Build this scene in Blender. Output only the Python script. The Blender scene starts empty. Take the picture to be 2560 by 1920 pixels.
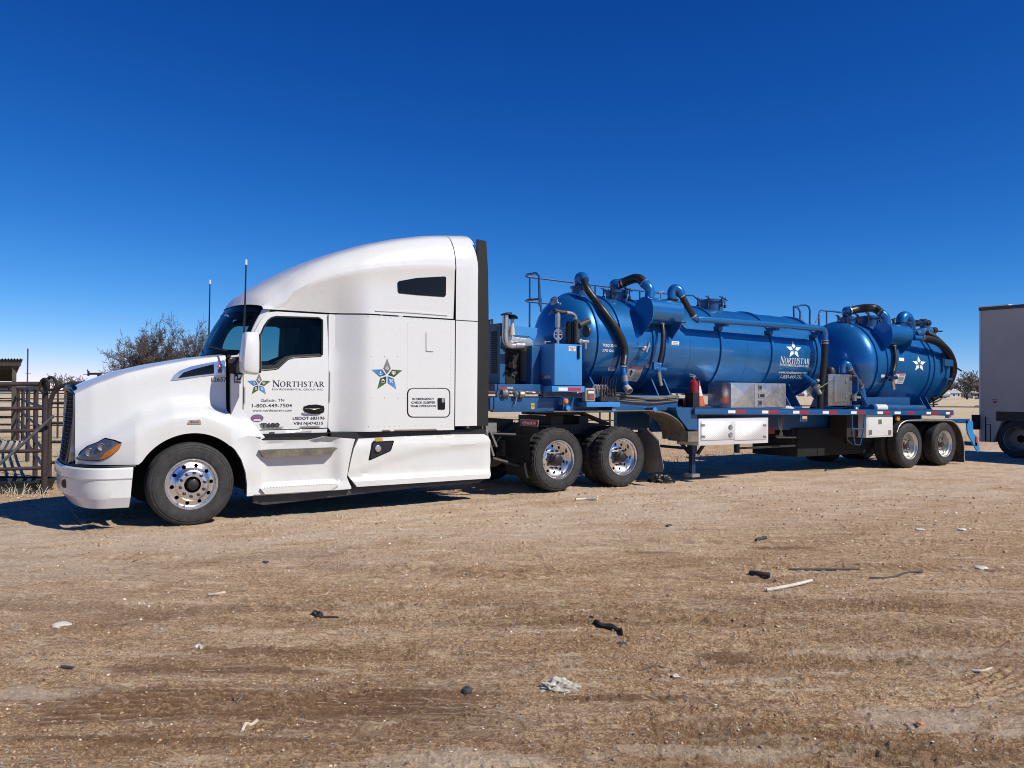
import bpy, bmesh, math, random
import numpy as np
from mathutils import Vector, Matrix
from mathutils.geometry import delaunay_2d_cdt
random.seed(7)
S = bpy.context.scene
COL = S.collection
PI = math.pi

# ---------------------------------------------------------------- camera
# World: X runs along the truck from nose to tail, Y away from the photographer, Z up.
EYE = 1.64
YAW, PITCH, ROLL, FPX = math.radians(57.0), math.atan(21 / 2025.0), 0.0067, 2025.0
fw = np.array([math.cos(YAW) * math.cos(PITCH), math.sin(YAW) * math.cos(PITCH), math.sin(PITCH)])
_r = np.array([math.sin(YAW), -math.cos(YAW), 0.0]); _u = np.cross(_r, fw)
rt = math.cos(ROLL) * _r + math.sin(ROLL) * _u
up = math.cos(ROLL) * _u - math.sin(ROLL) * _r
cam_data = bpy.data.cameras.new('camera')
cam_data.sensor_width = 36.0
cam_data.lens = FPX / 2560.0 * 36.0
cam_data.clip_start = 0.05
cam_data.clip_end = 6000.0
cam = bpy.data.objects.new('camera', cam_data)
cam.matrix_world = Matrix(((rt[0], up[0], -fw[0], 0), (rt[1], up[1], -fw[1], 0), (rt[2], up[2], -fw[2], EYE), (0, 0, 0, 1)))
COL.objects.link(cam)
S.camera = cam

# ---------------------------------------------------------------- sky, sun, exposure
SUN_GO = Vector((-0.50, 1.0, -1.12)).normalized()          # the way the sunlight travels
sun_el = math.asin(-SUN_GO.z)
sun_az = math.atan2(-SUN_GO.x, -SUN_GO.y)                  # clockwise from +Y
world = bpy.data.worlds.new('World'); S.world = world; world.use_nodes = True
wn = world.node_tree; wn.nodes.clear()
w_out = wn.nodes.new('ShaderNodeOutputWorld'); w_bg = wn.nodes.new('ShaderNodeBackground')
w_sky = wn.nodes.new('ShaderNodeTexSky'); w_sky.sky_type = 'NISHITA'; w_sky.sun_disc = False
w_sky.sun_elevation = sun_el; w_sky.sun_rotation = sun_az
w_sky.altitude = 3000; w_sky.air_density = 0.8; w_sky.dust_density = 0.0; w_sky.ozone_density = 6.0
def wmath(op, a, b):
    n = wn.nodes.new('ShaderNodeVectorMath'); n.operation = op
    for i, q in enumerate((a, b)):
        if isinstance(q, (int, float)): n.inputs[i].default_value = (q, q, q)
        else: wn.links.new(q, n.inputs[i])
    return n.outputs[0]
# the photograph's film-like contrast: darker, more saturated blue overhead, pale but not clipped at the horizon
w_sep = wn.nodes.new('ShaderNodeSeparateColor'); w_com = wn.nodes.new('ShaderNodeCombineColor')
wn.links.new(wmath('MULTIPLY', w_sky.outputs[0], 0.1), w_sep.inputs[0])
for i, (g_, k_) in enumerate(((2.35, 4.2), (1.43, 1.60), (1.14, 1.72))):
    p_ = wn.nodes.new('ShaderNodeMath'); p_.operation = 'POWER'; wn.links.new(w_sep.outputs[i], p_.inputs[0]); p_.inputs[1].default_value = g_
    q_ = wn.nodes.new('ShaderNodeMath'); q_.operation = 'MULTIPLY'; wn.links.new(p_.outputs[0], q_.inputs[0]); q_.inputs[1].default_value = k_
    wn.links.new(q_.outputs[0], w_com.inputs[i])
c = w_com.outputs[0]
c = wmath('DIVIDE', c, wmath('ADD', wmath('MULTIPLY', c, 0.4), 1.0))
w_hsv = wn.nodes.new('ShaderNodeHueSaturation'); w_hsv.inputs['Saturation'].default_value = 1.0; w_hsv.inputs['Hue'].default_value = 0.502
wn.links.new(c, w_hsv.inputs['Color'])
wn.links.new(wmath('MULTIPLY', w_hsv.outputs[0], 10.0), w_bg.inputs[0]); w_bg.inputs[1].default_value = 0.1
wn.links.new(w_bg.outputs[0], w_out.inputs[0])
sd = bpy.data.lights.new('sun', 'SUN'); sd.energy = 4.3; sd.angle = math.radians(0.5); sd.color = (1.0, 0.945, 0.84)
sun = bpy.data.objects.new('sun', sd); sun.rotation_euler = SUN_GO.to_track_quat('-Z', 'Y').to_euler(); sun.location = (5, -20, 30)
COL.objects.link(sun)
S.view_settings.view_transform = 'Standard'; S.view_settings.look = 'None'
S.view_settings.gamma = 1.0; S.view_settings.exposure = 0.12; S.view_settings.use_curve_mapping = False
S.cycles.max_bounces = 8; S.cycles.diffuse_bounces = 1; S.cycles.transparent_max_bounces = 12; S.cycles.sample_clamp_indirect = 6.0
S.cycles.use_denoising = True; S.cycles.pixel_filter_type = 'BLACKMAN_HARRIS'; S.cycles.filter_width = 1.0

# ---------------------------------------------------------------- survey: sightlines -> real points
# Each sheet is an enlarged part of the site photograph: (left, top, scale). A sightline is cut by a real
# plane of the vehicle (its side, its axis, the ground) to give the true position there.
SHEET = dict(A=(120, 560, 640 / 1361), B=(560, 560, 700 / 1569), C=(1200, 660, 560 / 2212), D=(1640, 680, 460 / 1659),
             E=(2040, 720, 520 / 1875), F=(1180, 960, 520 / 2212), G=(0, 760, 560 / 1602), H=(0, 860, 260 / 1961),
             I=(2330, 900, 230 / 1272), J=(1220, 760, 260 / 2157), K=(1220, 920, 420 / 2212), L=(600, 900, 360 / 2212),
             M=(900, 860, 240 / 1991), N=(500, 720, 400 / 2212), O=(0, 1180, 1280 / 2212), P=(1280, 1130, 1280 / 2212),
             Q=(560, 1060, 700 / 2212), R=(400, 1070, 240 / 1593), S=(1900, 740, 300 / 1555), T=(2180, 760, 280 / 1548),
             Z=(0, 0, 2560 / 2212), W=(0, 0, 1.0))
EYEV = np.array([0, 0, EYE])
def ray(s, x, y):
    a = SHEET[s]
    return fw + rt * ((a[0] + x * a[2] - 1280) / FPX) - up * ((a[1] + y * a[2] - 960) / FPX)
def aY(s, x, y, Y):
    d = ray(s, x, y); return Vector(EYEV + d * (Y / d[1]))
def aX(s, x, y, X):
    d = ray(s, x, y); return Vector(EYEV + d * (X / d[0]))
def aD(s, x, y, dist):
    return Vector(EYEV + ray(s, x, y) * dist)
def aG(s, x, y, z=0.0):
    d = ray(s, x, y); return Vector(EYEV + d * ((z - EYE) / d[2]))
def xz(s, pts, Y):
    o = []
    for p in pts:
        q = aY(s, p[0], p[1], Y); o.append((q.x, q.z))
    return o

# ---------------------------------------------------------------- materials
MATS = {}
def new_mat(name):
    m = bpy.data.materials.new(name); m.use_nodes = True
    return m, m.node_tree, m.node_tree.nodes['Principled BSDF']
def nd(nt, t, **kw):
    n = nt.nodes.new(t)
    for k, v in kw.items(): setattr(n, k, v)
    return n
def mat(name, col, rough=0.5, metal=0.0, coat=0.0, var=0.0, vscale=6.0, bump=0.0, bscale=60.0, rvar=0.0, dirt=0.0,
        dirtcol=(0.30, 0.235, 0.17), spec=0.5, stretch=(1, 1, 1), flake=0.0):
    if name in MATS: return MATS[name]
    m, nt, b = new_mat(name)
    b.inputs['Base Color'].default_value = (*col, 1); b.inputs['Roughness'].default_value = rough
    b.inputs['Metallic'].default_value = metal; b.inputs['Specular IOR Level'].default_value = spec
    b.inputs['Coat Weight'].default_value = coat; b.inputs['Coat Roughness'].default_value = 0.04
    tc = nd(nt, 'ShaderNodeTexCoord'); mp = nd(nt, 'ShaderNodeMapping'); mp.inputs['Scale'].default_value = stretch
    nt.links.new(tc.outputs['Object'], mp.inputs[0])
    src = None
    if var > 0 or dirt > 0:
        n = nd(nt, 'ShaderNodeTexNoise'); n.inputs['Scale'].default_value = vscale; n.inputs['Detail'].default_value = 6
        n.inputs['Roughness'].default_value = 0.62
        nt.links.new(mp.outputs[0], n.inputs['Vector'])
        mx = nd(nt, 'ShaderNodeMix', data_type='RGBA'); r = nd(nt, 'ShaderNodeMapRange')
        r.inputs[1].default_value = 0.35; r.inputs[2].default_value = 0.7
        nt.links.new(n.outputs[0], r.inputs[0]); nt.links.new(r.outputs[0], mx.inputs[0])
        mx.inputs[6].default_value = (*[c * (1 + var) for c in col], 1); mx.inputs[7].default_value = (*[c * (1 - var) for c in col], 1)
        src = mx.outputs[2]
        if dirt > 0:
            n2 = nd(nt, 'ShaderNodeTexNoise'); n2.inputs['Scale'].default_value = vscale * 0.7; n2.inputs['Detail'].default_value = 8
            n2.inputs['Roughness'].default_value = 0.7
            nt.links.new(mp.outputs[0], n2.inputs['Vector'])
            r2 = nd(nt, 'ShaderNodeMapRange'); r2.inputs[1].default_value = 0.45; r2.inputs[2].default_value = 0.75
            r2.inputs[4].default_value = dirt; nt.links.new(n2.outputs[0], r2.inputs[0])
            m2 = nd(nt, 'ShaderNodeMix', data_type='RGBA'); nt.links.new(r2.outputs[0], m2.inputs[0])
            nt.links.new(src, m2.inputs[6]); m2.inputs[7].default_value = (*dirtcol, 1); src = m2.outputs[2]
        nt.links.new(src, b.inputs['Base Color'])
    if rvar > 0:
        n = nd(nt, 'ShaderNodeTexNoise'); n.inputs['Scale'].default_value = 9; n.inputs['Detail'].default_value = 7
        nt.links.new(mp.outputs[0], n.inputs['Vector'])
        r = nd(nt, 'ShaderNodeMapRange'); r.inputs[1].default_value = 0.3; r.inputs[2].default_value = 0.7
        r.inputs[3].default_value = max(0.02, rough - rvar); r.inputs[4].default_value = rough + rvar
        nt.links.new(n.outputs[0], r.inputs[0]); nt.links.new(r.outputs[0], b.inputs['Roughness'])
    if bump > 0:
        n = nd(nt, 'ShaderNodeTexNoise'); n.inputs['Scale'].default_value = bscale; n.inputs['Detail'].default_value = 5
        nt.links.new(mp.outputs[0], n.inputs['Vector'])
        bp = nd(nt, 'ShaderNodeBump'); bp.inputs['Strength'].default_value = 1.0; bp.inputs['Distance'].default_value = bump
        nt.links.new(n.outputs[0], bp.inputs['Height']); nt.links.new(bp.outputs[0], b.inputs['Normal'])
    MATS[name] = m
    return m
WHITE = mat('white_paint', (0.685, 0.692, 0.672), 0.30, coat=0.6, var=0.006, vscale=2.0, rvar=0.05, bump=0.0006, bscale=3.0)
WHITE_LOW = mat('white_paint_dusty', (0.68, 0.68, 0.65), 0.38, coat=0.3, var=0.02, vscale=3.0, dirt=0.28, dirtcol=(0.52, 0.45, 0.36), bump=0.0008, bscale=3.0)
BLACKP = mat('black_plastic', (0.012, 0.012, 0.013), 0.5, var=0.2, rvar=0.1)
BLACKG = mat('black_gloss', (0.005, 0.005, 0.006), 0.14, spec=0.28)
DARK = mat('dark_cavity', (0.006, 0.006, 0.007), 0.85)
RUBBER = mat('tyre_rubber', (0.024, 0.024, 0.024), 0.72, var=0.35, vscale=14, dirt=0.30, dirtcol=(0.12, 0.10, 0.08), bump=0.001, bscale=160)
SKIRTR = mat('rubber_skirt', (0.05, 0.05, 0.05), 0.6, var=0.3, dirt=0.5, dirtcol=(0.12, 0.105, 0.085))
CHASSIS = mat('chassis_black', (0.018, 0.018, 0.020), 0.55, var=0.3, dirt=0.3, dirtcol=(0.10, 0.085, 0.065))
ALU = mat('polished_aluminium', (0.80, 0.79, 0.77), 0.26, metal=1.0, rvar=0.06, var=0.05, dirt=0.10, dirtcol=(0.4, 0.35, 0.3), vscale=12)
ALUW = mat('painted_rim', (0.62, 0.62, 0.60), 0.32, metal=0.75, rvar=0.06, var=0.05, dirt=0.2, dirtcol=(0.3, 0.26, 0.2), vscale=10)
CHROME = mat('chrome', (0.88, 0.88, 0.88), 0.07, metal=1.0)
STEEL = mat('galvanised_steel', (0.48, 0.48, 0.47), 0.35, metal=0.85, var=0.15, rvar=0.1, vscale=20)
SHEETALU = mat('sheet_aluminium', (0.72, 0.72, 0.71), 0.26, metal=0.9, var=0.08, vscale=4, rvar=0.08, bump=0.004, bscale=2.2)
CAST = mat('cast_metal', (0.30, 0.29, 0.27), 0.5, metal=0.8, var=0.2, vscale=25)
LAMPCH = mat('lamp_reflector', (0.22, 0.22, 0.23), 0.45, metal=0.6, bump=0.02, bscale=14)
AMBER = mat('amber_lens', (0.75, 0.22, 0.02), 0.15, coat=0.5, bump=0.002, bscale=80)
TAN = mat('dusty_plastic', (0.125, 0.112, 0.085), 0.75, var=0.15, dirt=0.8, dirtcol=(0.34, 0.27, 0.19), vscale=8)
TANL = mat('dusty_flap', (0.15, 0.13, 0.11), 0.8, var=0.2, dirt=0.8, dirtcol=(0.30, 0.24, 0.18), vscale=5)
BLUEF = mat('blue_frame_paint', (0.010, 0.085, 0.23), 0.36, coat=0.25, var=0.10, vscale=5, dirt=0.16, dirtcol=(0.16, 0.14, 0.12), rvar=0.06)
BLUEB = mat('blue_cabinet_paint', (0.042, 0.25, 0.60), 0.38, coat=0.2, var=0.04, vscale=4, dirt=0.05, rvar=0.05)
HOSE = mat('black_hose', (0.014, 0.014, 0.013), 0.42, var=0.3, vscale=20)
RED = mat('red_enamel', (0.26, 0.010, 0.013), 0.3, coat=0.3, var=0.1)
REDOX = mat('dull_red', (0.22, 0.03, 0.03), 0.6, var=0.2)
TRIMG = mat('grey_trim', (0.20, 0.20, 0.20), 0.45, metal=0.4)
PIPEBR = mat('painted_brown_pipe', (0.040, 0.028, 0.027), 0.55, var=0.25, vscale=7, dirt=0.3, dirtcol=(0.16, 0.11, 0.08), rvar=0.08)
GALVPIPE = mat('grey_pipe', (0.16, 0.165, 0.165), 0.6, metal=0.3, var=0.3, vscale=9, dirt=0.3)
SEATM = mat('cab_interior', (0.02, 0.021, 0.024), 0.8)

def tank_paint():
    m, nt, b = new_mat('blue_metallic_tank')
    b.inputs['Metallic'].default_value = 0.42; b.inputs['Roughness'].default_value = 0.33
    b.inputs['Coat Weight'].default_value = 0.8; b.inputs['Coat Roughness'].default_value = 0.05
    tc = nd(nt, 'ShaderNodeTexCoord')
    n = nd(nt, 'ShaderNodeTexNoise'); n.inputs['Scale'].default_value = 2.5; n.inputs['Detail'].default_value = 7
    nt.links.new(tc.outputs['Object'], n.inputs['Vector'])
    cr = nd(nt, 'ShaderNodeValToRGB'); nt.links.new(n.outputs[0], cr.inputs[0])
    cr.color_ramp.elements[0].position = 0.3; cr.color_ramp.elements[0].color = (0.008, 0.140, 0.39, 1)
    cr.color_ramp.elements[1].position = 0.75; cr.color_ramp.elements[1].color = (0.013, 0.168, 0.44, 1)
    # thin scuffs along the shell
    mp = nd(nt, 'ShaderNodeMapping'); mp.inputs['Scale'].default_value = (0.35, 6, 7)
    mp.inputs['Rotation'].default_value = (0, 0.25, 0)
    nt.links.new(tc.outputs['Object'], mp.inputs[0])
    n2 = nd(nt, 'ShaderNodeTexNoise'); n2.inputs['Scale'].default_value = 2.2; n2.inputs['Detail'].default_value = 9
    nt.links.new(mp.outputs[0], n2.inputs['Vector'])
    r2 = nd(nt, 'ShaderNodeMapRange'); r2.inputs[1].default_value = 0.66; r2.inputs[2].default_value = 0.72; r2.inputs[4].default_value = 0.35
    nt.links.new(n2.outputs[0], r2.inputs[0])
    mx = nd(nt, 'ShaderNodeMix', data_type='RGBA'); nt.links.new(r2.outputs[0], mx.inputs[0])
    nt.links.new(cr.outputs[0], mx.inputs[6]); mx.inputs[7].default_value = (0.10, 0.26, 0.46, 1)
    nt.links.new(mx.outputs[2], b.inputs['Base Color'])
    n3 = nd(nt, 'ShaderNodeTexNoise'); n3.inputs['Scale'].default_value = 1.6; n3.inputs['Detail'].default_value = 3
    nt.links.new(tc.outputs['Object'], n3.inputs['Vector'])
    bp = nd(nt, 'ShaderNodeBump'); bp.inputs['Distance'].default_value = 0.006; nt.links.new(n3.outputs[0], bp.inputs['Height'])
    nt.links.new(bp.outputs[0], b.inputs['Coat Normal']); nt.links.new(bp.outputs[0], b.inputs['Normal'])
    return m
TANKP = tank_paint()

def print_mat():
    m, nt, b = new_mat('printed_vinyl')
    a = nd(nt, 'ShaderNodeVertexColor'); a.layer_name = 'print'
    nt.links.new(a.outputs[0], b.inputs['Base Color']); b.inputs['Roughness'].default_value = 0.4
    return m
PRINT = print_mat()

def glass_mat(name, tint, refl=1.0):
    m, nt, b = new_mat(name); nt.nodes.remove(b)
    out = nt.nodes['Material Output']
    tr = nd(nt, 'ShaderNodeBsdfTransparent'); tr.inputs[0].default_value = (*tint, 1)
    gl = nd(nt, 'ShaderNodeBsdfGlossy'); gl.inputs['Roughness'].default_value = 0.02
    fr = nd(nt, 'ShaderNodeFresnel'); fr.inputs[0].default_value = 1.33
    mx = nd(nt, 'ShaderNodeMixShader'); nt.links.new(fr.outputs[0], mx.inputs[0])
    nt.links.new(tr.outputs[0], mx.inputs[1]); nt.links.new(gl.outputs[0], mx.inputs[2]); nt.links.new(mx.outputs[0], out.inputs[0])
    return m
GLASS = glass_mat('tinted_cab_glass', (0.36, 0.56, 0.58))
CLEAR = glass_mat('clear_lens', (0.85, 0.87, 0.9))

def plate_mat():      # bright embossed tread plate: raised lozenges as relief
    m, nt, b = new_mat('tread_plate')
    b.inputs['Base Color'].default_value = (0.80, 0.80, 0.80, 1); b.inputs['Metallic'].default_value = 0.55; b.inputs['Roughness'].default_value = 0.33
    tc = nd(nt, 'ShaderNodeTexCoord')
    w = []
    for rot in (0.9, -0.9):
        mp = nd(nt, 'ShaderNodeMapping'); mp.inputs['Rotation'].default_value = (0, rot, 0); nt.links.new(tc.outputs['Object'], mp.inputs[0])
        wv = nd(nt, 'ShaderNodeTexWave'); wv.inputs['Scale'].default_value = 11; wv.bands_direction = 'X'
        nt.links.new(mp.outputs[0], wv.inputs[0]); w.append(wv)
    mm = nd(nt, 'ShaderNodeMath', operation='MULTIPLY'); nt.links.new(w[0].outputs[1], mm.inputs[0]); nt.links.new(w[1].outputs[1], mm.inputs[1])
    bp = nd(nt, 'ShaderNodeBump'); bp.inputs['Distance'].default_value = 0.006; nt.links.new(mm.outputs[0], bp.inputs['Height'])
    nt.links.new(bp.outputs[0], b.inputs['Normal'])
    return m
TREADPL = plate_mat()

# ---------------------------------------------------------------- mesh builder
def crom(pts, n=6, closed=False):
    P = [Vector(p) for p in pts]; out = []
    m = len(P)
    rng = range(m) if closed else range(m - 1)
    for i in rng:
        p1, p2 = P[i], P[(i + 1) % m]
        p0 = P[(i - 1) % m] if closed or i > 0 else p1 * 2 - p2
        p3 = P[(i + 2) % m] if closed or i + 2 < m else p2 * 2 - p1
        for k in range(n):
            t = k / n
            out.append(0.5 * ((2 * p1) + (p2 - p0) * t + (2 * p0 - 5 * p1 + 4 * p2 - p3) * t * t + (3 * p1 - p0 - 3 * p2 + p3) * t ** 3))
    if not closed: out.append(P[-1])
    return out
def lerp(a, b, t): return a + (b - a) * t
def sstep(a, b, x):
    t = min(1, max(0, (x - a) / (b - a))); return t * t * (3 - 2 * t)
def interp(tab, x):
    if x <= tab[0][0]: return tab[0][1]
    for (a, va), (b, vb) in zip(tab, tab[1:]):
        if x <= b: return va + (vb - va) * (x - a) / (b - a)
    return tab[-1][1]
def roundpoly(pts, r, n=5):
    """2D polygon with its corners rounded by about r."""
    out = []; m = len(pts)
    for i in range(m):
        p = Vector(pts[i]).to_2d(); a = Vector(pts[i - 1]).to_2d(); b = Vector(pts[(i + 1) % m]).to_2d()
        rr = r[i] if isinstance(r, (list, tuple)) else r
        da, db = (a - p), (b - p)
        ra = min(rr, da.length * 0.45, db.length * 0.45)
        if ra < 1e-5: out.append((p.x, p.y)); continue
        s, e = p + da.normalized() * ra, p + db.normalized() * ra
        for k in range(n + 1):
            t = k / n; q = s * (1 - t) ** 2 + p * 2 * t * (1 - t) + e * t * t
            out.append((q.x, q.y))
    return out
def inside(p, poly):
    x, y = p; c = False; j = len(poly) - 1
    for i in range(len(poly)):
        xi, yi = poly[i]; xj, yj = poly[j]
        if (yi > y) != (yj > y) and x < (xj - xi) * (y - yi) / (yj - yi) + xi: c = not c
        j = i
    return c

class MB:
    def __init__(s): s.v = []; s.f = []; s.c = []
    def add(s, vs, fs, col=None):
        o = len(s.v); s.v += [tuple(v) for v in vs]
        for f in fs: s.f.append(tuple(i + o for i in f)); s.c.append(col)
        return s
    def box(s, a, b, col=None):
        (x0, y0, z0), (x1, y1, z1) = [tuple(min(p, q) for p, q in zip(a, b)), tuple(max(p, q) for p, q in zip(a, b))]
        return s.add([(x0, y0, z0), (x1, y0, z0), (x1, y1, z0), (x0, y1, z0), (x0, y0, z1), (x1, y0, z1), (x1, y1, z1), (x0, y1, z1)],
                     [(0, 3, 2, 1), (4, 5, 6, 7), (0, 1, 5, 4), (1, 2, 6, 5), (2, 3, 7, 6), (3, 0, 4, 7)], col)
    def beam(s, p, q, w, h, upv=(0, 0, 1)):
        p, q = Vector(p), Vector(q); d = (q - p).normalized(); U = Vector(upv)
        sd_ = d.cross(U)
        if sd_.length < 1e-4: sd_ = d.cross(Vector((1, 0, 0)))
        sd_.normalize(); U = sd_.cross(d).normalized()
        vs = []
        for c in (p, q):
            for a, b in ((-1, -1), (1, -1), (1, 1), (-1, 1)): vs.append(c + sd_ * (a * w / 2) + U * (b * h / 2))
        return s.add(vs, [(0, 1, 2, 3), (7, 6, 5, 4), (0, 4, 5, 1), (1, 5, 6, 2), (2, 6, 7, 3), (3, 7, 4, 0)])
    def tube(s, path, r, n=10, caps=True, smooth=0, r1=None):
        P = crom(path, smooth) if smooth else [Vector(p) for p in path]
        m = len(P); rs = [lerp(r, r if r1 is None else r1, i / (m - 1)) for i in range(m)]
        T = []
        for i in range(m):
            t = P[min(i + 1, m - 1)] - P[max(i - 1, 0)]
            T.append(t.normalized() if t.length > 1e-9 else Vector((0, 0, 1)))
        N = T[0].cross(Vector((0, 0, 1)))
        if N.length < 1e-3: N = T[0].cross(Vector((1, 0, 0)))
        N.normalize(); vs = []
        for i in range(m):
            N = (N - T[i] * N.dot(T[i]))
            if N.length < 1e-6: N = T[i].orthogonal()
            N.normalize(); B = T[i].cross(N)
            for k in range(n):
                a = 2 * PI * k / n; vs.append(P[i] + (N * math.cos(a) + B * math.sin(a)) * rs[i])
        fs = []
        for i in range(m - 1):
            for k in range(n):
                fs.append((i * n + k, i * n + (k + 1) % n, (i + 1) * n + (k + 1) % n, (i + 1) * n + k))
        if caps: fs += [tuple(range(n - 1, -1, -1)), tuple((m - 1) * n + k for k in range(n))]
        return s.add(vs, fs)
    def lathe(s, prof, o, axis, n=32, capa=False, capb=False, mod=None):
        """prof: (radius, distance along axis)."""
        o = Vector(o); ax = Vector(axis).normalized(); N = ax.orthogonal().normalized()
        if abs(ax.y) > 0.9: N = Vector((1, 0, 0))
        if abs(ax.x) > 0.9 or abs(ax.z) > 0.9: N = Vector((0, 1, 0))
        B = ax.cross(N); vs = []
        for j, (r, h) in enumerate(prof):
            for k in range(n):
                a = 2 * PI * k / n; rr = r + (mod(j, k) if mod else 0)
                vs.append(o + ax * h + (N * math.cos(a) + B * math.sin(a)) * rr)
        fs = []
        for j in range(len(prof) - 1):
            for k in range(n):
                fs.append((j * n + k, (j + 1) * n + k, (j + 1) * n + (k + 1) % n, j * n + (k + 1) % n))
        if capa: fs.append(tuple(range(n)))
        if capb: fs.append(tuple((len(prof) - 1) * n + k for k in range(n - 1, -1, -1)))
        return s.add(vs, fs)
    def cyl(s, p, q, r, n=16, r1=None):
        p, q = Vector(p), Vector(q); d = q - p
        return s.lathe([(r, 0), (r if r1 is None else r1, d.length)], p, d, n, True, True)
    def grid(s, rows, closed=False):
        m = len(rows[0]); vs = [p for r in rows for p in r]; fs = []
        for i in range(len(rows) - 1):
            for k in range(m if closed else m - 1):
                k2 = (k + 1) % m
                fs.append((i * m + k, i * m + k2, (i + 1) * m + k2, (i + 1) * m + k))
        return s.add(vs, fs)
    def plate(s, poly, thick, M=None, col=None):
        """closed outline (list of 3D points) pushed along vector thick."""
        P = [Vector(p) for p in poly]; t = Vector(thick); n = len(P)
        vs = P + [p + t for p in P]
        fs = [tuple(range(n)), tuple(range(2 * n - 1, n - 1, -1))] + [(i, i + n, (i + 1) % n + n, (i + 1) % n) for i in range(n)]
        return s.add(vs, fs, col)
    def panel(s, outer, holes, ymap, sp=0.15, thick=0.03, col=None, densify=0.08):
        """side-view sheet (x,z) with real openings, curved by ymap, edges returned by thick."""
        def dens(pl):
            o = []
            for i in range(len(pl)):
                a = Vector(pl[i]).to_2d(); b = Vector(pl[(i + 1) % len(pl)]).to_2d(); k = max(1, int((b - a).length / densify))
                for t in range(k): q = a.lerp(b, t / k); o.append((q.x, q.y))
            return o
        loops = [dens(outer)] + [dens(h) for h in holes]
        pts = []; edges = []; rings = []
        for L_ in loops:
            o = len(pts); pts += L_; n = len(L_); rings.append(list(range(o, o + n)))
            edges += [(o + i, o + (i + 1) % n) for i in range(n)]
        if sp:
            xs = [p[0] for p in loops[0]]; zs = [p[1] for p in loops[0]]
            x = min(xs) + sp / 2
            while x < max(xs):
                z = min(zs) + sp / 2
                while z < max(zs):
                    if inside((x, z), loops[0]) and not any(inside((x, z), h) for h in loops[1:]): pts.append((x + sp * 0.01, z))
                    z += sp
                x += sp
        res = delaunay_2d_cdt([Vector(p) for p in pts], edges, [], 0, 1e-6)
        V2, F2 = res[0], res[2]; fs = []
        for f in F2:
            c = sum((V2[i] for i in f), Vector((0, 0))) / len(f)
            if inside((c.x, c.y), loops[0]) and not any(inside((c.x, c.y), h) for h in loops[1:]):
                a, b, d = [V2[i] for i in f[:3]]
                if (b - a).cross(d - a) < 0: f = tuple(reversed(f))
                fs.append(tuple(f))
        s.add([(v.x, ymap(v.x, v.y), v.y) for v in V2], fs, col)
        if thick:
            for L_ in loops:
                n = len(L_)
                vs = [(p[0], ymap(*p), p[1]) for p in L_] + [(p[0], ymap(*p) + thick, p[1]) for p in L_]
                s.add(vs, [(i, (i + 1) % n, (i + 1) % n + n, i + n) for i in range(n)], col)
        return s
    def build(s, name, m, parent=None, bevel=0, sharp=32, label=None, smooth=True, kind=None):
        o = origin_of(parent)
        me = bpy.data.meshes.new(name)
        me.from_pydata([(v[0] - o[0], v[1] - o[1], v[2] - o[2]) for v in s.v], [], s.f)
        if any(c is not None for c in s.c):
            at = me.color_attributes.new('print', 'FLOAT_COLOR', 'CORNER')
            buf = []
            for f, c in zip(s.f, s.c):
                c = c or (1, 1, 1)
                for k in range(len(f)):
                    cc = c[k] if isinstance(c[0], (tuple, list)) else c
                    buf += [*cc, 1]
            at.data.foreach_set('color', buf)
        if bevel:
            bm = bmesh.new(); bm.from_mesh(me); bmesh.ops.recalc_face_normals(bm, faces=bm.faces)
            es = [e for e in bm.edges if len(e.link_faces) == 2 and e.calc_face_angle(0) > 0.6]
            bmesh.ops.bevel(bm, geom=es, offset=bevel, segments=2, affect='EDGES', clamp_overlap=True, profile=0.6)
            bm.to_mesh(me); bm.free()
        else:
            bm = bmesh.new(); bm.from_mesh(me); bmesh.ops.remove_doubles(bm, verts=bm.verts, dist=1e-5)
            bmesh.ops.recalc_face_normals(bm, faces=bm.faces); bm.to_mesh(me); bm.free()
        if smooth:
            me.shade_smooth(); me.set_sharp_from_angle(angle=math.radians(sharp))
        me.materials.append(m)
        ob = bpy.data.objects.new(name, me); COL.objects.link(ob)
        if parent: ob.parent = parent
        if label: ob['label'] = label
        if kind: ob['kind'] = kind
        return ob
def origin_of(p):
    o = Vector((0, 0, 0))
    while p: o += p.location; p = p.parent
    return o
def thing(name, loc, label, cat, group=None, rz=0):
    o = bpy.data.objects.new(name, None); o.location = loc; o.rotation_euler = (0, 0, rz); COL.objects.link(o)
    o.empty_display_size = 0.2
    o['label'] = label; o['category'] = cat
    if group: o['group'] = group
    return o
def tag(o, label, cat, group=None):
    o['label'] = label; o['category'] = cat
    if group: o['group'] = group
    return o
NUT = mat('nut_cover', (.06, .06, .065), .35, metal=.3)
def sub(name, parent, loc):
    o = bpy.data.objects.new(name, None); COL.objects.link(o); o.parent = parent
    o.location = Vector(loc) - origin_of(parent); o.empty_display_size = 0.1
    return o
def structure(o): o['kind'] = 'structure'; return o
def copy_tree(src, parent, loc):
    c = src.copy(); COL.objects.link(c); c.parent = parent; c.location = Vector(loc) - origin_of(parent)
    for ch in list(src.children):
        d = ch.copy(); COL.objects.link(d); d.parent = c
        for g in list(ch.children):
            e = g.copy(); COL.objects.link(e); e.parent = d
    return c
YC = 11.62
def mirror_obj(o, parent, name=None):
    """the far-side twin of a part, mirrored about the vehicle's long axis."""
    me = o.data.copy(); off = origin_of(o.parent)
    for v in me.vertices: v.co.y = 2 * YC - (v.co.y + off.y) - off.y
    me.flip_normals()
    c = bpy.data.objects.new(name or o.name.split('.')[0], me); COL.objects.link(c); c.parent = parent
    return c

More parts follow.
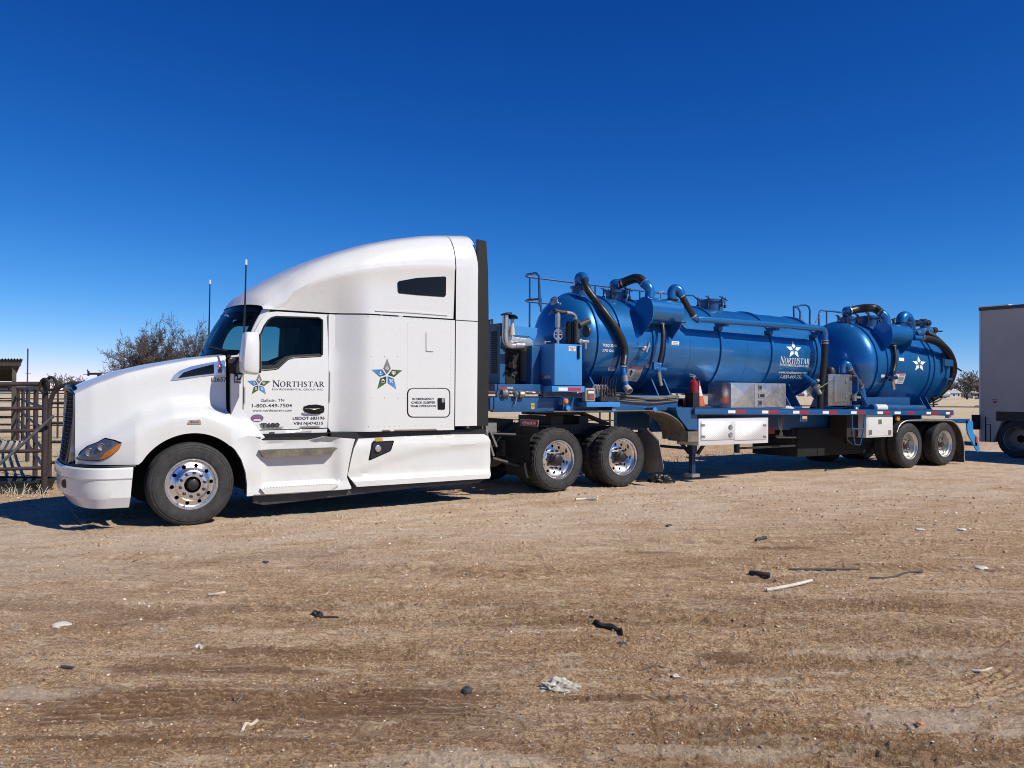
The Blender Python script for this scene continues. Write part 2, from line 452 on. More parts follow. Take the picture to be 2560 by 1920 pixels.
# ---------------------------------------------------------------- lettering (flat vinyl: one mesh per line)
_fc = {}
def glyphs(txt, bold=0.0):
    k = (txt, bold)
    if k not in _fc:
        cu = bpy.data.curves.new('letters', 'FONT'); cu.body = txt; cu.resolution_u = 3; cu.offset = bold
        ob = bpy.data.objects.new('letters', cu)
        me = bpy.data.meshes.new_from_object(ob)
        vs = [tuple(v.co[:2]) for v in me.vertices]; fs = [tuple(p.vertices) for p in me.polygons]
        bpy.data.objects.remove(ob); bpy.data.curves.remove(cu); bpy.data.meshes.remove(me)
        _fc[k] = (vs, fs)
    return _fc[k]
SER = {  # serif capitals as quads/strokes in a 1x1 em: (x0,y0,x1,y1,width)
 'N': (0.95, [(.16, 0, .16, 1, .06), (.16, 1, .82, 0, .16), (.82, 0, .82, 1, .06)], [(0, .33, 0), (0, .26, 1), (.66, .98, 1)]),
 'O': (0.95, 'ring', []),
 'R': (0.86, [(.22, 0, .22, 1, .15), (.22, .97, .48, .97, .06), (.22, .5, .48, .5, .05), (.46, .97, .63, .85, .10), (.62, .88, .62, .60, .14), (.63, .63, .46, .51, .10), (.42, .5, .78, 0, .14)], [(.05, .38, 0), (.05, .3, 1), (.68, .92, 0)]),
 'T': (0.84, [(.42, 0, .42, 1, .15), (.06, .97, .78, .97, .06), (.07, .76, .07, 1, .04), (.77, .76, .77, 1, .04)], [(.25, .59, 0)]),
 'H': (1.0, [(.2, 0, .2, 1, .15), (.8, 0, .8, 1, .15), (.2, .51, .8, .51, .05)], [(.04, .36, 0), (.04, .36, 1), (.64, .96, 0), (.64, .96, 1)]),
 'S': (0.66, 'ess', []),
 'A': (0.92, [(.12, 0, .44, 1, .05), (.44, 1, .78, 0, .16), (.24, .34, .64, .34, .05)], [(0, .26, 0), (.6, .94, 0)]),
}
def serif_word(word, first=1.18):
    vs, fs = [], []; x = 0
    def quad(a, b, w):
        a, b = Vector(a), Vector(b); d = (b - a).normalized(); n = Vector((-d.y, d.x)) * w / 2
        o = len(vs); vs.extend([tuple(a - n), tuple(b - n), tuple(b + n), tuple(a + n)]); fs.append((o, o + 1, o + 2, o + 3))
    for i, ch in enumerate(word):
        w, st, se = SER[ch]; k = first if i == 0 else 1.0
        if st == 'ring':
            o = len(vs); n = 24
            for q in range(n):
                a = 2 * PI * q / n; vs.append((x + (.47 + .42 * math.cos(a)) * k, (.5 + .52 * math.sin(a)) * k))
                vs.append((x + (.47 + .25 * math.cos(a)) * k, (.5 + .47 * math.sin(a)) * k))
            for q in range(n): fs.append((o + 2 * q, o + 2 * ((q + 1) % n), o + 2 * ((q + 1) % n) + 1, o + 2 * q + 1))
        elif st == 'ess':
            P = [(.52, .80), (.44, .95), (.28, .98), (.14, .88), (.14, .70), (.30, .56), (.45, .42), (.50, .26), (.42, .08), (.26, .02), (.12, .08), (.06, .24)]
            W = [.04, .05, .07, .10, .14, .16, .16, .14, .10, .07, .05, .04]
            for q in range(len(P) - 1):
                quad((x + P[q][0] * k, P[q][1] * k), (x + P[q + 1][0] * k, P[q + 1][1] * k), (W[q] + W[q + 1]) / 2 * k + .01)
        else:
            for a in st: quad((x + a[0] * k, a[1] * k), (x + a[2] * k, a[3] * k), a[4] * k)
            for (xa, xb, e) in se: quad((x + xa * k, (e or 0) * k + (.02 if not e else -.02)), (x + xb * k, (e or 0) * k + (.02 if not e else -.02)), .045)
        x += w * k
    return vs, fs
def letter(mb, txt, p0, p1, cap, ymap, col, bold=0.0, serif=False, off=0.003):
    """a line of lettering whose baseline runs p0 -> p1 (x,z) with capital height cap, laid on the surface ymap."""
    vs, fs = serif_word(txt) if serif else glyphs(txt, bold)
    xs = [v[0] for v in vs]; x0, x1 = min(xs), max(xs)
    h = 1.0 if serif else 0.695
    dx, dz = p1[0] - p0[0], p1[1] - p0[1]
    out = []
    for (x, y) in vs:
        t = (x - x0) / (x1 - x0)
        X = p0[0] + dx * t; Z = p0[1] + dz * t + y / h * cap
        out.append((X, ymap(X, Z) - off, Z))
    mb.add(out, fs, col)
def blob(mb, pts, ymap, col, off=0.003):
    mb.add([(p[0], ymap(p[0], p[1]) - off, p[1]) for p in pts], [tuple(range(len(pts)))], col)
def star(mb, cx, cz, R, ymap, sx=1.0, white=False, icons=True):
    cols = [((.10, .10, .11), (.26, .26, .27)), ((.008, .02, .004), (.08, .18, .03)), ((.02, .10, .30), (.10, .34, .65)),
            ((.008, .02, .004), (.08, .18, .03)), ((.01, .06, .22), (.08, .32, .65))]
    W = (.82, .84, .84)
    for k in range(5):
        a = PI / 2 - k * 2 * PI / 5
        def pt(r, da): return (cx + math.cos(a + da) * r * R * sx, cz + math.sin(a + da) * r * R)
        tip, l, r_, inn = pt(1.0, 0), pt(.46, .52), pt(.46, -.52), pt(.07, 0)
        if white:
            mid = [(W, W, W, W)]
            mb.add([(q[0], ymap(*q) - .004, q[1]) for q in (tip, l, pt(.2, 0), r_)], [(0, 1, 2, 3)], W)
            mb.add([(q[0], ymap(*q) - .004, q[1]) for q in (l, inn, r_, pt(.2, 0))], [(0, 1, 2, 3)], (.10, .40, .55) if k % 2 == 0 else (.25, .45, .10))
            continue
        d, b = cols[k]; hm = lambda t: tuple(lerp(p, q, t) for p, q in zip(d, b))
        mb.add([(q[0], ymap(*q) - .004, q[1]) for q in (tip, l, inn, r_)], [(0, 1, 2, 3)], (b, hm(.35), d, hm(.35)))
        if not icons: continue
        c = pt(.42, 0); e = R * .085
        def poly(P): mb.add([(c[0] + x * e * sx, ymap(c[0], c[1]) - .006, c[1] + z * e) for x, z in P], [tuple(range(len(P)))], W)
        def disc(x, z, r, n=10): poly([(x + r * math.cos(2 * PI * i / n), z + r * math.sin(2 * PI * i / n)) for i in range(n)])
        if k == 0:
            for j in range(3):
                q = 2 * PI * j / 3 + .5
                poly([(1.2 * math.cos(q + t), 1.2 * math.sin(q + t)) for t in (0, .5, 1.0, 1.5)] + [(.6 * math.cos(q + t), .6 * math.sin(q + t)) for t in (1.5, .7, 0)])
        elif k == 1:
            for x in (-1, 0, 1): disc(x, 1.1, .36); poly([(x - .4, .6), (x + .4, .6), (x + .3, -.6), (x - .3, -.6)])
            poly([(-.6, -.5), (.6, -.5), (.4, -1.3), (-.4, -1.3)]); poly([(-1.3, .3), (1.3, .3), (1.3, 0), (-1.3, 0)])
        elif k == 2:
            poly([(-1.1, -1.0), (-.7, -1.3), (1.1, .6), (.7, .9)]); poly([(1.0, -1.3), (1.3, -.9), (-.5, .9), (-.9, .6)]); disc(-.9, .9, .5); poly([(.3, 1.2), (.9, 1.3), (1.5, .4), (1.0, .3)])
        elif k == 3:
            disc(0, .2, 1.1, 14); poly([(-1, 0), (1, 0), (1, -1), (-1, -1)]); poly([(-.9, -1), (-.4, -1), (-.4, -1.4), (-.9, -1.4)]); poly([(.9, -1), (.4, -1), (.4, -1.4), (.9, -1.4)])
            mb.add([(c[0] + x * e * sx, ymap(c[0], c[1]) - .008, c[1] + z * e) for x, z in ((-.6, -.1), (.6, -.1), (.5, .4), (-.5, .4))], [(0, 1, 2, 3)], d)
        else:
            poly([(0, 1.4), (-.55, .35), (-.4, -.1), (0, -.3), (.4, -.1), (.55, .35)])
            poly([(-1.6, -.3), (-1.3, -.35), (-.5, -.95), (.5, -.95), (1.3, -.35), (1.6, -.3), (.6, -1.3), (-.6, -1.3)])
def bolt_row(mb, pts, r=0.008, h=0.004, dirv=(0, -1, 0), n=6):
    for p in pts: mb.lathe([(r, 0), (r * .8, h), (0.0005, h * 1.3)], p, dirv, n)
# ---------------------------------------------------------------- terrain
def _hash(ix, iy, seed):
    h = (ix.astype(np.int64) * 374761393 + iy.astype(np.int64) * 668265263 + seed * 974711) & 0xffffffff
    h = ((h ^ (h >> 13)) * 1274126177) & 0xffffffff
    return ((h ^ (h >> 16)) & 0xffff).astype(np.float64) / 65535.0
def vnoise(x, y, seed=0):
    ix = np.floor(x); iy = np.floor(y); fx = x - ix; fy = y - iy
    fx = fx * fx * (3 - 2 * fx); fy = fy * fy * (3 - 2 * fy)
    a = _hash(ix, iy, seed); b = _hash(ix + 1, iy, seed); c = _hash(ix, iy + 1, seed); d = _hash(ix + 1, iy + 1, seed)
    return (a + (b - a) * fx) * (1 - fy) + (c + (d - c) * fx) * fy - 0.5
def fbm(x, y, seed, octv=4, gain=0.5):
    s = 0; a = 1.0; t = 0
    for o in range(octv):
        s = s + a * vnoise(x * 2 ** o + 17.3 * o, y * 2 ** o - 9.1 * o, seed + o); t += a; a *= gain
    return s / t
def arc3(p, q, r):
    ax, ay = p.x, p.y; bx, by = q.x, q.y; cx, cy = r.x, r.y
    d = 2 * (ax * (by - cy) + bx * (cy - ay) + cx * (ay - by))
    ux = ((ax * ax + ay * ay) * (by - cy) + (bx * bx + by * by) * (cy - ay) + (cx * cx + cy * cy) * (ay - by)) / d
    uy = ((ax * ax + ay * ay) * (cx - bx) + (bx * bx + by * by) * (ax - cx) + (cx * cx + cy * cy) * (bx - ax)) / d
    R = math.hypot(ax - ux, ay - uy)
    return ux, uy, R
# wheel tracks pressed into the dirt: three points on each centre line, width, rib spacing, depth, start/end blend
TR = []
for sh, a, b, c, w, lam, dep in [
    ('O', (60, 1030), (1300, 985), (2300, 1010), .20, .065, .011),
    ('O', (150, 700), (800, 610), (2200, 560), .14, .05, .006),
    ('O', (60, 450), (900, 400), (2100, 240), .16, .06, .005),
    ('P', (700, 1130), (1500, 1250), (2300, 1340), .22, .07, .012),
    ('P', (900, 820), (1500, 790), (2300, 830), .16, .06, .007),
    ('O', (500, 860), (1100, 790), (1900, 780), .16, .055, .006),
    ('P', (0, 520), (700, 480), (1500, 330), .18, .06, .005),
    ('P', (900, 1010), (1500, 1060), (2200, 940), .17, .06, .006),
    ('O', (300, 1190), (1000, 1140), (1700, 1130), .13, .05, .006),
    ('O', (1590, 600), (1700, 582), (1830, 572), .085, .040, .016), ('O', (1395, 362), (1460, 350), (1530, 342), .13, .06, .016),
    ('P', (560, 1190), (1300, 1230), (1900, 1330), .15, .05, .009), ('P', (1100, 880), (1700, 850), (2250, 760), .15, .055, .009), ('O', (900, 1010), (1500, 990), (2200, 1000), .16, .05, .012)]:
    A_, B_, C_ = aG(sh, *a), aG(sh, *b), aG(sh, *c)
    ux, uy, R = arc3(A_, B_, C_)
    mid = (A_ + C_) / 2; half = (A_ - C_).length / 2
    TR.append((ux, uy, R, w, lam, dep, mid.x, mid.y, half))
_rt = random.Random(77)
for k in range(26):      # older, fainter passes of wheels over the yard, all roughly along the truck's lane
    px_, py_ = _rt.uniform(-3.5, 3.8), _rt.uniform(3.4, 9.0); c0 = Vector((0, 0, 0)) + Vector((fw[0], fw[1], 0)) * py_ + Vector((rt[0], rt[1], 0)) * px_ * py_ / 6
    a_ = math.atan2(rt[1], rt[0]) + _rt.uniform(-.20, .22); R = _rt.choice((-1, 1)) * _rt.uniform(10, 45); n_ = Vector((-math.sin(a_), math.cos(a_), 0)); cc = c0 + n_ * R
    TR.append((cc.x, cc.y, abs(R), _rt.uniform(.07, .17), _rt.uniform(.035, .06), _rt.uniform(.005, .0085), c0.x, c0.y, _rt.uniform(.8, 2.6)))
def ground_h(x, y, detail=True):
    x = np.asarray(x, float); y = np.asarray(y, float)
    r = np.hypot(x, y)
    h = 0.075 * np.exp(-(((x - 8.3) / 1.9) ** 2 + ((y - 10.9) / 2.2) ** 2))
    h = h + 0.03 * np.exp(-((x - 3.2) / 2.0) ** 2 - ((y - 7.5) / 1.6) ** 2)
    amp = np.clip((r - 1.0) / 4, 0, 1)
    h = h + 0.05 * amp * fbm(x * .35, y * .35, 5, 3) + 0.012 * fbm(x * 1.7, y * 1.7, 11, 2)
    near = (y > 9.9) & (y < 13.2) & (x > 1) & (x < 20)
    h = np.where(near, h - 0.05 * amp * fbm(x * .35, y * .35, 5, 3) * .9, h)
    if detail:
        k = np.clip(1.2 - r / 40, 0.15, 1)
        # scraped grain running roughly across the view
        gx = x * .84 - y * .545; gy = x * .545 + y * .84
        h = h + k * 0.020 * fbm(gx * .9 + 3, gy * 4.5 + 2 * fbm(gx * .3, gy * .3, 77, 2), 21, 4)
        h = h + k * 0.022 * fbm(x * 7, y * 7, 31, 4, .6) + k * 0.009 * fbm(x * 34, y * 34, 35, 2, .6)
        cl = np.clip(fbm(x * 24, y * 24, 41, 3, .65) - .08, 0, 1); h = h + k * 0.065 * cl
        h = h - k * 0.045 * np.clip(fbm(x * 17, y * 17, 43, 3, .65) - .13, 0, 1)
        pz = np.clip(fbm(x * 2.1, y * 2.1, 51, 2) + .1, 0, 1) * 1.6
        h = h + k * 0.020 * pz * np.abs(fbm(x * 14, y * 14, 61, 3, .6))
        for (ux, uy, R, w, lam, dep, mx, my, half) in TR:
            d = np.hypot(x - ux, y - uy) - R + 0.02 * vnoise(x * 1.3, y * 1.3, 91)
            along = np.hypot(x - mx, y - my) / half
            win = np.clip(1.25 - (d / w) ** 4, 0, 1) * np.clip((1.05 - along) * 4, 0, 1) * np.clip(.65 + 2.2 * vnoise(x * .8, y * .8, 95), 0.0, 1)
            h = h + win * (1.9 * dep * np.cos(2 * PI * d / lam) - dep * .8)
    return h
def gz(x, y, detail=False): return float(ground_h(np.array([x]), np.array([y]), detail)[0])
def on_ground(s, x, y, lift=0.0):
    p = aG(s, x, y)
    for _ in range(3): p = aG(s, x, y, gz(p.x, p.y, True))
    return Vector((p.x, p.y, gz(p.x, p.y, True) + lift))

def soil_mat():
    m, nt, b = new_mat('packed_dirt')
    L = nt.links.new
    geo = nd(nt, 'ShaderNodeNewGeometry')
    at = nd(nt, 'ShaderNodeVertexColor'); at.layer_name = 'soil'
    sep = nd(nt, 'ShaderNodeSeparateColor'); L(at.outputs[0], sep.inputs[0])
    def noise(sc, det, rough=.6, stretch=None, rot=0.0, dist=0.0):
        mp = nd(nt, 'ShaderNodeMapping'); mp.inputs['Scale'].default_value = stretch or (1, 1, 1)
        m0 = nd(nt, 'ShaderNodeMapping'); m0.inputs['Rotation'].default_value = (0, 0, 0.577 if rot else 0.0); L(geo.outputs['Position'], m0.inputs[0]); L(m0.outputs[0], mp.inputs[0])
        n = nd(nt, 'ShaderNodeTexNoise'); n.inputs['Scale'].default_value = sc; n.inputs['Detail'].default_value = det
        n.inputs['Roughness'].default_value = rough; n.inputs['Distortion'].default_value = dist; L(mp.outputs[0], n.inputs['Vector']); return n.outputs[0]
    def ramp(src, a, b_, c0, c1):
        r = nd(nt, 'ShaderNodeMapRange'); r.inputs[1].default_value = a; r.inputs[2].default_value = b_
        r.inputs[3].default_value = c0; r.inputs[4].default_value = c1; L(src, r.inputs[0]); return r.outputs[0]
    def mixc(f, a, c):
        x = nd(nt, 'ShaderNodeMix', data_type='RGBA')
        L(f, x.inputs[0]) if not isinstance(f, float) else setattr(x.inputs[0], 'default_value', f)
        for i, q in ((6, a), (7, c)):
            if isinstance(q, tuple): x.inputs[i].default_value = (*q, 1)
            else: L(q, x.inputs[i])
        return x.outputs[2]
    big = noise(.55, 5, .6, (1, 2.6, 1), -0.577, 0.4)
    base = mixc(ramp(big, .36, .62, 0, 1), (0.86, 0.62, 0.40), (0.66, 0.43, 0.25))
    med = noise(5, 8, .72, (1, 1.8, 1), -0.577)
    base = mixc(ramp(med, .46, .70, 0, .8), base, (0.36, 0.215, 0.115))
    base = mixc(ramp(noise(2.4, 7, .75), .54, .68, 0, .75), base, (0.82, 0.67, 0.50))
    base = mixc(ramp(noise(30, 7, .85, (1, 1.5, 1), -0.577), .555, .62, 0, .9), base, (0.17, 0.10, 0.055))
    base = mixc(ramp(noise(85, 4, .8), .56, .63, 0, .85), base, (0.13, 0.08, 0.045))
    base = mixc(ramp(noise(26, 9, .9, (1, 2.0, 1), 1), .515, .55, 0, .85), base, (0.20, 0.115, 0.062))
    base = mixc(ramp(noise(5.5, 10, .85, (1, 3.0, 1), 1), .53, .57, 0, .75), base, (0.26, 0.155, 0.085))
    base = mixc(ramp(noise(1.3, 10, .80, (1, 5.0, 1), 1, .3), .53, .58, 0, .6), base, (0.30, 0.18, 0.10))
    base = mixc(ramp(noise(1.7, 10, .80, (1, 4.0, 1), 1, .3), .54, .60, 0, .7), base, (0.90, 0.71, 0.51))
    base = mixc(ramp(noise(11, 8, .85, (1, 2.2, 1), -0.577), .55, .62, 0, .55), base, (0.26, 0.155, 0.085))
    base = mixc(ramp(noise(64, 5, .8), .545, .59, 0, .9), base, (0.90, 0.76, 0.58))
    base = mixc(sep.outputs[0], base, (0.20, 0.115, 0.065))
    base = mixc(sep.outputs[1], base, (0.84, 0.70, 0.56))
    # beyond the yard: dry pasture
    past = mixc(ramp(noise(.35, 7, .7, (1, 1.8, 1), -0.577), .38, .64, 0, 1), (0.72, 0.60, 0.42), (0.52, 0.42, 0.28))
    past = mixc(ramp(noise(9, 6, .8), .5, .62, 0, .7), past, (0.34, 0.26, 0.17))
    base = mixc(sep.outputs[2], base, past)
    hv = nd(nt, 'ShaderNodeHueSaturation'); hv.inputs['Saturation'].default_value = 1.10; hv.inputs['Hue'].default_value = 0.500; L(base, hv.inputs['Color']); base = hv.outputs[0]
    L(base, b.inputs['Base Color']); b.inputs['Roughness'].default_value = 0.92; b.inputs['Specular IOR Level'].default_value = 0.25
    hs = nd(nt, 'ShaderNodeMath', operation='ADD'); L(noise(38, 8, .75), hs.inputs[0])
    h2 = nd(nt, 'ShaderNodeMath', operation='MULTIPLY'); L(noise(130, 5, .7), h2.inputs[0]); h2.inputs[1].default_value = .45
    L(h2.outputs[0], hs.inputs[1])
    bp = nd(nt, 'ShaderNodeBump'); bp.inputs['Distance'].default_value = 0.032; bp.inputs['Strength'].default_value = 1.0
    L(hs.outputs[0], bp.inputs['Height']); L(bp.outputs[0], b.inputs['Normal'])
    return m

def make_ground():
    rr = [0.0, .5, 1.0, 1.5, 2.0, 2.4, 2.7]
    r = 2.7
    while r < 3000:
        r += max(.0075, .00062 * r * r) if r < 40 else r * .09
        rr.append(r)
    rr = np.array(rr)
    c = YAW
    dense = np.linspace(c - math.radians(41), c + math.radians(41), 940)
    rest = np.linspace(c + math.radians(41), c + 2 * PI - math.radians(41), 90)[1:-1]
    th = np.concatenate([dense, rest]); n = len(th); m = len(rr)
    Rg, Tg = np.meshgrid(rr, th, indexing='ij')
    X = Rg * np.cos(Tg); Y = Rg * np.sin(Tg); Z = ground_h(X, Y)
    far = np.clip((Rg - 60) / 100, 0, 1); Z = Z * (1 - far)
    co = np.stack([X, Y, Z], -1).reshape(-1, 3)
    i = np.arange(m - 1)[:, None] * n; k = np.arange(n)[None]
    k2 = (k + 1) % n
    q = np.stack([i + k, i + n + k, i + n + k2, i + k2], -1).reshape(-1, 4)
    me = bpy.data.meshes.new('ground')
    me.vertices.add(len(co)); me.vertices.foreach_set('co', co.ravel())
    me.loops.add(q.size); me.loops.foreach_set('vertex_index', q.ravel().astype(np.int32))
    me.polygons.add(len(q)); me.polygons.foreach_set('loop_start', np.arange(0, q.size, 4, dtype=np.int32))
    me.update(calc_edges=True)
    x, y = co[:, 0], co[:, 1]
    dark = np.zeros(len(co)); pale = np.zeros(len(co))
    for (ux, uy, R, w, lam, dep, mx, my, half) in TR:
        d = np.hypot(x - ux, y - uy) - R + 0.02 * vnoise(x * 1.3, y * 1.3, 91); along = np.hypot(x - mx, y - my) / half
        win = np.clip(1.25 - (d / w / 1.3) ** 4, 0, 1) * np.clip((1.05 - along) * 4, 0, 1)
        dark = np.maximum(dark, (1.0 if half > 2.7 or dep > .009 else .65) * win * np.clip(.26 + 1.0 * vnoise(x * 1.1, y * 1.1, 96) + .45 * np.cos(2 * PI * d / lam + 2.2), 0, .92))
    for sh, a, b_, rx, ry in [('O', 1710, 580, .17, .05), ('O', 1465, 350, .16, .06)]:  # glints on smeared clay ridges, painted in as pale stripes
        p = aG(sh, a, b_); u_ = (x - p.x) * .84 - (y - p.y) * .545; v_ = (x - p.x) * .545 + (y - p.y) * .84
        pale = np.maximum(pale, np.clip(1.3 - np.sqrt((u_ / rx) ** 2 + (v_ / ry) ** 2), 0, 1) * (np.cos(v_ * 2 * PI / .04) > .2) * 1.0)
    # oil drips and scuffs
    for sh, a, b_, rx, ry in [('P', 760, 337, .45, .10), ('P', 1185, 415, .34, .09), ('P', 600, 432, .26, .08), ('P', 925, 890, .22, .14), ('O', 1150, 770, .6, .05), ('O', 900, 850, .7, .07), ('P', 450, 1055, .55, .05), ('O', 700, 1150, .8, .05)]:
        p = aG(sh, a, b_); u_ = (x - p.x) * .84 - (y - p.y) * .545; v_ = (x - p.x) * .545 + (y - p.y) * .84
        d = np.sqrt((u_ / rx) ** 2 + (v_ / ry) ** 2) + 1.1 * fbm(x * 9, y * 9, 71, 3)
        dark = np.maximum(dark, np.clip((1.1 - d) * 1.6, 0, .75))
    for sh, a, b_, rx, ry in [('P', 1280, 172, 1.9, .28), ('O', 1680, 270, 1.6, .22), ('P', 330, 255, 1.5, .2), ('P', 2120, 600, .9, .06), ('O', 950, 335, 1.4, .18), ('P', 1750, 860, 1.0, .10), ('P', 1850, 1150, .45, .22), ('O', 1950, 1240, .5, .14), ('P', 1000, 1290, .6, .10), ('O', 120, 960, .4, .12)]:
        p = aG(sh, a, b_); u_ = (x - p.x) * .84 - (y - p.y) * .545; v_ = (x - p.x) * .545 + (y - p.y) * .84
        d = np.sqrt((u_ / rx) ** 2 + (v_ / ry) ** 2) + 1.4 * fbm(x * 5, y * 9, 73, 4, .6)
        pale = np.maximum(pale, np.clip((1.0 - d + 1.2*fbm(x*14,y*14,75,4,.7)) * .8, 0, .45))
    band = np.clip((y + .12 * x - 6.2 + 1.6 * fbm(x * .5, y * .5, 85, 4)) / 3.0, 0, 1) * np.clip((15 - y) / 3, 0, 1)
    pale = np.maximum(pale, band * np.clip(.34 + .9 * fbm(x * 1.6, y * 4.5, 86, 4), 0, .55)); dark = dark * (1 - .45 * band)
    past = np.clip((y - 17.5 + 3 * fbm(x * .2, y * .2, 81, 3)) / 2.0, 0, 1)
    colr = np.stack([dark, pale, past, np.ones(len(co))], -1).astype(np.float32)
    a = me.color_attributes.new('soil', 'FLOAT_COLOR', 'POINT'); a.data.foreach_set('color', colr.ravel())
    me.polygons.foreach_set('use_smooth', np.ones(len(q), bool))
    me.materials.append(soil_mat())
    o = bpy.data.objects.new('ground', me); COL.objects.link(o); structure(o)
    return o
make_ground()
# ================================================================ TRACTOR
truck = thing('semi_truck', (4.2, YC, 0), 'white sleeper cab semi truck tractor parked nose left, hitched to the blue tank trailer', 'truck')
def door_y(x, z): return 10.605 + 0.075 * max(0.0, z - 1.95) + 0.02 * max(0, 1.35 - z)
def slp_y(x, z): return lerp(door_y(x, min(z, 2.2)), 10.385, .5 * sstep(3.96, 4.42, x) + .5 * min(1, max(0, (x - 3.99) / .40)))
def flat(y): return lambda x, z: y

# ---- hood -----------------------------------------------------------
HX0, HX1 = 0.90, 2.575
ztop = [(0.0, 1.655), (.12, 1.76), (.3, 1.885), (.5, 1.975), (.75, 2.06), (1.0, 2.125)]      # centre line height along the hood
zsho = [(0.0, 1.585), (.12, 1.70), (.3, 1.828), (.5, 1.925), (.75, 2.02), (1.0, 2.085)]
def arch_z(x):     # lower edge of the hood/fender
    R = 0.66; cx, cz = 2.125, 0.458
    if x < 1.475: return 0.760
    d = R * R - (x - cx) ** 2
    z = cz + math.sqrt(max(0, d))
    if x > cx: z = min(z, 1.118) if x < 2.3 else z
    return max(0.76, z)
def hood_section(u):
    x = lerp(HX0, HX1, u)
    zt, zs = interp(ztop, u), interp(zsho, u)
    zb = arch_z(x) if x > 1.475 else 0.76
    # fender crown rises from the lamp, over the wheel and down again behind it
    fz = interp([(0, 0.88), (.2, 1.08), (.4, 1.28), (.6, 1.385), (.8, 1.40), (1.0, 1.27)], u)
    fy = interp([(0, 10.80), (.1, 10.62), (.2, 10.50), (.35, 10.40), (.6, 10.37), (1.0, 10.41)], u)
    hy = interp([(0, 10.86), (.1, 10.80), (.3, 10.745), (.7, 10.70), (1.0, 10.68)], u)
    P = [(fy + .010, zb), (fy, lerp(zb, fz, .45)), (fy + .012, lerp(zb, fz, .8)), (lerp(fy, hy, .35), fz + .035), (lerp(fy, hy, .86), fz + .115),
         (hy + .004, lerp(fz + .1, zs, .40)), (hy + .012, lerp(fz + .1, zs, .78)), (hy + .036, zs - .018), (hy + .075, zs + .008), (hy + .20, zs + .45 * (zt - zs)), (lerp(hy + .2, YC, .45), lerp(zs, zt, .88)), (YC, zt)]
    Q = crom([Vector((0, a, b)) for a, b in P], 5)
    return x, Q
def hood_x(u, y):      # plan shape of the nose: rounded towards the grille
    t = min(1, max(0, (YC - y) / 0.95))
    return -0.02 * (1 - u) ** 4 * (1 - t ** 2.5)
rows = []
us = sorted(set([i / 46 for i in range(47)] + [(x - HX0) / (HX1 - HX0) for x in (1.474, 1.476)]))
for u in us:
    x, Q = hood_section(u)
    half = [Vector((x + hood_x(u, q.y), q.y, q.z)) for q in Q]
    rows.append(half + [Vector((p.x, 2 * YC - p.y, p.z)) for p in reversed(half[:-1])])
hb = MB().grid(rows)
hood = hb.build('hood', WHITE, truck, sharp=50)
def hood_y(x, z):
    u = (x - HX0) / (HX1 - HX0); _, Q = hood_section(min(1, max(0, u)))
    for a, b in zip(Q, Q[1:]):
        if a.z <= z <= b.z: return a.y + (b.y - a.y) * (z - a.z) / max(1e-6, b.z - a.z)
    return Q[0].y if z < Q[0].z else Q[-1].y
# lip inside the wheel arch
lip = MB(); r0, r1 = [], []
for x in np.linspace(1.475, 2.575, 30):
    z = arch_z(x); y = hood_y(x, z + .01); r0.append((x, y + .002, z)); r1.append((x, y + .12, z))
lip.grid([r0, r1]); lip.build('fender_lip', BLACKP, truck)
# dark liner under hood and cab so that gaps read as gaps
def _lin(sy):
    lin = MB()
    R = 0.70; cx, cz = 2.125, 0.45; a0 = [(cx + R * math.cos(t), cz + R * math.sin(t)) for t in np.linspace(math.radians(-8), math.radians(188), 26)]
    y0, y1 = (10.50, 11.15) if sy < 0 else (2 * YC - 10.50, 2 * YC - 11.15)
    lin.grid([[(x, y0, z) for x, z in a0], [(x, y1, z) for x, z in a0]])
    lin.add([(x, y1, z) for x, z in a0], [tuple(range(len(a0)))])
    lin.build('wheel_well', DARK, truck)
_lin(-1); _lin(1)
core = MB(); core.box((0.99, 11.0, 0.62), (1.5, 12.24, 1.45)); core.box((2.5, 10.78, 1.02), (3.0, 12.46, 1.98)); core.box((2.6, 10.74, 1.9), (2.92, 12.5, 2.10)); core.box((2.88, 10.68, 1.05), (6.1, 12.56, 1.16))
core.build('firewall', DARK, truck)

# ---- grille ----------------------------------------------------------
g = MB()
def nose(y, z):     # face of the nose
    t = (y - YC) / .66
    return 0.800 + 0.085 * t * t + (z - .70) * 0.075
gy = lambda z: interp([(.70, .43), (.9, .52), (1.3, .60), (1.55, .60), (1.64, .50)], z)
rows = []
for z in np.linspace(.70, 1.63, 16):
    rows.append([(nose(YC + t * gy(z), z) + .03, YC + t * gy(z), z) for t in np.linspace(-1, 1, 17)])
g.grid(rows); grille = g.build('grille', DARK, truck)
fr = MB(); loop = []
zz = list(np.linspace(.70, 1.60, 12))
for z in zz: loop.append((nose(YC - gy(z), z) - .005, YC - gy(z), z))
for t in (-.8, -.4, 0, .4, .8): loop.append((nose(YC + t * .52, 1.66) - .005, YC + t * .52, 1.66 + .01 * (1 - t * t)))
for z in reversed(zz): loop.append((nose(YC + gy(z), z) - .005, YC + gy(z), z))
for t in (.6, 0, -.6): loop.append((nose(YC + t * .43, .68) - .005, YC + t * .43, .68))
fr.tube(loop + [loop[0]], .032, 8, caps=False); fr.build('grille_surround', mat('smoked_chrome', (.10, .105, .12), .25, metal=1.0), grille)
for i, z in enumerate(np.linspace(.74, 1.60, 36)):
    s_ = MB(); w = gy(z)
    a = [(nose(YC + t * w, z) + .004, YC + t * w, z) for t in np.linspace(-1, 1, 11)]
    s_.grid([[(p[0], p[1], p[2] - .009) for p in a], [(p[0] - .016, p[1], p[2]) for p in a], [(p[0], p[1], p[2] + .007) for p in a]])
    s_.build('slat', TRIMG if i % 2 else BLACKP, grille)
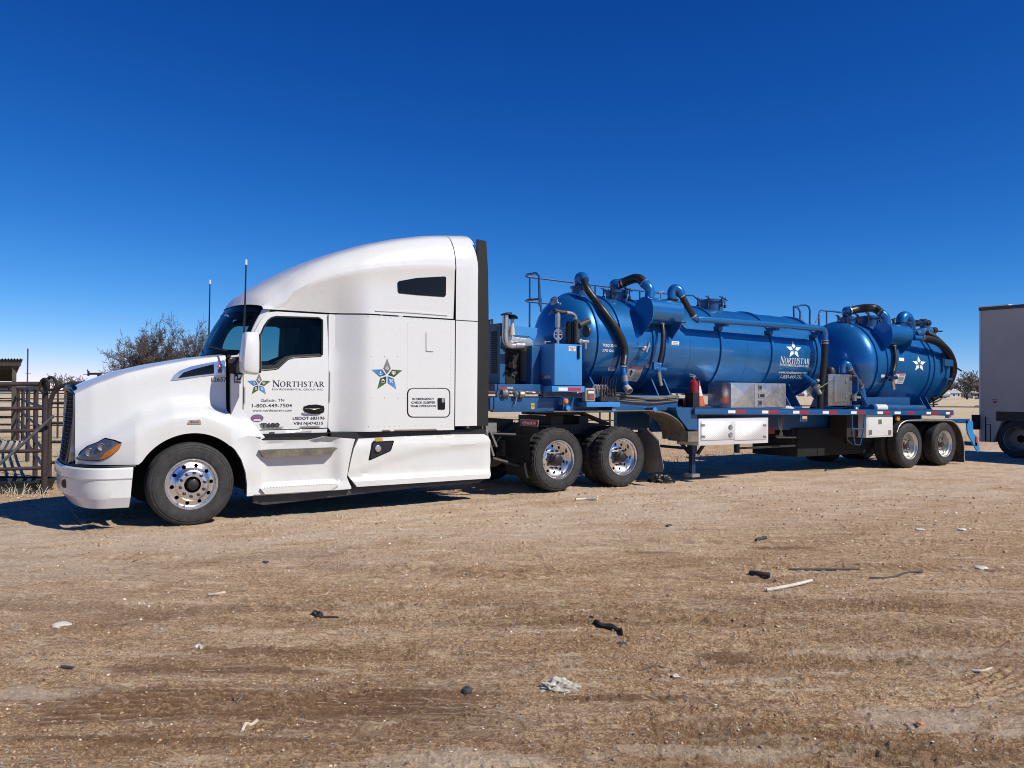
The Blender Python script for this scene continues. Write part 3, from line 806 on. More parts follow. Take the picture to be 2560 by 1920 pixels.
# dark chrome collar bridging the hood's front edge and the grille
DCH = mat('dark_chrome', (.05, .055, .075), .22, metal=1.0)
x0_, Q0 = hood_section(0.0)
rows = []
for q in Q0:
    if q.z < .80: continue
    o_ = Vector((x0_ + hood_x(0, q.y) + .004, q.y, q.z))
    zi = .72 + (q.z - .80) * (.90 / .855); yi = YC - min(gy(zi) - .01, (YC - q.y) * .80)
    i_ = Vector((nose(yi, zi) - .012, yi, min(zi, 1.635)))
    m_ = o_.lerp(i_, .35) + Vector((-.028, 0, .004))
    rows.append([o_, m_, i_])
for side_ in (0, 1):
    R2 = rows if not side_ else [[Vector((p.x, 2 * YC - p.y, p.z)) for p in r] for r in rows]
    MB().grid(R2).build('grille_crown', DCH, truck, sharp=50)

# ---- bumper ----------------------------------------------------------
bm_ = MB(); rows = []
side = [(.735, 0), (.715, -.024), (.61, -.034), (.59, -.012), (.48, -.004), (.385, .0), (.365, .016), (.262, .095)]
for t in np.linspace(-1, 1, 41):
    y = YC + 1.245 * math.sin(t * PI / 2) if abs(t) < .999 else YC + 1.245 * t
    a = abs(y - YC) / 1.245
    xf = 1.24 - 0.465 * (1 - min(1, a) ** 2.7) ** (1 / 2.2)
    row = []
    for z, o in side:
        lift = 0.05 * (1 - a) if z < .4 else 0
        row.append((xf + o * (1 - a ** 3), y + (o * .6 * a * (-1 if y > YC else 1)), z + lift * .3))
    rows.append(row)
def endcap(y, s):   # side return back to the wheel opening
    out = []
    for x in (1.27, 1.32, 1.40, 1.455):
        out.append([(x - (.735 - z) * .07 * (1 if x > 1.4 else 0), y - s * (.012 * sstep(1.2, 1.4, x)) + s * (o * .6), z) for z, o in side])
    return out
nearr = endcap(YC - 1.245, 1); farr = endcap(YC + 1.245, -1)
bm_.grid(list(reversed(nearr)) + rows + farr)
bumper = bm_.build('bumper', WHITE, truck, sharp=24)
t_ = MB(); q = xz('A', [(110, 1290), (465, 1283), (480, 1285), (470, 1300), (120, 1304)], 10.40)
top = [(r[0][0] + .03, r[0][1] + (.02 if r[0][1] < YC else -.02), .745) for r in (list(reversed(nearr)) + rows + farr)]
t_.tube(top, .014, 6); t_.build('bumper_trim', BLACKP, bumper)
fg = MB(); p = aY('A', 90, 1372, 10.92)
fg.lathe([(.055, 0), (.05, .03), (.001, .03)], (p.x + .02, 11.0, .52), (-1, -.5, 0), 16); fg.build('fog_lamp', BLACKG, bumper)

# ---- headlamp --------------------------------------------------------
hl_out = [aY('A', *p, 10.6) for p in [(157, 1250), (180, 1212), (215, 1182), (268, 1158), (303, 1136), (350, 1145), (383, 1158), (372, 1190), (340, 1222), (300, 1248), (262, 1262), (170, 1262)]]
hl2 = [(p.x, p.z) for p in hl_out]
hy = lambda x, z: hood_y(max(x, .905), z)
hd = MB().panel(hl2, [], lambda x, z: hy(x, z) - .006, sp=.05, thick=0.02, densify=.03); lamp = hd.build('headlight', BLACKG, truck)
def shrink(P, k, dx=0, dz=0):
    cx = sum(p[0] for p in P) / len(P); cz = sum(p[1] for p in P) / len(P)
    return [(cx + (p[0] - cx) * k + dx, cz + (p[1] - cz) * k + dz) for p in P]
hr = MB().panel(shrink(hl2, .9), [], lambda x, z: hy(x, z) - .010, sp=.03, thick=0, densify=.03); hr.build('reflector', LAMPCH, lamp, sharp=10)
for dx, r in ((1.03, .045), (1.14, .04)):
    pr = MB().lathe([(r * 1.15, -.014), (r, -.02), (r * .8, -.012), (.001, -.006)], (dx, hy(dx, .90) , .90 + (dx - 1.03) * .6), (0, 1, 0), 18); pr.build('projector', LAMPCH, lamp)
am = [(p.x, p.z) for p in [aY('A', *p, 10.58) for p in [(365, 1168), (380, 1162), (372, 1190), (340, 1220), (300, 1246), (272, 1254), (300, 1215), (335, 1190)]]]
MB().panel(am, [], lambda x, z: hy(x, z) - .016, sp=.04, thick=.01, densify=.03).build('turn_signal', AMBER, lamp)
MB().panel(shrink(hl2, .97), [], lambda x, z: hy(x, z) - .022, sp=.05, thick=0, densify=.03).build('lens', CLEAR, lamp)

# ---- hood vent, emblem, fender lamp -----------------------------------
hyo = lambda o: (lambda x, z: hood_y(x, z) - o)
vt = xz('A', [(653, 832), (668, 806), (700, 780), (760, 757), (850, 738), (935, 724), (940, 728), (936, 797), (800, 812), (690, 830)], 10.70)
MB().panel(vt, [], hyo(.008), sp=.06, thick=.02, densify=.04).build('vent_bezel', mat('satin_chrome', (.62, .63, .66), .22, metal=.9), truck)
vi = xz('A', [(690, 820), (720, 790), (780, 770), (880, 745), (882, 795), (800, 804)], 10.70)
MB().panel(vi, [], hyo(.014), sp=.06, thick=.01, densify=.04).build('vent_mesh', BLACKG, truck)
em = MB(); ec = aY('A', 913, 755, 10.70)
pl = [(ec.x + .028 * math.cos(t), ec.z + .030 * math.sin(t)) for t in np.linspace(0, 2 * PI, 14)[:-1]]
blob(em, pl, hyo(.02), (.45, .03, .04), 0)
blob(em, [(ec.x + .016 * math.cos(t), ec.z + .018 * math.sin(t)) for t in np.linspace(0, 2 * PI, 10)[:-1]], hyo(.023), (.75, .75, .78), 0)
for k in range(4): blob(em, [(ec.x - .022 + k * .012, ec.z - .03), (ec.x - .014 + k * .012, ec.z - .03), (ec.x - .014 + k * .012, ec.z - .085), (ec.x - .022 + k * .012, ec.z - .085)], hyo(.02), (.05, .05, .06), 0)
blob(em, [(ec.x - .03, ec.z + .0), (ec.x + .03, ec.z + .0), (ec.x + .026, ec.z - .095), (ec.x - .026, ec.z - .095)], hyo(.016), (.55, .56, .6), 0)
em.build('hood_emblem', PRINT, truck)
n_ = MB(); a, b = aY('A', 868, 838, 10.70), aY('A', 948, 838, 10.70); letter(n_, '12657', (a.x, a.z), (b.x, b.z), .052, hyo(.002), (.02, .02, .02), .015); n_.build('lettering', PRINT, hood)
fl = xz('A', [(735, 1062), (745, 1040), (805, 1038), (813, 1062)], 10.42)
fo = MB().panel(roundpoly(fl, .012), [], hyo(.012), sp=0, thick=.012, densify=.03).build('fender_lamp', CHROME, truck)
MB().panel(shrink(fl, .6), [], hyo(.02), sp=0, thick=.008, densify=.03).build('lens', LAMPCH, fo)

# ---- cowl and A pillar -------------------------------------------------
cw = MB()
rows = []
for t in np.linspace(-1, 1, 21):
    y = YC + t * .93; b_ = 1 - abs(t) ** 2.6
    xw = 2.80 - .30 * b_            # windscreen foot in plan
    rows.append([(2.56, y, interp(zsho, 1) + .03 * b_ - .10), (2.58, y, 2.06 + .05 * b_), (xw - .02, y, 2.085 + .03 * b_), (xw + .05, y, 2.10 + .03 * b_)])
cw.grid(rows); cw.build('cowl', BLACKP, truck)
cb = MB(); ca = xz('A', [(1030, 690), (965, 705), (960, 720), (1032, 735)], 10.72)
fend = xz('A', [(972, 795), (1040, 800), (1040, 1000), (1140, 1132), (1110, 1150), (1000, 1090), (972, 1030)], 10.60)
MB().panel(fend, [], lambda x, z: 10.605 + .02 * max(0, z - 1.9) - .12 * sstep(1.3, 1.05, z), sp=.08, thick=.05).build('cowl_side', WHITE, truck)
tail = xz('A', [(962, 985), (985, 1018), (1040, 1070), (1095, 1108), (1140, 1134), (1072, 1128), (1020, 1145), (975, 1172), (935, 1152), (950, 1080)], 10.43)
MB().panel(tail, [], lambda x, z: lerp(hood_y(min(x, 2.57), z), lerp(10.43, 10.50, sstep(1.0, 1.3, z)), sstep(2.5, 2.75, x)), sp=.05, thick=.05, densify=.04).build('fender_tail', WHITE, truck)
blk = xz('A', [(958, 720), (1035, 700), (1050, 790), (965, 795)], 10.66)
MB().panel(blk, [], flat(10.66), sp=0, thick=.05).build('cowl_corner', BLACKP, truck)
tip = xz('N', [(405, 980), (430, 935), (520, 925), (570, 870), (585, 830), (600, 940), (410, 985)], 10.72)
MB().panel(tip, [], flat(10.70), sp=0, thick=.06).build('pillar_foot', WHITE, truck)
# ---- windscreen ---------------------------------------------------------
def ws(t, v):
    s = abs(t); b_ = 1 - s ** 2.6
    yb, yt = YC + t * .90, YC + t * .865
    xb, zb_ = 2.79 - .30 * b_, 2.115 + .02 * b_
    xt, zt_ = 3.06 - .22 * b_, 2.755 + .035 * b_
    bow = .03 * math.sin(PI * v)
    return Vector((lerp(xb, xt, v) - bow, lerp(yb, yt, v), lerp(zb_, zt_, v)))
W_ = MB().grid([[ws(t, v) for t in np.linspace(-1, 1, 33)] for v in np.linspace(0, 1, 9)])
wsn = W_.build('windshield', GLASS, truck)
fr = MB()
for tt in (-.985, .985): fr.grid([[ws(tt - .03, v) + Vector((-.006, 0, 0)), ws(tt + .03, v) + Vector((-.006, 0, 0))] for v in np.linspace(0, 1, 9)])
fr.grid([[ws(t, v) + Vector((-.006, 0, 0)) for t in np.linspace(-1, 1, 33)] for v in (.86, .94, 1.01)])
fr.grid([[ws(t, v) + Vector((-.006, 0, 0)) for t in np.linspace(-1, 1, 33)] for v in (-.02, .08)])
fr.build('windshield_trim', BLACKG, wsn)
ap = MB(); rows = []
for v in np.linspace(-.04, 1.04, 12):
    p = ws(-1, v); q = Vector((p.x + .10, door_y(0, p.z) + .02, p.z - .0)); rows.append([p + Vector((-.002, .02, 0)), p + Vector((.012, -.03, 0)), p.lerp(q, .6) + Vector((0, -.012, 0)), q])
ap.grid(rows); pil = ap.build('a_pillar', WHITE, truck); mirror_obj(pil, truck)
for k, (t0, t1) in enumerate(((-.80, -.15), (.10, .55))):
    w_ = MB(); pth = [ws(lerp(t0, t1, s), .04 + .10 * math.sin(s * 1.5)) + Vector((-.03, 0, .01)) for s in np.linspace(0, 1, 8)]
    w_.tube(pth, .012, 6); w_.build('wiper', BLACKP, truck)

# ---- roof fairing -------------------------------------------------------
zr = [(3.03, 2.80), (3.08, 2.935), (3.20, 3.07), (3.45, 3.275), (3.75, 3.455), (4.10, 3.62), (4.55, 3.79), (5.0, 3.92), (5.45, 4.02), (5.74, 4.06)]
c2 = [(3.03, 2.74), (3.30, 2.77)] + [(aY('B', *p, 10.45).x, aY('B', *p, 10.45).z) for p in [(400, 385), (520, 318), (640, 285), (760, 268), (900, 253), (1050, 246), (1200, 246), (1280, 255)]]
c2 = sorted(c2)
def roof_section(x):
    zt = interp(zr, x); zc = min(interp(c2, x), zt - .02)
    zb = 2.712; yl = slp_y(x, 2.2) + .02
    yb = interp([(3.03, 10.72), (3.25, 10.64), (3.6, 10.56), (4.0, 10.485), (4.4, 10.42), (4.9, 10.385), (5.74, 10.372)], x)
    hgt = zt - zc
    y2 = lerp(yb + .016, yl + .02, sstep(3.5, 3.05, x)); P = [(yl + .012, zb), (lerp(yl, y2, .45) + .004, lerp(zb, max(zb + .02, zc - .05), .5)), (y2, max(zb + .012, zc - .045)), (yb - .002, zc + .012)]
    P += [(yb + .03, zc + .32 * hgt), (yb + .11, zc + .60 * hgt), (yb + .27, zc + .83 * hgt), (lerp(yb + .27, YC, .42), zc + .955 * hgt), (YC, zt)]
    Q = [Vector((0, *p)) for p in P[:3]] + crom([Vector((0, *p)) for p in P[3:]], 5)
    return Q
rows = []
for x in [3.03, 3.04, 3.06, 3.09, 3.13, 3.18, 3.24, 3.32] + list(np.linspace(3.42, 5.735, 30)):
    Q = roof_section(x); half = []
    fx = math.exp(-(x - 3.03) / .28)
    for q in Q:
        t = min(1, max(0, (YC - q.y) / .87)); b_ = 1 - t ** 2.6
        half.append(Vector((x - .20 * b_ * fx, q.y, q.z)))
    rows.append(half + [Vector((p.x, 2 * YC - p.y, p.z)) for p in reversed(half[:-1])])
rows.append([Vector((5.742, p.y + (YC - p.y) * .03, p.z - .03)) for p in rows[-1]])
roof = MB().grid(rows).build('roof_fairing', WHITE, truck, sharp=40)
def roof_y(x, z):
    Q = roof_section(min(5.73, max(3.04, x)))
    for a, b in zip(Q, Q[1:]):
        if a.z <= z <= b.z: return a.y + (b.y - a.y) * (z - a.z) / max(1e-6, b.z - a.z)
    return Q[-1].y
ry = lambda o: (lambda x, z: roof_y(x, z) - o)
rw = xz('B', [(972, 330), (980, 320), (1080, 302), (1235, 294), (1243, 300), (1243, 400), (1235, 409), (1080, 398), (982, 388), (975, 380)], 10.40)
MB().panel(roundpoly(rw, .02, 3), [], ry(.006), sp=0, thick=.02, densify=.1).build('sleeper_window', BLACKG, roof)
rib = xz('B', [(850, 482), (1050, 488), (1255, 508), (1255, 513), (1050, 497), (850, 487)], 10.40)
MB().panel(rib, [], ry(.012), sp=0, thick=.012, densify=.1).build('rain_rib', WHITE, roof)
ml = xz('B', [(180, 435), (188, 421), (218, 421), (207, 441), (186, 443)], 10.80)
mk = MB().panel(ml, [], lambda x, z: roof_y(x, z) - .012, sp=0, thick=.02); mk.build('marker_lamp', BLACKG, roof)

# ---- doors --------------------------------------------------------------
d_out = xz('N', [(765, 600), (820, 500), (880, 410), (940, 350), (985, 328), (1080, 318), (1500, 330), (1783, 350)], 10.62) + \
        xz('L', [(1372, 0), (1365, 600), (1352, 1040), (290, 1078), (60, 830), (45, 760), (48, 240)], 10.585) + xz('N', [(610, 1190), (600, 900)], 10.585)
d_win = xz('N', [(830, 1110), (826, 720), (850, 640), (905, 520), (960, 445), (1010, 408), (1070, 392), (1660, 408), (1712, 440), (1712, 480), (1697, 920), (1680, 942), (1300, 962), (1220, 985), (1150, 1045), (1080, 1110), (1040, 1122), (835, 1140)], 10.60)
d_out = [(p[0], min(p[1], 2.688)) for p in d_out]
door = MB().panel(d_out, [d_win], door_y, sp=.10, thick=.035).build('door', WHITE, truck, sharp=25)
gl = MB().panel(shrink(d_win, 1.01), [], lambda x, z: door_y(x, z) + .028, sp=0, thick=0); glass = gl.build('window', GLASS, door)
tr = MB(); 
P = [Vector((x, door_y(x, z) + .004, z)) for x, z in d_win]; tr.tube(P + [P[0]], .013, 6, caps=False); tr.build('window_seal', BLACKP, door)
lo = xz('N', [(830, 1050), (880, 1065), (1040, 1060), (1100, 1010), (1190, 945), (1290, 925), (1660, 905), (1690, 915), (1690, 940), (1300, 962), (1220, 985), (1150, 1045), (1060, 1115), (835, 1140)], 10.60)
MB().panel(lo, [], lambda x, z: door_y(x, z) + .012, sp=0, thick=.01).build('window_ledge', BLACKP, door)
dh = xz('L', [(975, 750), (985, 715), (1060, 690), (1180, 683), (1290, 705), (1303, 750), (1295, 800), (1220, 828), (1100, 828), (1000, 795)], 10.585)
hnd = MB().panel(dh, [], lambda x, z: door_y(x, z) - .010, sp=0, thick=.015, densify=.04).build('door_handle', BLACKG, door)
hq = MB(); a, b = aY('L', 995, 768, 10.55), aY('L', 1285, 765, 10.55); hq.tube([(a.x, 10.56, a.z), (a.x + .04, 10.545, a.z + .003), (b.x - .04, 10.545, b.z + .003), (b.x, 10.56, b.z)], .012, 8); hq.build('pull', BLACKG, door)
fdoor = mirror_obj(door, truck); 
for c in (glass,): mirror_obj(c, fdoor)
# lettering on the door
D = MB()
LD = lambda x, y: (lambda p: (p.x, p.z))(aY('L', x, y, 10.583))
lh = lambda y0, y1, x=600: LD(x, y0)[1] - LD(x, y1)[1]
DK, GR = (.012, .016, .04), (.10, .11, .13)
letter(D, 'NORTHSTAR', LD(502, 412), LD(1306, 412), lh(330, 412, 900), door_y, DK, serif=True)
letter(D, 'ENVIRONMENTAL GROUP, INC.', LD(500, 464), LD(1296, 467), lh(436, 465), door_y, GR, -.005)
letter(D, 'Gallatin, TN', LD(326, 641), LD(686, 638), lh(598, 640), door_y, DK)
letter(D, '1-800-449-7504', LD(192, 728), LD(806, 724), lh(675, 727), door_y, DK, .008)
letter(D, 'www.northstarenv.com', LD(200, 793), LD(806, 790), lh(757, 793), door_y, DK)
letter(D, 'USDOT 683196', LD(818, 921), LD(1308, 912), lh(873, 918), door_y, DK, .02)
letter(D, 'VIN NJ474215', LD(830, 997), LD(1288, 990), lh(952, 995), door_y, DK, .02)
D.build('lettering', PRINT, door)
sl = MB(); c_ = LD(298, 372); star(sl, c_[0], c_[1] - .005, LD(298, 190)[1] - c_[1], door_y, sx=1.02); sl.build('star_logo', PRINT, door)
st = MB(); c_ = LD(270, 894); ov = lambda k: [(c_[0] + .083 * k * math.cos(t), c_[1] + .049 * k * math.sin(t)) for t in np.linspace(0, 2 * PI, 25)[:-1]]
blob(st, ov(1), door_y, (.13, .12, .16), .003); blob(st, ov(.88), door_y, (.16, .09, .26), .005)
blob(st, [(c_[0] - .05, c_[1] - .035), (c_[0] + .05, c_[1] - .035), (c_[0] + .04, c_[1] - .012), (c_[0] - .04, c_[1] - .012)], door_y, (.6, .6, .55), .007)
letter(st, 'CERTIFIED', (c_[0] - .06, c_[1] + .005), (c_[0] + .06, c_[1] + .005), .018, door_y, (.5, .16, .08), .02, off=.008); st.build('oval_sticker', PRINT, door)
b6 = MB(); a, b = LD(325, 1040), LD(612, 1032); letter(b6, 'T680', a, b, .055, door_y, (.03, .03, .035), .05, off=.006)
blob(b6, [LD(305, 985), LD(628, 985), LD(600, 1030), LD(330, 1040)], door_y, (.16, .16, .155), .003); b6.build('model_badge', PRINT, door)
# rocker panel below the door with extinguisher notice
rk = xz('L', [(292, 1086), (1345, 1056), (1338, 1110), (1250, 1120), (1180, 1150), (1130, 1172), (385, 1192)], 10.59)
rock = MB().panel(rk, [], lambda x, z: 10.60, sp=.1, thick=.04).build('rocker_panel', WHITE, truck)
np_ = MB(); blob(np_, [LD(445, 1150), LD(1110, 1085), LD(1070, 1170), LD(450, 1183)], flat(10.597), (.35, .36, .35), 0); blob(np_, [LD(540, 1160), LD(1068, 1150), LD(1066, 1170), LD(540, 1182)], flat(10.594), (.8, .8, .78), 0)
letter(np_, 'FIRE EXTINGUISHER INSIDE', LD(636, 1174), LD(992, 1166), .024, flat(10.592), (.35, .02, .02), .02)
blob(np_, [LD(450, 1108), LD(535, 1104), LD(535, 1183), LD(452, 1187)], flat(10.592), (.07, .07, .075), 0); np_.build('notice', PRINT, rock)
sk = MB(); a = aY('N', 475, 1185, 10.6); b = aY('N', 570, 1315, 10.6)
blob(sk, [(a.x, a.z), (b.x, a.z), (b.x, b.z), (a.x, b.z)], flat(10.595), (.01, .01, .01), 0)
w_ = b.x - a.x; h_ = a.z - b.z
blob(sk, [(a.x + w_ * .55, a.z - h_ * .06), (a.x + w_ * .95, a.z - h_ * .08), (a.x + w_ * .8, a.z - h_ * .42), (a.x + w_ * .5, a.z - h_ * .5)], flat(10.592), (.8, .8, .8), 0)
blob(sk, [(a.x + w_ * .15, a.z - h_ * .3), (a.x + w_ * .3, a.z - h_ * .25), (a.x + w_ * .35, a.z - h_ * .6), (a.x + w_ * .12, a.z - h_ * .65)], flat(10.592), (.8, .8, .8), 0)
blob(sk, [(a.x + w_ * .1, a.z - h_ * .7), (a.x + w_ * .9, a.z - h_ * .66), (a.x + w_ * .9, a.z - h_ * .74), (a.x + w_ * .1, a.z - h_ * .78)], flat(10.592), (.7, .7, .7), 0)
letter(sk, '501-3657', (a.x + .005, b.z + h_ * .04), (b.x - .005, b.z + h_ * .04), .02, flat(10.592), (.7, .7, .7)); sk.build('lessor_sticker', PRINT, truck)

# ---- sleeper ------------------------------------------------------------
s_out = [(3.912, 1.145), (3.912, 2.690)] + xz('B', [(1291, 541)], 10.385) + [(5.742, 1.086)] + [(4.45, 1.088), (3.95, 1.09)]
s_out[2] = (5.742, 2.688)
ld = roundpoly(xz('M', [(985, 925), (1860, 925), (1860, 1512), (985, 1512)], 10.385), .085, 6)
slp = MB().panel(s_out, [ld], slp_y, sp=.06, thick=.03, densify=.06).build('sleeper_side', WHITE, truck, sharp=20)
mirror_obj(slp, truck)
ldoor = MB().panel(shrink(ld, .972), [], flat(10.380), sp=0, thick=.02).build('luggage_door', WHITE, truck, smooth=False)
gk = MB(); P = [Vector((x, 10.388, z)) for x, z in ld]; gk.tube(P + [P[0]], .011, 6, caps=False); gk.build('door_gasket', BLACKP, ldoor)
lm = MB(); LM = lambda x, y: (lambda p: (p.x, p.z))(aY('M', x, y, 10.38))
letter(lm, 'IN EMERGENCY', LM(1085, 1160), LM(1540, 1158), LM(0, 1115)[1] - LM(0, 1160)[1], flat(10.38), DK, .02)
letter(lm, 'CHECK SLEEPER', LM(1062, 1235), LM(1560, 1232), LM(0, 1190)[1] - LM(0, 1235)[1], flat(10.38), DK, .02)
letter(lm, 'TEAM OPERATION', LM(1045, 1308), LM(1575, 1306), LM(0, 1265)[1] - LM(0, 1308)[1], flat(10.38), DK, .02)
lm.build('lettering', PRINT, ldoor)
lt = MB().panel(roundpoly([LM(1607, 1120), LM(1760, 1120), LM(1760, 1360), LM(1612, 1360)], .02), [], flat(10.372), sp=0, thick=.01).build('latch', BLACKG, ldoor)
a = LM(1715, 1168); MB().box((a[0] - .022, 10.366, a[1] - .03), (a[0] + .022, 10.372, a[1] + .03)).build('latch_button', STEEL, ldoor)
ss = MB(); c_ = LM(562, 648); star(ss, c_[0], c_[1], LM(562, 295)[1] - c_[1], flat(10.385), sx=1.03); ss.build('star_logo', PRINT, slp)
vp = xz('B', [(1132, 604), (1180, 602), (1176, 714), (1132, 712)], 10.385)
MB().panel(roundpoly(vp, .02), [], flat(10.372), sp=0, thick=.015).build('vent_cover', WHITE, truck, smooth=False)
bt = MB()
for k in range(17): p = aY('B', 1030, 560 + k * 22.3, 10.385); bolt_row(bt, [(p.x, 10.385, p.z)])
for k in range(30): p = aY('B', lerp(1272, 1268, k / 29), 560 + k * 19.8, 10.385); bolt_row(bt, [(p.x, 10.385, p.z)], .006)
for k in range(15): p = aY('B', 810 + k * 31, lerp(515, 538, k / 14), 10.385); bolt_row(bt, [(p.x, 10.385, p.z)])
for k in range(16): p = aY('B', 812 + k * 29, lerp(1133, 1128, k / 15), 10.385); bolt_row(bt, [(p.x, 10.385, p.z)])
for x in (235, 515, 793):
    for y in (250, 1108): p = aY('M', x, y, 10.385); bolt_row(bt, [(p.x, 10.385, p.z)], .010, .006)
for k in range(7): p = aY('M', 1130 + 100 * k, 900, 10.385); bolt_row(bt, [(p.x, 10.385, p.z)])
bt.build('rivets', mat('white_rivet', (.68, .68, .67), .45), slp, kind='stuff')
# side extender (white) and black rubber extension, full width round the back
ex = MB()
def ext_row(x, dy=0.0, top=4.025):
    P = [(10.375 + dy, 1.142), (10.372 + dy, 2.0), (10.375 + dy, 2.69), (10.385 + dy, 3.3), (10.40 + dy, 3.70), (10.47 + dy, 3.88), (10.62 + dy, top - .075), (10.95, top - .01), (YC, top + .015)]
    Q = crom([Vector((x, *p)) for p in P], 4); return Q + [Vector((x, 2 * YC - p.y, p.z)) for p in reversed(Q[:-1])]
def ext2(x, dz_=0.0, inn=0.0):
    Q = roof_section(5.73); U = [q for q in Q[3:]]
    P = [Vector((x, 10.375 + inn, 1.142)), Vector((x, 10.372 + inn, 2.0)), Vector((x, 10.373 + inn, 2.69)), Vector((x, 10.375 + inn, 3.1))]
    P += [Vector((x, q.y + inn * (YC - q.y), q.z + dz_ - inn)) for q in U]
    return P + [Vector((x, 2 * YC - p.y, p.z)) for p in reversed(P[:-1])]
ex.grid([ext2(5.765, -.02, .03), ext2(5.752, .004), ext2(5.95, .022), ext2(6.09, .038), ext2(6.125, .030, .008), ext2(6.14, .01, .03)])
exo = ex.build('side_extender', WHITE, truck, sharp=40)
g2 = MB(); g2.box((5.752, 10.368, 2.688), (6.12, 10.38, 2.697)); g2.build('seam', BLACKP, exo)
bx = MB()
for s in (-1, 1):
    y = lambda v: YC + s * (YC - v)
    rows = []
    for z, x1 in ((1.135, 6.355), (2.0, 6.36), (2.9, 6.35), (3.5, 6.335), (3.92, 6.30)):
        rows.append([(6.12, y(10.395), z), (x1, y(10.44), z), (x1, y(10.47), z), (6.12, y(10.43), z)])
    bx = MB().grid(rows, closed=True); bx.add([rows[-1][0], rows[-1][1], rows[-1][2], rows[-1][3]], [(0, 1, 2, 3)])
    bx.build('rubber_extension', mat('extension_rubber', (.010, .010, .010), .75, var=.2), truck, sharp=30)
bw = MB(); bw.box((6.02, 10.50, 1.10), (6.06, 12.74, 3.72)); bw.build('cab_back', WHITE, truck)

# ---- cab interior --------------------------------------------------------
ci = MB(); ci.box((3.05, 10.75, 1.2), (6.0, 12.5, 1.3)); ci.box((4.15, 10.70, 1.3), (4.2, 12.55, 2.69)); ci.box((2.86, 10.80, 1.75), (3.14, 12.44, 2.03))
ci.build('cabin_lining', SEATM, truck)
hd_ = MB(); hd_.box((3.12, 10.72, 2.63), (4.2, 12.52, 2.69)); hd_.build('headliner', SEATM, truck)
for y in (11.0, 11.85):
    s2 = MB(); s2.box((3.50, y, 1.55), (3.98, y + .48, 1.72)); s2.beam((3.93, y + .24, 1.68), (4.05, y + .24, 2.35), .46, .13, (1, 0, 0)); s2.beam((4.04, y + .24, 2.38), (4.07, y + .24, 2.56), .26, .08, (1, 0, 0)); s2.build('seat', SEATM, truck, bevel=.03)
sw = MB(); c0 = Vector((3.28, 11.22, 2.02)); ax = Vector((-.45, 0, .9)).normalized(); u1 = Vector((0, 1, 0)); u2 = ax.cross(u1)
ring = [c0 + (u1 * math.cos(t) + u2 * math.sin(t)) * .235 for t in np.linspace(0, 2 * PI, 29)]
sw.tube(ring, .016, 8, caps=False)
for t in (.3, 2.84, 4.7): sw.tube([c0, c0 + (u1 * math.cos(t) + u2 * math.sin(t)) * .23], .014, 6)
sw.tube([c0, c0 - ax * .35], .03, 8); sw.build('steering_wheel', BLACKP, truck)

# ---- mirror and antennas ---------------------------------------------------
mh = MB(); ml_ = [aY('N', *p, 10.15) for p in [(622, 622), (650, 604), (780, 602), (800, 615), (812, 640), (822, 760), (820, 1120), (812, 1185), (790, 1200), (660, 1190), (600, 1172), (582, 1130), (580, 990), (600, 760)]]
rows = []
for k, (dy, sc) in enumerate(((-.115, .80), (-.10, .93), (-.05, 1.0), (.04, 1.0), (.10, .95), (.115, .86))):
    cx = sum(p.x for p in ml_) / len(ml_); cz = sum(p.z for p in ml_) / len(ml_)
    rows.append([(cx + (p.x - cx) * sc, 10.22 + dy, cz + (p.z - cz) * (sc * .5 + .5)) for p in ml_])
mh.grid(rows, closed=True); mh.add(rows[0], [tuple(range(len(ml_)))]); mh.add(rows[-1], [tuple(range(len(ml_) - 1, -1, -1))])
mir = mh.build('wing_mirror', WHITE, truck, sharp=45)
mg = MB(); mg.box((2.838, 10.115, 1.86), (2.862, 10.335, 2.345)); mg.build('mirror_bezel', BLACKP, mir, bevel=.01)
mg = MB(); mg.box((2.863, 10.135, 1.89), (2.866, 10.315, 2.32)); mg.build('mirror_glass', CHROME, mir)
arm = MB(); arm.tube([(2.76, 10.30, 2.28), (2.86, 10.66, 2.22)], .022, 8); arm.tube([(2.76, 10.30, 1.98), (2.84, 10.64, 1.96)], .022, 8); arm.tube([(2.76, 10.30, 1.98), (2.72, 10.26, 2.28)], .02, 8); arm.build('mirror_arm', BLACKP, mir)
for nme, pts_, Y in (('near', [(1040, 640), (1048, 400), (1053, 215)], 10.30), ('far', [(855, 612), (858, 480), (861, 318)], 12.95)):
    an = MB(); P = [aY('A', *p, Y) for p in pts_]; an.tube(P, .013, 6, smooth=3, r1=.009)
    if Y > 12: an.tube([P[0], (2.75, 12.75, 1.95), (2.75, 12.5, 1.90)], .013, 6)
    q = an.build('antenna', BLACKP, truck)  #; q = an.build('antenna', BLACKP, truck)
    tp = MB(); tp.cyl(P[-1] - Vector((0, 0, .005)), P[-1] + Vector((0, 0, .06)), .016, 8); tp.build('antenna_tip', WHITE, q)

# ---- step fairing, tank fairing ----------------------------------------------
def lower_y(x, z):   # step recess pressed into the fairing
    y = 10.375
    r = sstep(2.93, 3.06, x) * sstep(4.06, 3.86, x) * sstep(.40, .46, z) * sstep(1.03, .985, z)
    y += .085 * r * (1 - .25 * sstep(.5, .95, z))
    y -= .012 * sstep(.42, .34, z)
    y += .05 * sstep(3.05, 2.76, x) * sstep(.6, 1.0, z)
    return y
f_out = xz('Q', [(178, 570), (183, 480), (170, 380), (140, 280), (95, 205), (52, 165), (130, 118), (200, 92), (240, 98), (310, 132)], 10.38) + \
        [(3.05, 1.003)] + xz('Q', [(680, 128), (790, 98), (1035, 118), (1010, 200), (985, 320), (970, 420), (1002, 498), (1000, 512), (600, 545)], 10.38)
stp = MB().panel(f_out, [], lower_y, sp=.045, thick=.05, densify=.045).build('step_fairing', WHITE_LOW, truck, sharp=22)
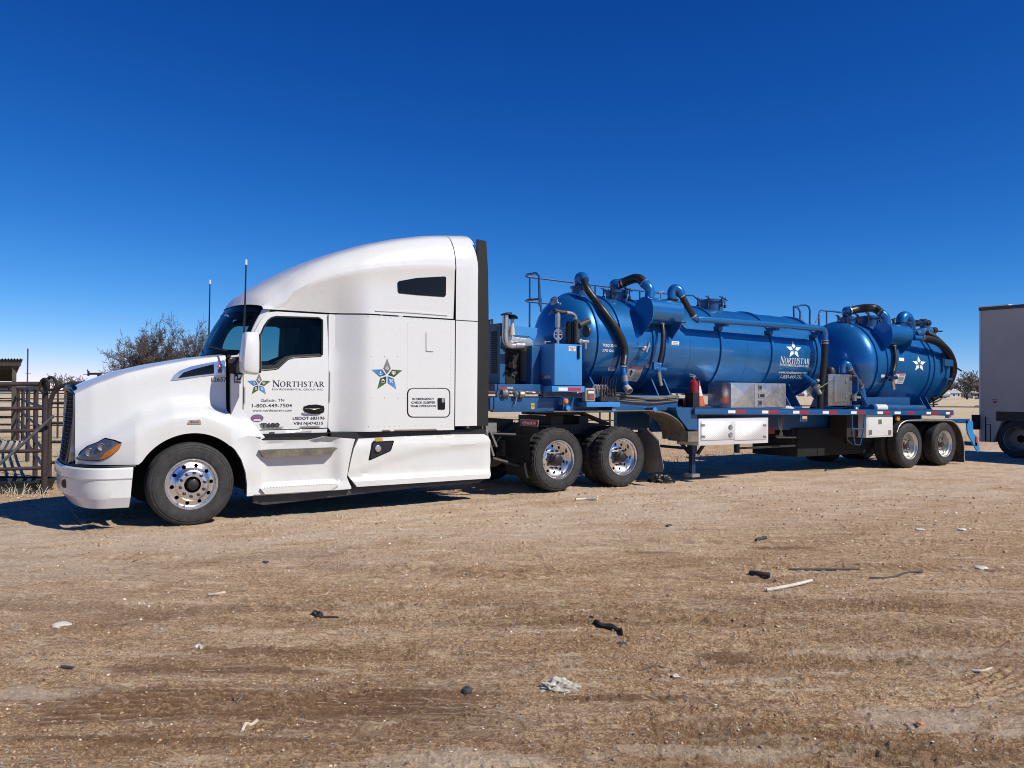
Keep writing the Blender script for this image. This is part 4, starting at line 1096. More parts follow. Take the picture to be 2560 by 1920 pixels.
for (a, b_, c, d, e, f_) in (((280, 212), (900, 188), (845, 238), (315, 265), 10.335, 10.46), ((290, 515), (915, 472), (850, 520), (325, 558), 10.33, 10.45)):
    P0, P1, P2, P3 = [aY('Q', *q, e + .0) for q in (a, b_, c, d)]
    s3 = MB(); zt = (P0.z + P1.z) / 2; zb = (P2.z + P3.z) / 2
    s3.add([(P3.x, e, zb), (P2.x, e, zb), (P1.x, e, zt), (P0.x, e, zt), (P0.x, f_, zt + .004), (P1.x, f_, zt + .004), (P2.x, f_, zb), (P3.x, f_, zb)], [(0, 1, 2, 3), (3, 2, 5, 4), (0, 7, 6, 1), (1, 6, 5, 2), (0, 3, 4, 7)])
    st_ = s3.build('step', TAN if e == 10.335 else WHITE_LOW, stp, sharp=20)
    tp = MB()
    for k in range(26):
        x = lerp(P0.x + .05, P1.x - .05, k / 25); tp.add([(x, e + .006, zt + .006), (x + .012, e + .006, zt + .006), (x + .03, f_ - .01, zt + .007), (x + .018, f_ - .01, zt + .007)], [(0, 1, 2, 3)])
    tp.build('step_grip', TRIMG, stp, kind='stuff')
def tankf_y(x, z):
    y = 10.37 + .03 * sstep(.88, 1.0, z)
    zc = interp([(4.25, .52), (4.7, .68), (5.3, .80), (6.3, .86)], x)
    y += .022 * sstep(zc + .05, zc - .05, z) * sstep(.42, .52, z)
    z2 = interp([(4.25, .45), (6.3, .42)], x); y -= .02 * sstep(z2 + .03, z2 - .01, z) * 1
    y += .03 * sstep(6.30, 6.37, x)
    return y
t_out = xz('Q', [(1045, 495), (978, 405), (1000, 290), (1025, 190), (1068, 118), (1400, 100), (1800, 84), (2060, 80), (2095, 100), (2112, 130), (2116, 300), (2108, 400), (2098, 428), (1900, 440), (1500, 466)], 10.38)
tkf = MB().panel(t_out, [], tankf_y, sp=.05, thick=.05, densify=.05).build('tank_fairing', WHITE_LOW, truck, sharp=22)
fc = xz('Q', [(1170, 145), (1180, 140), (1335, 130), (1342, 136), (1320, 205), (1310, 215), (1150, 286), (1142, 280)], 10.37)
fcp = MB().panel(fc, [], flat(10.362), sp=0, thick=.01).build('fuel_filler_recess', BLACKG, tkf)
MB().panel(shrink(fc, .88), [], flat(10.359), sp=0, thick=.004).build('recess_floor', BLACKP, tkf)
p = aY('Q', 1212, 193, 10.36); MB().lathe([(.045, 0), (.045, .03), (.03, .035), (.001, .036)], (p.x, 10.362, p.z), (0, -1, 0), 16).build('fuel_cap', ALU, tkf)
tp = MB(); pp = [aY('Q', *q, 10.37) for q in ((1190, 112), (1248, 109), (1252, 134), (1195, 138))]; tp.panel([(q.x, q.z) for q in pp], [], flat(10.352), sp=0, thick=.01); tp.build('yellow_tape', mat('yellow_tape', (.55, .34, .06), .5), tkf)
# rubber ground skirt and the black underside behind it
rs = MB(); rows = []
for x0, zl in ((2.86, .215), (3.0, .175), (3.6, .20), (4.3, .235), (5.2, .27), (5.9, .275), (6.2, .285), (6.31, .33), (6.33, .37)):
    rows.append([(x0, 10.50, .45), (x0, 10.46, .36), (x0, 10.43, zl + .04), (x0, 10.445, zl)])
rs.grid(rows); rs.build('rubber_skirt', SKIRTR, truck, sharp=60)
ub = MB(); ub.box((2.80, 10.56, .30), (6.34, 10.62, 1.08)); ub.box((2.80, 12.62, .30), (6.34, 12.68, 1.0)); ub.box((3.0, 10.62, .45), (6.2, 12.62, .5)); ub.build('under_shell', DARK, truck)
gapb = MB(); gapb.box((3.0, 10.50, .93), (3.9, 10.56, 1.03)); gapb.box((3.9, 10.46, .93), (6.33, 10.56, 1.083)); gapb.build('belt_gap', BLACKP, truck)
for o_ in (stp, tkf): mirror_obj(o_, truck)

# ---- chassis -------------------------------------------------------------
cs = MB()
for y in (11.19, 12.05 - .08): cs.box((1.2, y, .68), (10.15, y + .08, .93))
for x in (1.6, 3.2, 5.0, 6.9, 8.28, 9.9): cs.box((x, 11.27, .72), (x + .1, 11.97, .9))
fr_ = cs.build('chassis_frame', CHASSIS, truck)
ax_ = MB()
for x, z in ((2.107, .5), (7.617, .575), (8.952, .57)): ax_.cyl((x, 10.75, z), (x, 12.5, z), .075 if x > 3 else .05, 12)
for x, z in ((7.617, .575), (8.952, .57)): ax_.lathe([(.08, 0), (.22, .08), (.24, .2), (.22, .32), (.08, .4)], (x, 11.42, z), (0, 1, 0), 18)
ax_.build('axle', CHASSIS, truck)
for x in (7.05, 8.1, 8.45, 9.5):
    for y in (11.05, 12.2): MB().cyl((x, y, .62), (x, y, .86), .14, 14).build('air_spring', CHASSIS, truck)
fw_ = MB(); fw_.box((7.75, 11.05, .93), (9.15, 12.20, 1.10)); fw_.box((8.0, 11.1, 1.1), (8.25, 12.1, 1.24)); fw_.box((8.6, 11.1, 1.1), (8.8, 12.1, 1.24)); fw_.lathe([(.55, 0), (.55, .06), (.12, .07)], (8.4, YC, 1.26), (0, 0, 1), 28, True); fw_.beam((8.8, 11.35, 1.29), (9.4, 11.3, 1.08), .16, .05); fw_.beam((8.8, 11.9, 1.29), (9.4, 11.95, 1.08), .16, .05); fw_.box((6.9, 11.2, .95), (7.3, 12.0, 1.2))
fw_.build('fifth_wheel', CHASSIS, truck)
# air lines and brackets behind the sleeper
al = MB()
for k, c_ in enumerate(((10.95, .010), (11.05, .012), (11.2, .010))):
    al.tube([(6.2, c_[0], 1.2), (6.45, c_[0] - .05, .9 - .05 * k), (6.7, c_[0], .75), (7.0, c_[0] + .05, 1.0), (7.3, c_[0] + .1, 1.15)], c_[1], 6, smooth=5)
al.build('air_hose', HOSE, truck)
bk = MB()
A1 = aY('F', 330, 470, 10.7); 
bk.box((6.36, 10.62, 1.02), (6.62, 10.70, 1.17)); bk.beam((6.40, 10.6, 1.20), (6.46, 10.6, .72), .05, .03); bk.beam((6.44, 10.62, .98), (6.56, 10.62, .66), .05, .03); bk.beam((6.5, 10.62, 1.05), (6.62, 10.62, .8), .03, .03)
bk.build('step_bracket', CAST, truck)
# quarter fender in front of the first drive wheel, with nameplate
qf = MB(); rows = []
cx, cz, R = 7.60, .575, .60
for t in np.linspace(math.radians(205), math.radians(128), 12):
    rows.append([(cx + R * math.cos(t), y, cz + R * math.sin(t)) for y in (10.37, 10.42, 10.97)])
qf.grid(rows); qf.grid([[r[0] for r in rows], [(r[0][0] - .035, r[0][1], r[0][2]) for r in rows]])
qf.build('quarter_fender', BLACKP, truck, sharp=60)
ar = MB(); a, b_ = aY('F', 330, 540, 10.45), aY('F', 605, 585, 10.40)
ar.tube([(6.55, 10.62, 1.0), (7.05, 10.50, .98)], .022, 8); ar.tube([(6.55, 10.62, .62), (7.0, 10.55, .5)], .03, 8); ar.build('fender_arm', CHASSIS, truck)
ff = MB(); ff.add([aX('F', *q, 6.98) for q in ((345, 545), (620, 590), (612, 855), (355, 775))], [(0, 1, 2, 3)]); ff.build('front_flap', BLACKP, truck)
npl = MB(); NP = [aX('K', *q, 7.02) for q in ((422, 672), (662, 684), (652, 772), (416, 762))]; npl.plate(NP, (.012, 0, 0))
npo = npl.build('nameplate', STEEL, truck)
ni = MB(); NI = [Vector((7.008, *p)) for p in [((NP[0].y * (1 - u) + NP[1].y * u) , 0) for u in (0.16, .95)]]
def npy(u, v):  # point on the plate face: u 0..1 left-right, v 0..1 bottom-top
    b0, b1 = NP[3].lerp(NP[2], u), NP[0].lerp(NP[1], u); q = b0.lerp(b1, v); return (7.006, q.y, q.z)
ni.add([npy(.16, .1), npy(.95, .1), npy(.95, .88), npy(.16, .88)], [(0, 1, 2, 3)], (.50, .03, .06))
ni.add([npy(.04, .12), npy(.13, .12), npy(.13, .86), npy(.04, .86)], [(0, 1, 2, 3)], (.16, .16, .17))
vs, fs = glyphs('KENWORTH', .02); xs = [v[0] for v in vs]; x0_, x1_ = min(xs), max(xs)
def npf(x, y): q = npy(.20 + .72 * (x - x0_) / (x1_ - x0_), .26 + .45 * y / .695); return (7.0035, q[1], q[2])
ni.add([npf(*v) for v in vs], fs, (.95, .93, .92)); ni.build('lettering', PRINT, npo)
pb = MB(); pb.add([aX('K', *q, 7.03) for q in ((400, 765), (645, 775), (690, 835), (560, 890), (330, 870))], [(0, 1, 2, 3, 4)]); pb.build('plate_bracket', BLACKP, truck)
# mud flap behind the drive wheels
mf = MB(); MF = [aX('F', *q, 9.66) for q in ((1760, 480), (1860, 480), (1985, 610), (2036, 900), (2018, 935), (1840, 948), (1800, 800))]; mf.plate(MF, (.012, 0, 0)); mf.build('mud_flap', TANL, truck)
mb2 = MB(); mb2.tube([aX('F', 1870, 475, 9.64), aX('F', 1985, 600, 9.64), aX('F', 2040, 900, 9.64)], .006, 6); mb2.tube([(9.64, 10.5, 1.02), (9.7, 11.2, 1.0)], .02, 6); mb2.build('flap_hanger', STEEL, truck)

# ---- wheels ---------------------------------------------------------------
def tyre_mesh(drive=False, r=.505, w=.275, n=96):
    """outer sidewall at y=0, axis along +y"""
    pr = [(.292, .030), (.300, .018), (.318, .012), (.328, .010), (.331, .004), (.345, .002), (.390, -.004), (.425, -.004), (.440, .000), (.442, -.004), (.447, -.004), (.449, .003), (.460, .008), (.468, .010), (.470, .006), (.475, .007), (.477, .013), (.486, .020), (.497, .034), (r, .050)]
    g_ = []
    for k in range(1, 5):
        c = .05 + (w - .10) * k / 5; g_ += [(r + .001, c - .007), (r - .012, c - .005), (r - .012, c + .005), (r + .001, c + .007)]
    pr2 = [(a, w - b) for a, b in reversed(pr)]
    prof = pr + g_ + pr2
    def mod(j, k):
        if drive and prof[j][0] > .484 and k % 3 == 0: return -.012
        return 0
    m = MB().lathe(prof, (0, 0, 0), (0, 1, 0), n, mod=mod)
    return m
def disc(mb, fy, rings, holes, rin, rout, n=60):
    """wheel disc with real hand holes. fy(r) depth, holes: (angle, radius, hole r)"""
    pts, edges = [], []
    def loop(P):
        o = len(pts); pts.extend(P); k = len(P); edges.extend([(o + i, o + (i + 1) % k) for i in range(k)])
    circ = lambda cx, cz, r, k: [(cx + r * math.cos(2 * PI * i / k), cz + r * math.sin(2 * PI * i / k)) for i in range(k)]
    L0 = circ(0, 0, rout, n); loop(L0); Li = circ(0, 0, rin, 30); loop(Li); H = []
    for a, hr, h in holes:
        P = circ(hr * math.cos(a), hr * math.sin(a), h, 14); H.append(P); loop(P)
    for r in rings:
        k = int(n * max(.5, r / rout))
        for p in circ(0, 0, r, k):
            if not any(math.hypot(p[0] - hr * math.cos(a), p[1] - hr * math.sin(a)) < h * 1.12 for a, hr, h in holes): pts.append(p)
    res = delaunay_2d_cdt([Vector(p) for p in pts], edges, [], 0, 1e-6)
    fs = []
    for f in res[2]:
        c = sum((res[0][i] for i in f), Vector((0, 0))) / len(f)
        if not inside(tuple(c), L0) or inside(tuple(c), Li) or any(inside(tuple(c), P) for P in H): continue
        fs.append(tuple(f))
    mb.add([(v.x, fy(v.length), v.y) for v in res[0]], fs)
    for P in H:
        k = len(P); vs = [(p[0], fy(math.hypot(*p)), p[1]) for p in P] + [(p[0], fy(math.hypot(*p)) + .02, p[1]) for p in P]
        mb.add(vs, [(i, (i + 1) % k, (i + 1) % k + k, i + k) for i in range(k)])
def tabf(tab): return lambda r: interp(tab, r)
WH = {}
def wheel_parts(kind):
    root = bpy.data.objects.new('wheel', None)
    if kind == 'steer':
        f = tabf([(.10, -.038), (.165, -.038), (.178, -.030), (.19, -.010), (.21, .010), (.255, .022), (.275, .040)])
        holes = [(2 * PI * (k + .35) / 10, .228, .0245) for k in range(10)]; rm = MB(); disc(rm, f, [.13, .165, .178, .19, .2, .21, .24, .255, .262], holes, .098, .275)
        rm.lathe([(.275, .040), (.283, .052), (.288, .045), (.290, .024), (.300, .010), (.308, .010), (.310, .020), (.302, .034), (.29, .05), (.27, .26)], (0, 0, 0), (0, 1, 0), 64)
        bolt = [(.1427, -.038)]; hub = [(.062, .02), (.070, -.055), (.060, -.075), (.03, -.085), (.001, -.086)]; m_ = ALU; nb = 10
    elif kind == 'drive':
        f = tabf([(.11, .135), (.17, .135), (.18, .142), (.20, .150), (.25, .158)])
        holes = [(2 * PI * (k + .2) / 10, .212, .0245) for k in range(10)]; rm = MB(); disc(rm, f, [.14, .17, .18, .2, .235], holes, .105, .250)
        rm.lathe([(.250, .158), (.256, .12), (.262, .07), (.280, .052), (.286, .040), (.289, .020), (.300, .008), (.308, .008), (.310, .020), (.302, .034), (.29, .05), (.27, .26)], (0, 0, 0), (0, 1, 0), 64)
        bolt = [(.1427, .135)]; hub = [(.105, .15), (.103, .06), (.085, .045), (.08, .012), (.06, .0), (.001, -.002)]; m_ = ALU; nb = 10
    else:
        f = tabf([(.11, .150), (.17, .150), (.19, .156), (.25, .165)])
        holes = [(2 * PI * (k + .5) / 5 + .2, .212, .03) for k in range(5)]; rm = MB(); disc(rm, f, [.14, .17, .19, .235], holes, .09, .250)
        rm.lathe([(.250, .165), (.254, .12), (.262, .06), (.280, .046), (.286, .036), (.289, .018), (.300, .006), (.308, .006), (.310, .020), (.302, .034), (.29, .05), (.27, .26)], (0, 0, 0), (0, 1, 0), 64)
        bolt = [(.1427, .150)]; hub = [(.085, .16), (.08, .10), (.06, .085), (.055, .06), (.001, .058)]; m_ = ALUW; nb = 10
    tyre_mesh(kind == 'drive').build('tyre', RUBBER, root, sharp=28)
    rm.build('rim', m_, root, sharp=35)
    hh = MB().lathe(hub, (0, 0, 0), (0, 1, 0), 28)
    if kind != 'trailer':
        for k in range(8): a = 2 * PI * k / 8; hh.box((.05 * math.cos(a) - .004, hub[1][1] - .012, .05 * math.sin(a) - .004), (.05 * math.cos(a) + .004, hub[1][1] + .01, .05 * math.sin(a) + .004))
    hh.build('hub', BLACKP if kind != 'trailer' else mat('hub_dark', (.05, .03, .028), .5), root, sharp=30)
    for k in range(nb):
        a = 2 * PI * (k + .5) / nb; r, y0 = bolt[0]
        lg = MB(); c = (r * math.cos(a), y0, r * math.sin(a)); lg.lathe([(.021, 0), (.020, -.012), (.0165, -.013), (.0165, -.040), (.010, -.052), (.001, -.054)], c, (0, 1, 0), 8)
        lg.build('lug_nut', NUT if kind != 'trailer' else CAST, root)
    bh = MB().lathe([(.265, .20), (.20, .205), (.10, .2), (.001, .2)], (0, 0, 0), (0, 1, 0), 24); bh.build('brake_drum', DARK, root)
    return root
def inner_parts():
    root = bpy.data.objects.new('wheel', None)
    m = tyre_mesh(True); m.build('tyre', RUBBER, root, sharp=28); MB().lathe([(.295, .03), (.27, .08), (.27, .24), (.1, .24)], (0, 0, 0), (0, 1, 0), 32).build('rim', CAST, root)
    return root
used = set()
def put_wheel(kind, parent, loc, rot=0.0, flip=False):
    if kind not in WH: WH[kind] = wheel_parts(kind) if kind != 'inner' else inner_parts()
    src = WH[kind]
    if kind not in used:
        used.add(kind); COL.objects.link(src); src.parent = parent; src.location = Vector(loc) - origin_of(parent); c = src
    else: c = copy_tree(src, parent, loc)
    c.rotation_euler = (0, rot, PI if flip else 0)
    return c
put_wheel('steer', truck, (2.107, 10.352, .500), .12)
put_wheel('steer', truck, (2.107, 2 * YC - 10.352, .500), .12, True)
for i, (x, z) in enumerate(((7.617, .577), (8.952, .572))):
    put_wheel('drive', truck, (x, 10.352, z), .35 + i * .5); put_wheel('inner', truck, (x, 10.352 + .33, z), .1)
    put_wheel('drive', truck, (x, 2 * YC - 10.352, z), .2, True); put_wheel('inner', truck, (x, 2 * YC - 10.352 - .33, z), .1, True)
# ================================================================ TANK TRAILER
trl = thing('tank_trailer', (13.0, 11.65, 0), 'blue flat deck trailer carrying two metallic blue vacuum tanks, hitched behind the white truck', 'trailer')
TY = 11.65
TANKS = {1: (lambda x: 2.545 - .0155 * (x - 8.7), .865), 2: (lambda x: 2.33 - .0155 * (x - 16.6), .985)}
def aT(t, s, x, y, off=0.0, far=False):
    """sightline cut with the tank's shell (plus off)."""
    zc, R = TANKS[t][0], TANKS[t][1] + off; d = ray(s, x, y); X = 12.0 if t == 1 else 17.5
    for _ in range(8):
        c = zc(X); A = d[1] ** 2 + d[2] ** 2; B = -2 * d[1] * TY + 2 * d[2] * (EYE - c); C_ = TY ** 2 + (EYE - c) ** 2 - R * R
        D_ = B * B - 4 * A * C_; k = (-B - math.sqrt(max(0, D_))) / (2 * A); X = k * d[0]
    return Vector(EYEV + d * k)
def tank_y(t, off=0.0):
    zc, R = TANKS[t][0], TANKS[t][1] + off
    return lambda x, z: TY - math.sqrt(max(0.0, R * R - (z - zc(x)) ** 2))
dz = lambda x: 1.378 - .0118 * (x - 10.6)         # deck edge height along the trailer
# ---- frame, deck
def rail(y0, y1):
    m = MB()
    m.beam((10.62, (y0 + y1) / 2, dz(10.62) - .055), (19.15, (y0 + y1) / 2, dz(19.15) - .055), y1 - y0, .11); return m
fr1 = rail(10.35, 10.40).build('side_rail', BLUEF, trl, bevel=.006)
rail(12.90, 12.95).build('side_rail', BLUEF, trl)
m = MB(); m.beam((10.62, TY, dz(10.62) - .02), (19.13, TY, dz(19.13) - .02), 2.50, .025); m.build('deck', mat('deck_plate', (.03, .10, .26), .5, var=.2, dirt=.4, dirtcol=(.2, .17, .13)), trl)
m = MB(); m.beam((10.64, 10.375, dz(10.6) + .006), (19.12, 10.375, dz(19.1) + .006), .06, .012); m.build('rail_cap', BLUEF, fr1)
for y in (11.15, 12.15):
    m = MB(); m.beam((10.3, y, 1.10), (19.1, y, 1.02), .10, .34); m.build('main_beam', BLUEF, trl)
for x in np.arange(10.9, 19.1, .62):
    m = MB(); m.beam((x, 10.45, dz(x) - .09), (x, 12.85, dz(x) - .09), .06, .09, (1, 0, 0)); m.build('cross_member', BLUEF, trl)
# reflective tape along the rail
for k, (a, b, nxt) in enumerate([(650, 715, 810), (955, 1012, 1102), (1235, 1292, 1378)]):
    for (u0, u1, c_) in ((a, b, (.78, .78, .76)), (b, nxt, (.40, .02, .02))):
        x0, x1 = aY('D', u0, 1262, 10.35).x, aY('D', u1, 1262, 10.35).x
        m = MB(); m.add([(x0, 10.347, dz(x0) - .085), (x1, 10.347, dz(x1) - .085), (x1, 10.347, dz(x1) - .03), (x0, 10.347, dz(x0) - .03)], [(0, 1, 2, 3)], c_); m.build('reflective_tape', PRINT, fr1)
for k, (a, b, w) in enumerate([(60, 115, 1), (115, 190, 0), (315, 365, 1), (365, 437, 0), (553, 603, 1), (603, 668, 0), (707, 762, 1), (820, 886, 0), (995, 1035, 1), (1035, 1105, 0), (1170, 1205, 1), (1205, 1228, 0)]):
    x0, x1 = aY('E', a, 1130, 10.35).x, aY('E', b, 1130, 10.35).x
    m = MB(); m.add([(x0, 10.347, dz(x0) - .085), (x1, 10.347, dz(x1) - .085), (x1, 10.347, dz(x1) - .03), (x0, 10.347, dz(x0) - .03)], [(0, 1, 2, 3)], (.78, .78, .76) if w else (.40, .02, .02)); m.build('reflective_tape', PRINT, fr1)
# front transition between gooseneck and deck
m = MB(); pts = [aY('D', *q, 10.42) for q in ((178, 1222), (372, 1222), (372, 1420), (290, 1420), (262, 1380), (200, 1300))]
m.plate(pts, (0, .5, 0)); m.build('gooseneck_drop', BLUEF, trl)
m = MB(); m.box((10.50, 10.40, .78), (10.76, 10.9, .96)); m.build('landing_gear_box', TANL, trl)
# ---- gooseneck
gn = MB()
gn.box((6.55, 10.62, 1.335), (10.6, 10.70, 1.56)); gn.box((6.55, 12.60, 1.37), (10.6, 12.68, 1.56)); gn.box((6.50, 10.62, 1.37), (6.58, 12.68, 1.56)); gn.box((7.6, 11.0, 1.30), (10.6, 11.1, 1.56)); gn.box((7.6, 12.2, 1.30), (10.6, 12.3, 1.56))
gn.box((7.2, 10.85, 1.33), (9.3, 12.45, 1.36)); gno = gn.build('gooseneck', BLUEF, trl, bevel=.006)
up_ = MB(); up_.box((6.62, 10.62, 1.66), (7.56, 10.68, 1.77)); up_.box((6.62, 12.6, 1.66), (7.56, 12.66, 1.77)); up_.box((6.58, 10.62, 1.66), (6.64, 12.66, 1.77)); up_.box((6.6, 10.66, 1.74), (8.1, 12.6, 1.765))
for x in (6.62, 7.5):
    for y in (10.625, 11.3, 12.59): up_.box((x + .004, y, 1.555), (x + .066, y + .05, 1.68))
up_.build('power_pack_skid', BLUEF, trl, bevel=.004)
tray = MB(); a = aY('K', 865, 235, 10.385); b = aY('K', 1262, 315, 10.385)
tray.box((7.50, 10.385, b.z), (8.15, 11.05, a.z)); trayo = tray.build('tank_tray', BLUEB, trl, bevel=.006)
for (u0, u1, c_) in ((928, 1050, (.78, .78, .76)), (1052, 1230, (.48, .03, .04))):
    p, q = aY('K', u0, 256, 10.382), aY('K', u1, 304, 10.382); m = MB(); m.add([(p.x, 10.382, q.z + .004), (q.x, 10.382, q.z + .004), (q.x, 10.382, p.z), (p.x, 10.382, p.z)], [(0, 1, 2, 3)], c_); m.build('reflective_tape', PRINT, trayo)
m = MB()
for (u0, u1, c_) in ((145, 250, (.30, .05, .05)), (252, 330, (.35, .35, .35))):
    m.add([aY('K', u0, 245, 10.616), aY('K', u1, 248, 10.616), aY('K', u1, 278, 10.616), aY('K', u0, 275, 10.616)], [(0, 1, 2, 3)], c_)
m.build('reflective_tape', PRINT, gno)
lip_ = MB(); lip_.box((8.19, 10.38, 1.41), (8.90, 10.62, 1.49)); lip_.build('valve_shelf', BLUEB, trl, bevel=.004)
for (s, x, y, X1) in (('K', 1055, 528, 0), ('K', 1655, 545, 0), ('K', 2195, 550, 0)):
    p = aY(s, x, y, 10.42); m = MB(); m.cyl((p.x, 10.42, p.z), (p.x, 11.1, p.z), .045, 16); o = m.build('hinge_tube', BLUEF, trl)
    m = MB(); m.cyl((p.x, 10.412, p.z), (p.x, 10.42, p.z), .043, 16); m.build('end_cap', BLUEB, o)
p = aY('K', 1035, 440, 10.45); m = MB(); m.box((p.x - .055, 10.47, p.z - .16), (p.x + .055, 10.49, p.z + .06)); o = m.build('lamp_bracket', BLUEF, trl, bevel=.01)
MB().lathe([(.045, .02), (.042, .0), (.03, -.012), (.001, -.016)], (p.x, 10.455, p.z), (0, 1, 0), 18).build('marker_lamp', AMBER, o)
m = MB(); m.add([aY('K', *q, 10.616) for q in ((568, 465), (612, 465), (612, 542), (568, 542))], [(0, 1, 2, 3)], (.55, .42, .04)); m.add([aY('K', *q, 10.613) for q in ((575, 492), (606, 492), (606, 503), (575, 503))], [(0, 1, 2, 3)], (.1, .08, .02)); m.build('warning_label', PRINT, gno)
# gladhands and electrical socket on the nose
gh = MB(); q = aY('K', 245, 330, 10.60); gh.lathe([(.02, 0), (.065, .01), (.07, .05), (.05, .09), (.02, .1)], q, (-1, 0, 0), 16, True, True); q2 = aY('K', 255, 390, 10.63); gh.beam(q, q2, .05, .05); gh.build('glad_hand', CAST, trl)
gh = MB(); q = aY('K', 465, 350, 10.60); gh.lathe([(.06, 0), (.065, .06), (.05, .09), (.02, .095)], q, (-1, 0, 0), 16, True, True); q2 = aY('K', 385, 345, 10.58); gh.lathe([(.04, 0), (.05, .04), (.03, .06)], q2, (-1, 0, 0), 12, True, True); gh.beam(q2, aY('K', 350, 480, 10.58), .03, .015); gh.build('electrical_socket', CAST, trl)
# ---- engine enclosure, radiator, exhaust
en = MB(); en.box((6.92, 11.02, 1.78), (7.03, 12.60, 2.755)); en.box((7.03, 11.42, 1.78), (7.75, 12.60, 2.755)); eno = en.build('engine_enclosure', mat('blue_enclosure', (.018, .105, .235), .45, var=.1, dirt=.2, dirtcol=(.15, .15, .14)), trl, bevel=.01)
for z in np.arange(1.95, 2.62, .03):
    m = MB(); m.box((6.908, 11.10, z), (6.922, 11.28, z + .016)); m.build('louvre', DARK, eno)
m = MB(); m.box((6.915, 11.08, 2.64), (6.925, 11.11, 2.70)); m.build('door_latch', BLACKP, eno)
m = MB(); m.box((6.93, 11.28, 2.755), (6.95, 11.31, 2.83)); m.box((6.93, 11.36, 2.755), (6.95, 11.39, 2.83)); m.box((6.93, 11.28, 2.82), (6.95, 11.39, 2.835)); m.build('lifting_eye', BLACKP, eno)
sh = MB(); P = [aY('C', *q, 10.985) for q in ((312, 605), (568, 632), (560, 700), (536, 752), (505, 730), (480, 712), (330, 700), (318, 650))]; sh.plate(P, (0, .03, 0)); sh.build('exhaust_shroud', BLUEB, trl)
mf_ = MB(); P = [aY('C', *q, 10.92) for q in ((280, 650), (310, 650), (318, 700), (345, 720), (480, 735), (520, 760), (520, 820), (290, 800), (270, 760))]; mf_.plate(P, (0, .04, 0)); mf_.build('heat_shield', mat('dull_shield', (.55, .53, .50), .4, metal=.8, bump=.01, bscale=9), trl, bevel=.01)
exh = MB(); P = [aY('C', *q, 10.84) for q in ((253, 500), (252, 600), (249, 720), (262, 780), (305, 808), (370, 808))]; exh.tube(P, .052, 16, smooth=5)
exo = exh.build('exhaust_pipe', mat('exhaust_steel', (.62, .58, .52), .3, metal=.85, var=.15, vscale=8), trl)
cap_ = MB(); p = aY('C', 262, 497, 10.84); cap_.lathe([(.001, .03), (.085, .02), (.10, 0), (.05, -.015)], p, (-.2, 0, 1), 18); cap_.build('rain_cap', BLACKP, exo)
m = MB(); p = aY('C', 375, 806, 10.84); m.cyl(p - Vector((.06, 0, 0)), p + Vector((.10, 0, 0)), .062, 14); m.build('clamp', STEEL, exo)
br = MB(); p = aY('C', 318, 640, 10.87); br.cyl(p - Vector((0, 0, .1)), p + Vector((0, 0, .06)), .05, 14, .03); br.cyl(p + Vector((0, 0, .06)), p + Vector((0, 0, .17)), .028, 12); bro = br.build('breather', mat('breather_cream', (.5, .48, .42), .5), trl)
m = MB(); m.lathe([(.03, -.02), (.095, -.01), (.09, .02), (.05, .055), (.001, .06)], p + Vector((0, 0, .17)), (0, 0, 1), 18); m.build('breather_cap', BLACKG, bro)
eb = MB()
for _ in range(26):
    x = random.uniform(7.05, 7.25); y = random.uniform(11.02, 11.3); z = random.uniform(1.85, 2.36); eb.cyl((x, y, z), (x + random.uniform(-.1, .2), y + random.uniform(-.1, .1), z + random.uniform(-.1, .15)), random.uniform(.015, .05), 8)
eb.box((7.05, 11.03, 1.78), (7.30, 11.4, 2.36)); eb.build('engine_block', mat('engine_black', (.015, .014, .013), .6, metal=.3), trl)
ca_, cb2 = aX('C', 512, 800, 7.36), aX('C', 372, 1200, 7.36); cl = MB(); cl.box((7.36, ca_.y, 1.775), (7.52, cb2.y, 2.40)); clo = cl.build('oil_cooler', BLUEF, trl, bevel=.006)
m = MB(); m.box((7.352, lerp(ca_.y, cb2.y, .38), 1.82), (7.36, lerp(ca_.y, cb2.y, .78), 2.36)); m.build('cooler_fin_pack', mat('cooler_grey', (.16, .15, .14), .7), clo)
m = MB(); m.add([aX('C', *q, 7.345) for q in ((408, 815), (462, 818), (460, 862), (408, 860))], [(0, 1, 2, 3)], (.5, .42, .08)); m.build('warning_label', PRINT, clo)
# ---- hydraulic oil tank
ht = MB(); ht.box((7.55, 10.39, 1.76), (8.10, 11.0, 2.42)); hto = ht.build('hydraulic_tank', BLUEB, trl, bevel=.008)
m = MB()
for (u0, u1, c_) in ((535, 632, (.42, .07, .06)), (634, 697, (.42, .43, .44))): m.add([aX('C', u0, 1102, 7.547), aX('C', u1, 1100, 7.547), aX('C', u1, 1130, 7.547), aX('C', u0, 1130, 7.547)], [(0, 1, 2, 3)], c_)
p, q = aY('C', 876, 812, 10.387), aY('C', 944, 862, 10.387); m.add([(p.x, 10.387, p.z), (q.x, 10.387, p.z), (q.x, 10.387, q.z), (p.x, 10.387, q.z)], [(0, 1, 2, 3)], (.75, .75, .72))
letter(m, 'HYDRAULIC', (p.x + .01, p.z - .035), (q.x - .01, p.z - .035), .022, flat(10.385), (.25, .05, .05), .01); letter(m, 'OIL', (p.x + .035, q.z + .012), (q.x - .035, q.z + .012), .024, flat(10.385), (.25, .05, .05), .01)
m.build('label', PRINT, hto)
p = aY('C', 978, 870, 10.37); m = MB(); m.box((p.x - .022, 10.365, p.z - .105), (p.x + .022, 10.39, p.z + .105)); g_ = m.build('sight_gauge', BLACKG, hto, bevel=.008)
m = MB(); m.cyl((p.x + .004, 10.358, p.z - .085), (p.x + .004, 10.358, p.z + .085), .008, 8); m.build('gauge_glass', mat('sight_red', (.35, .05, .05), .2), g_)
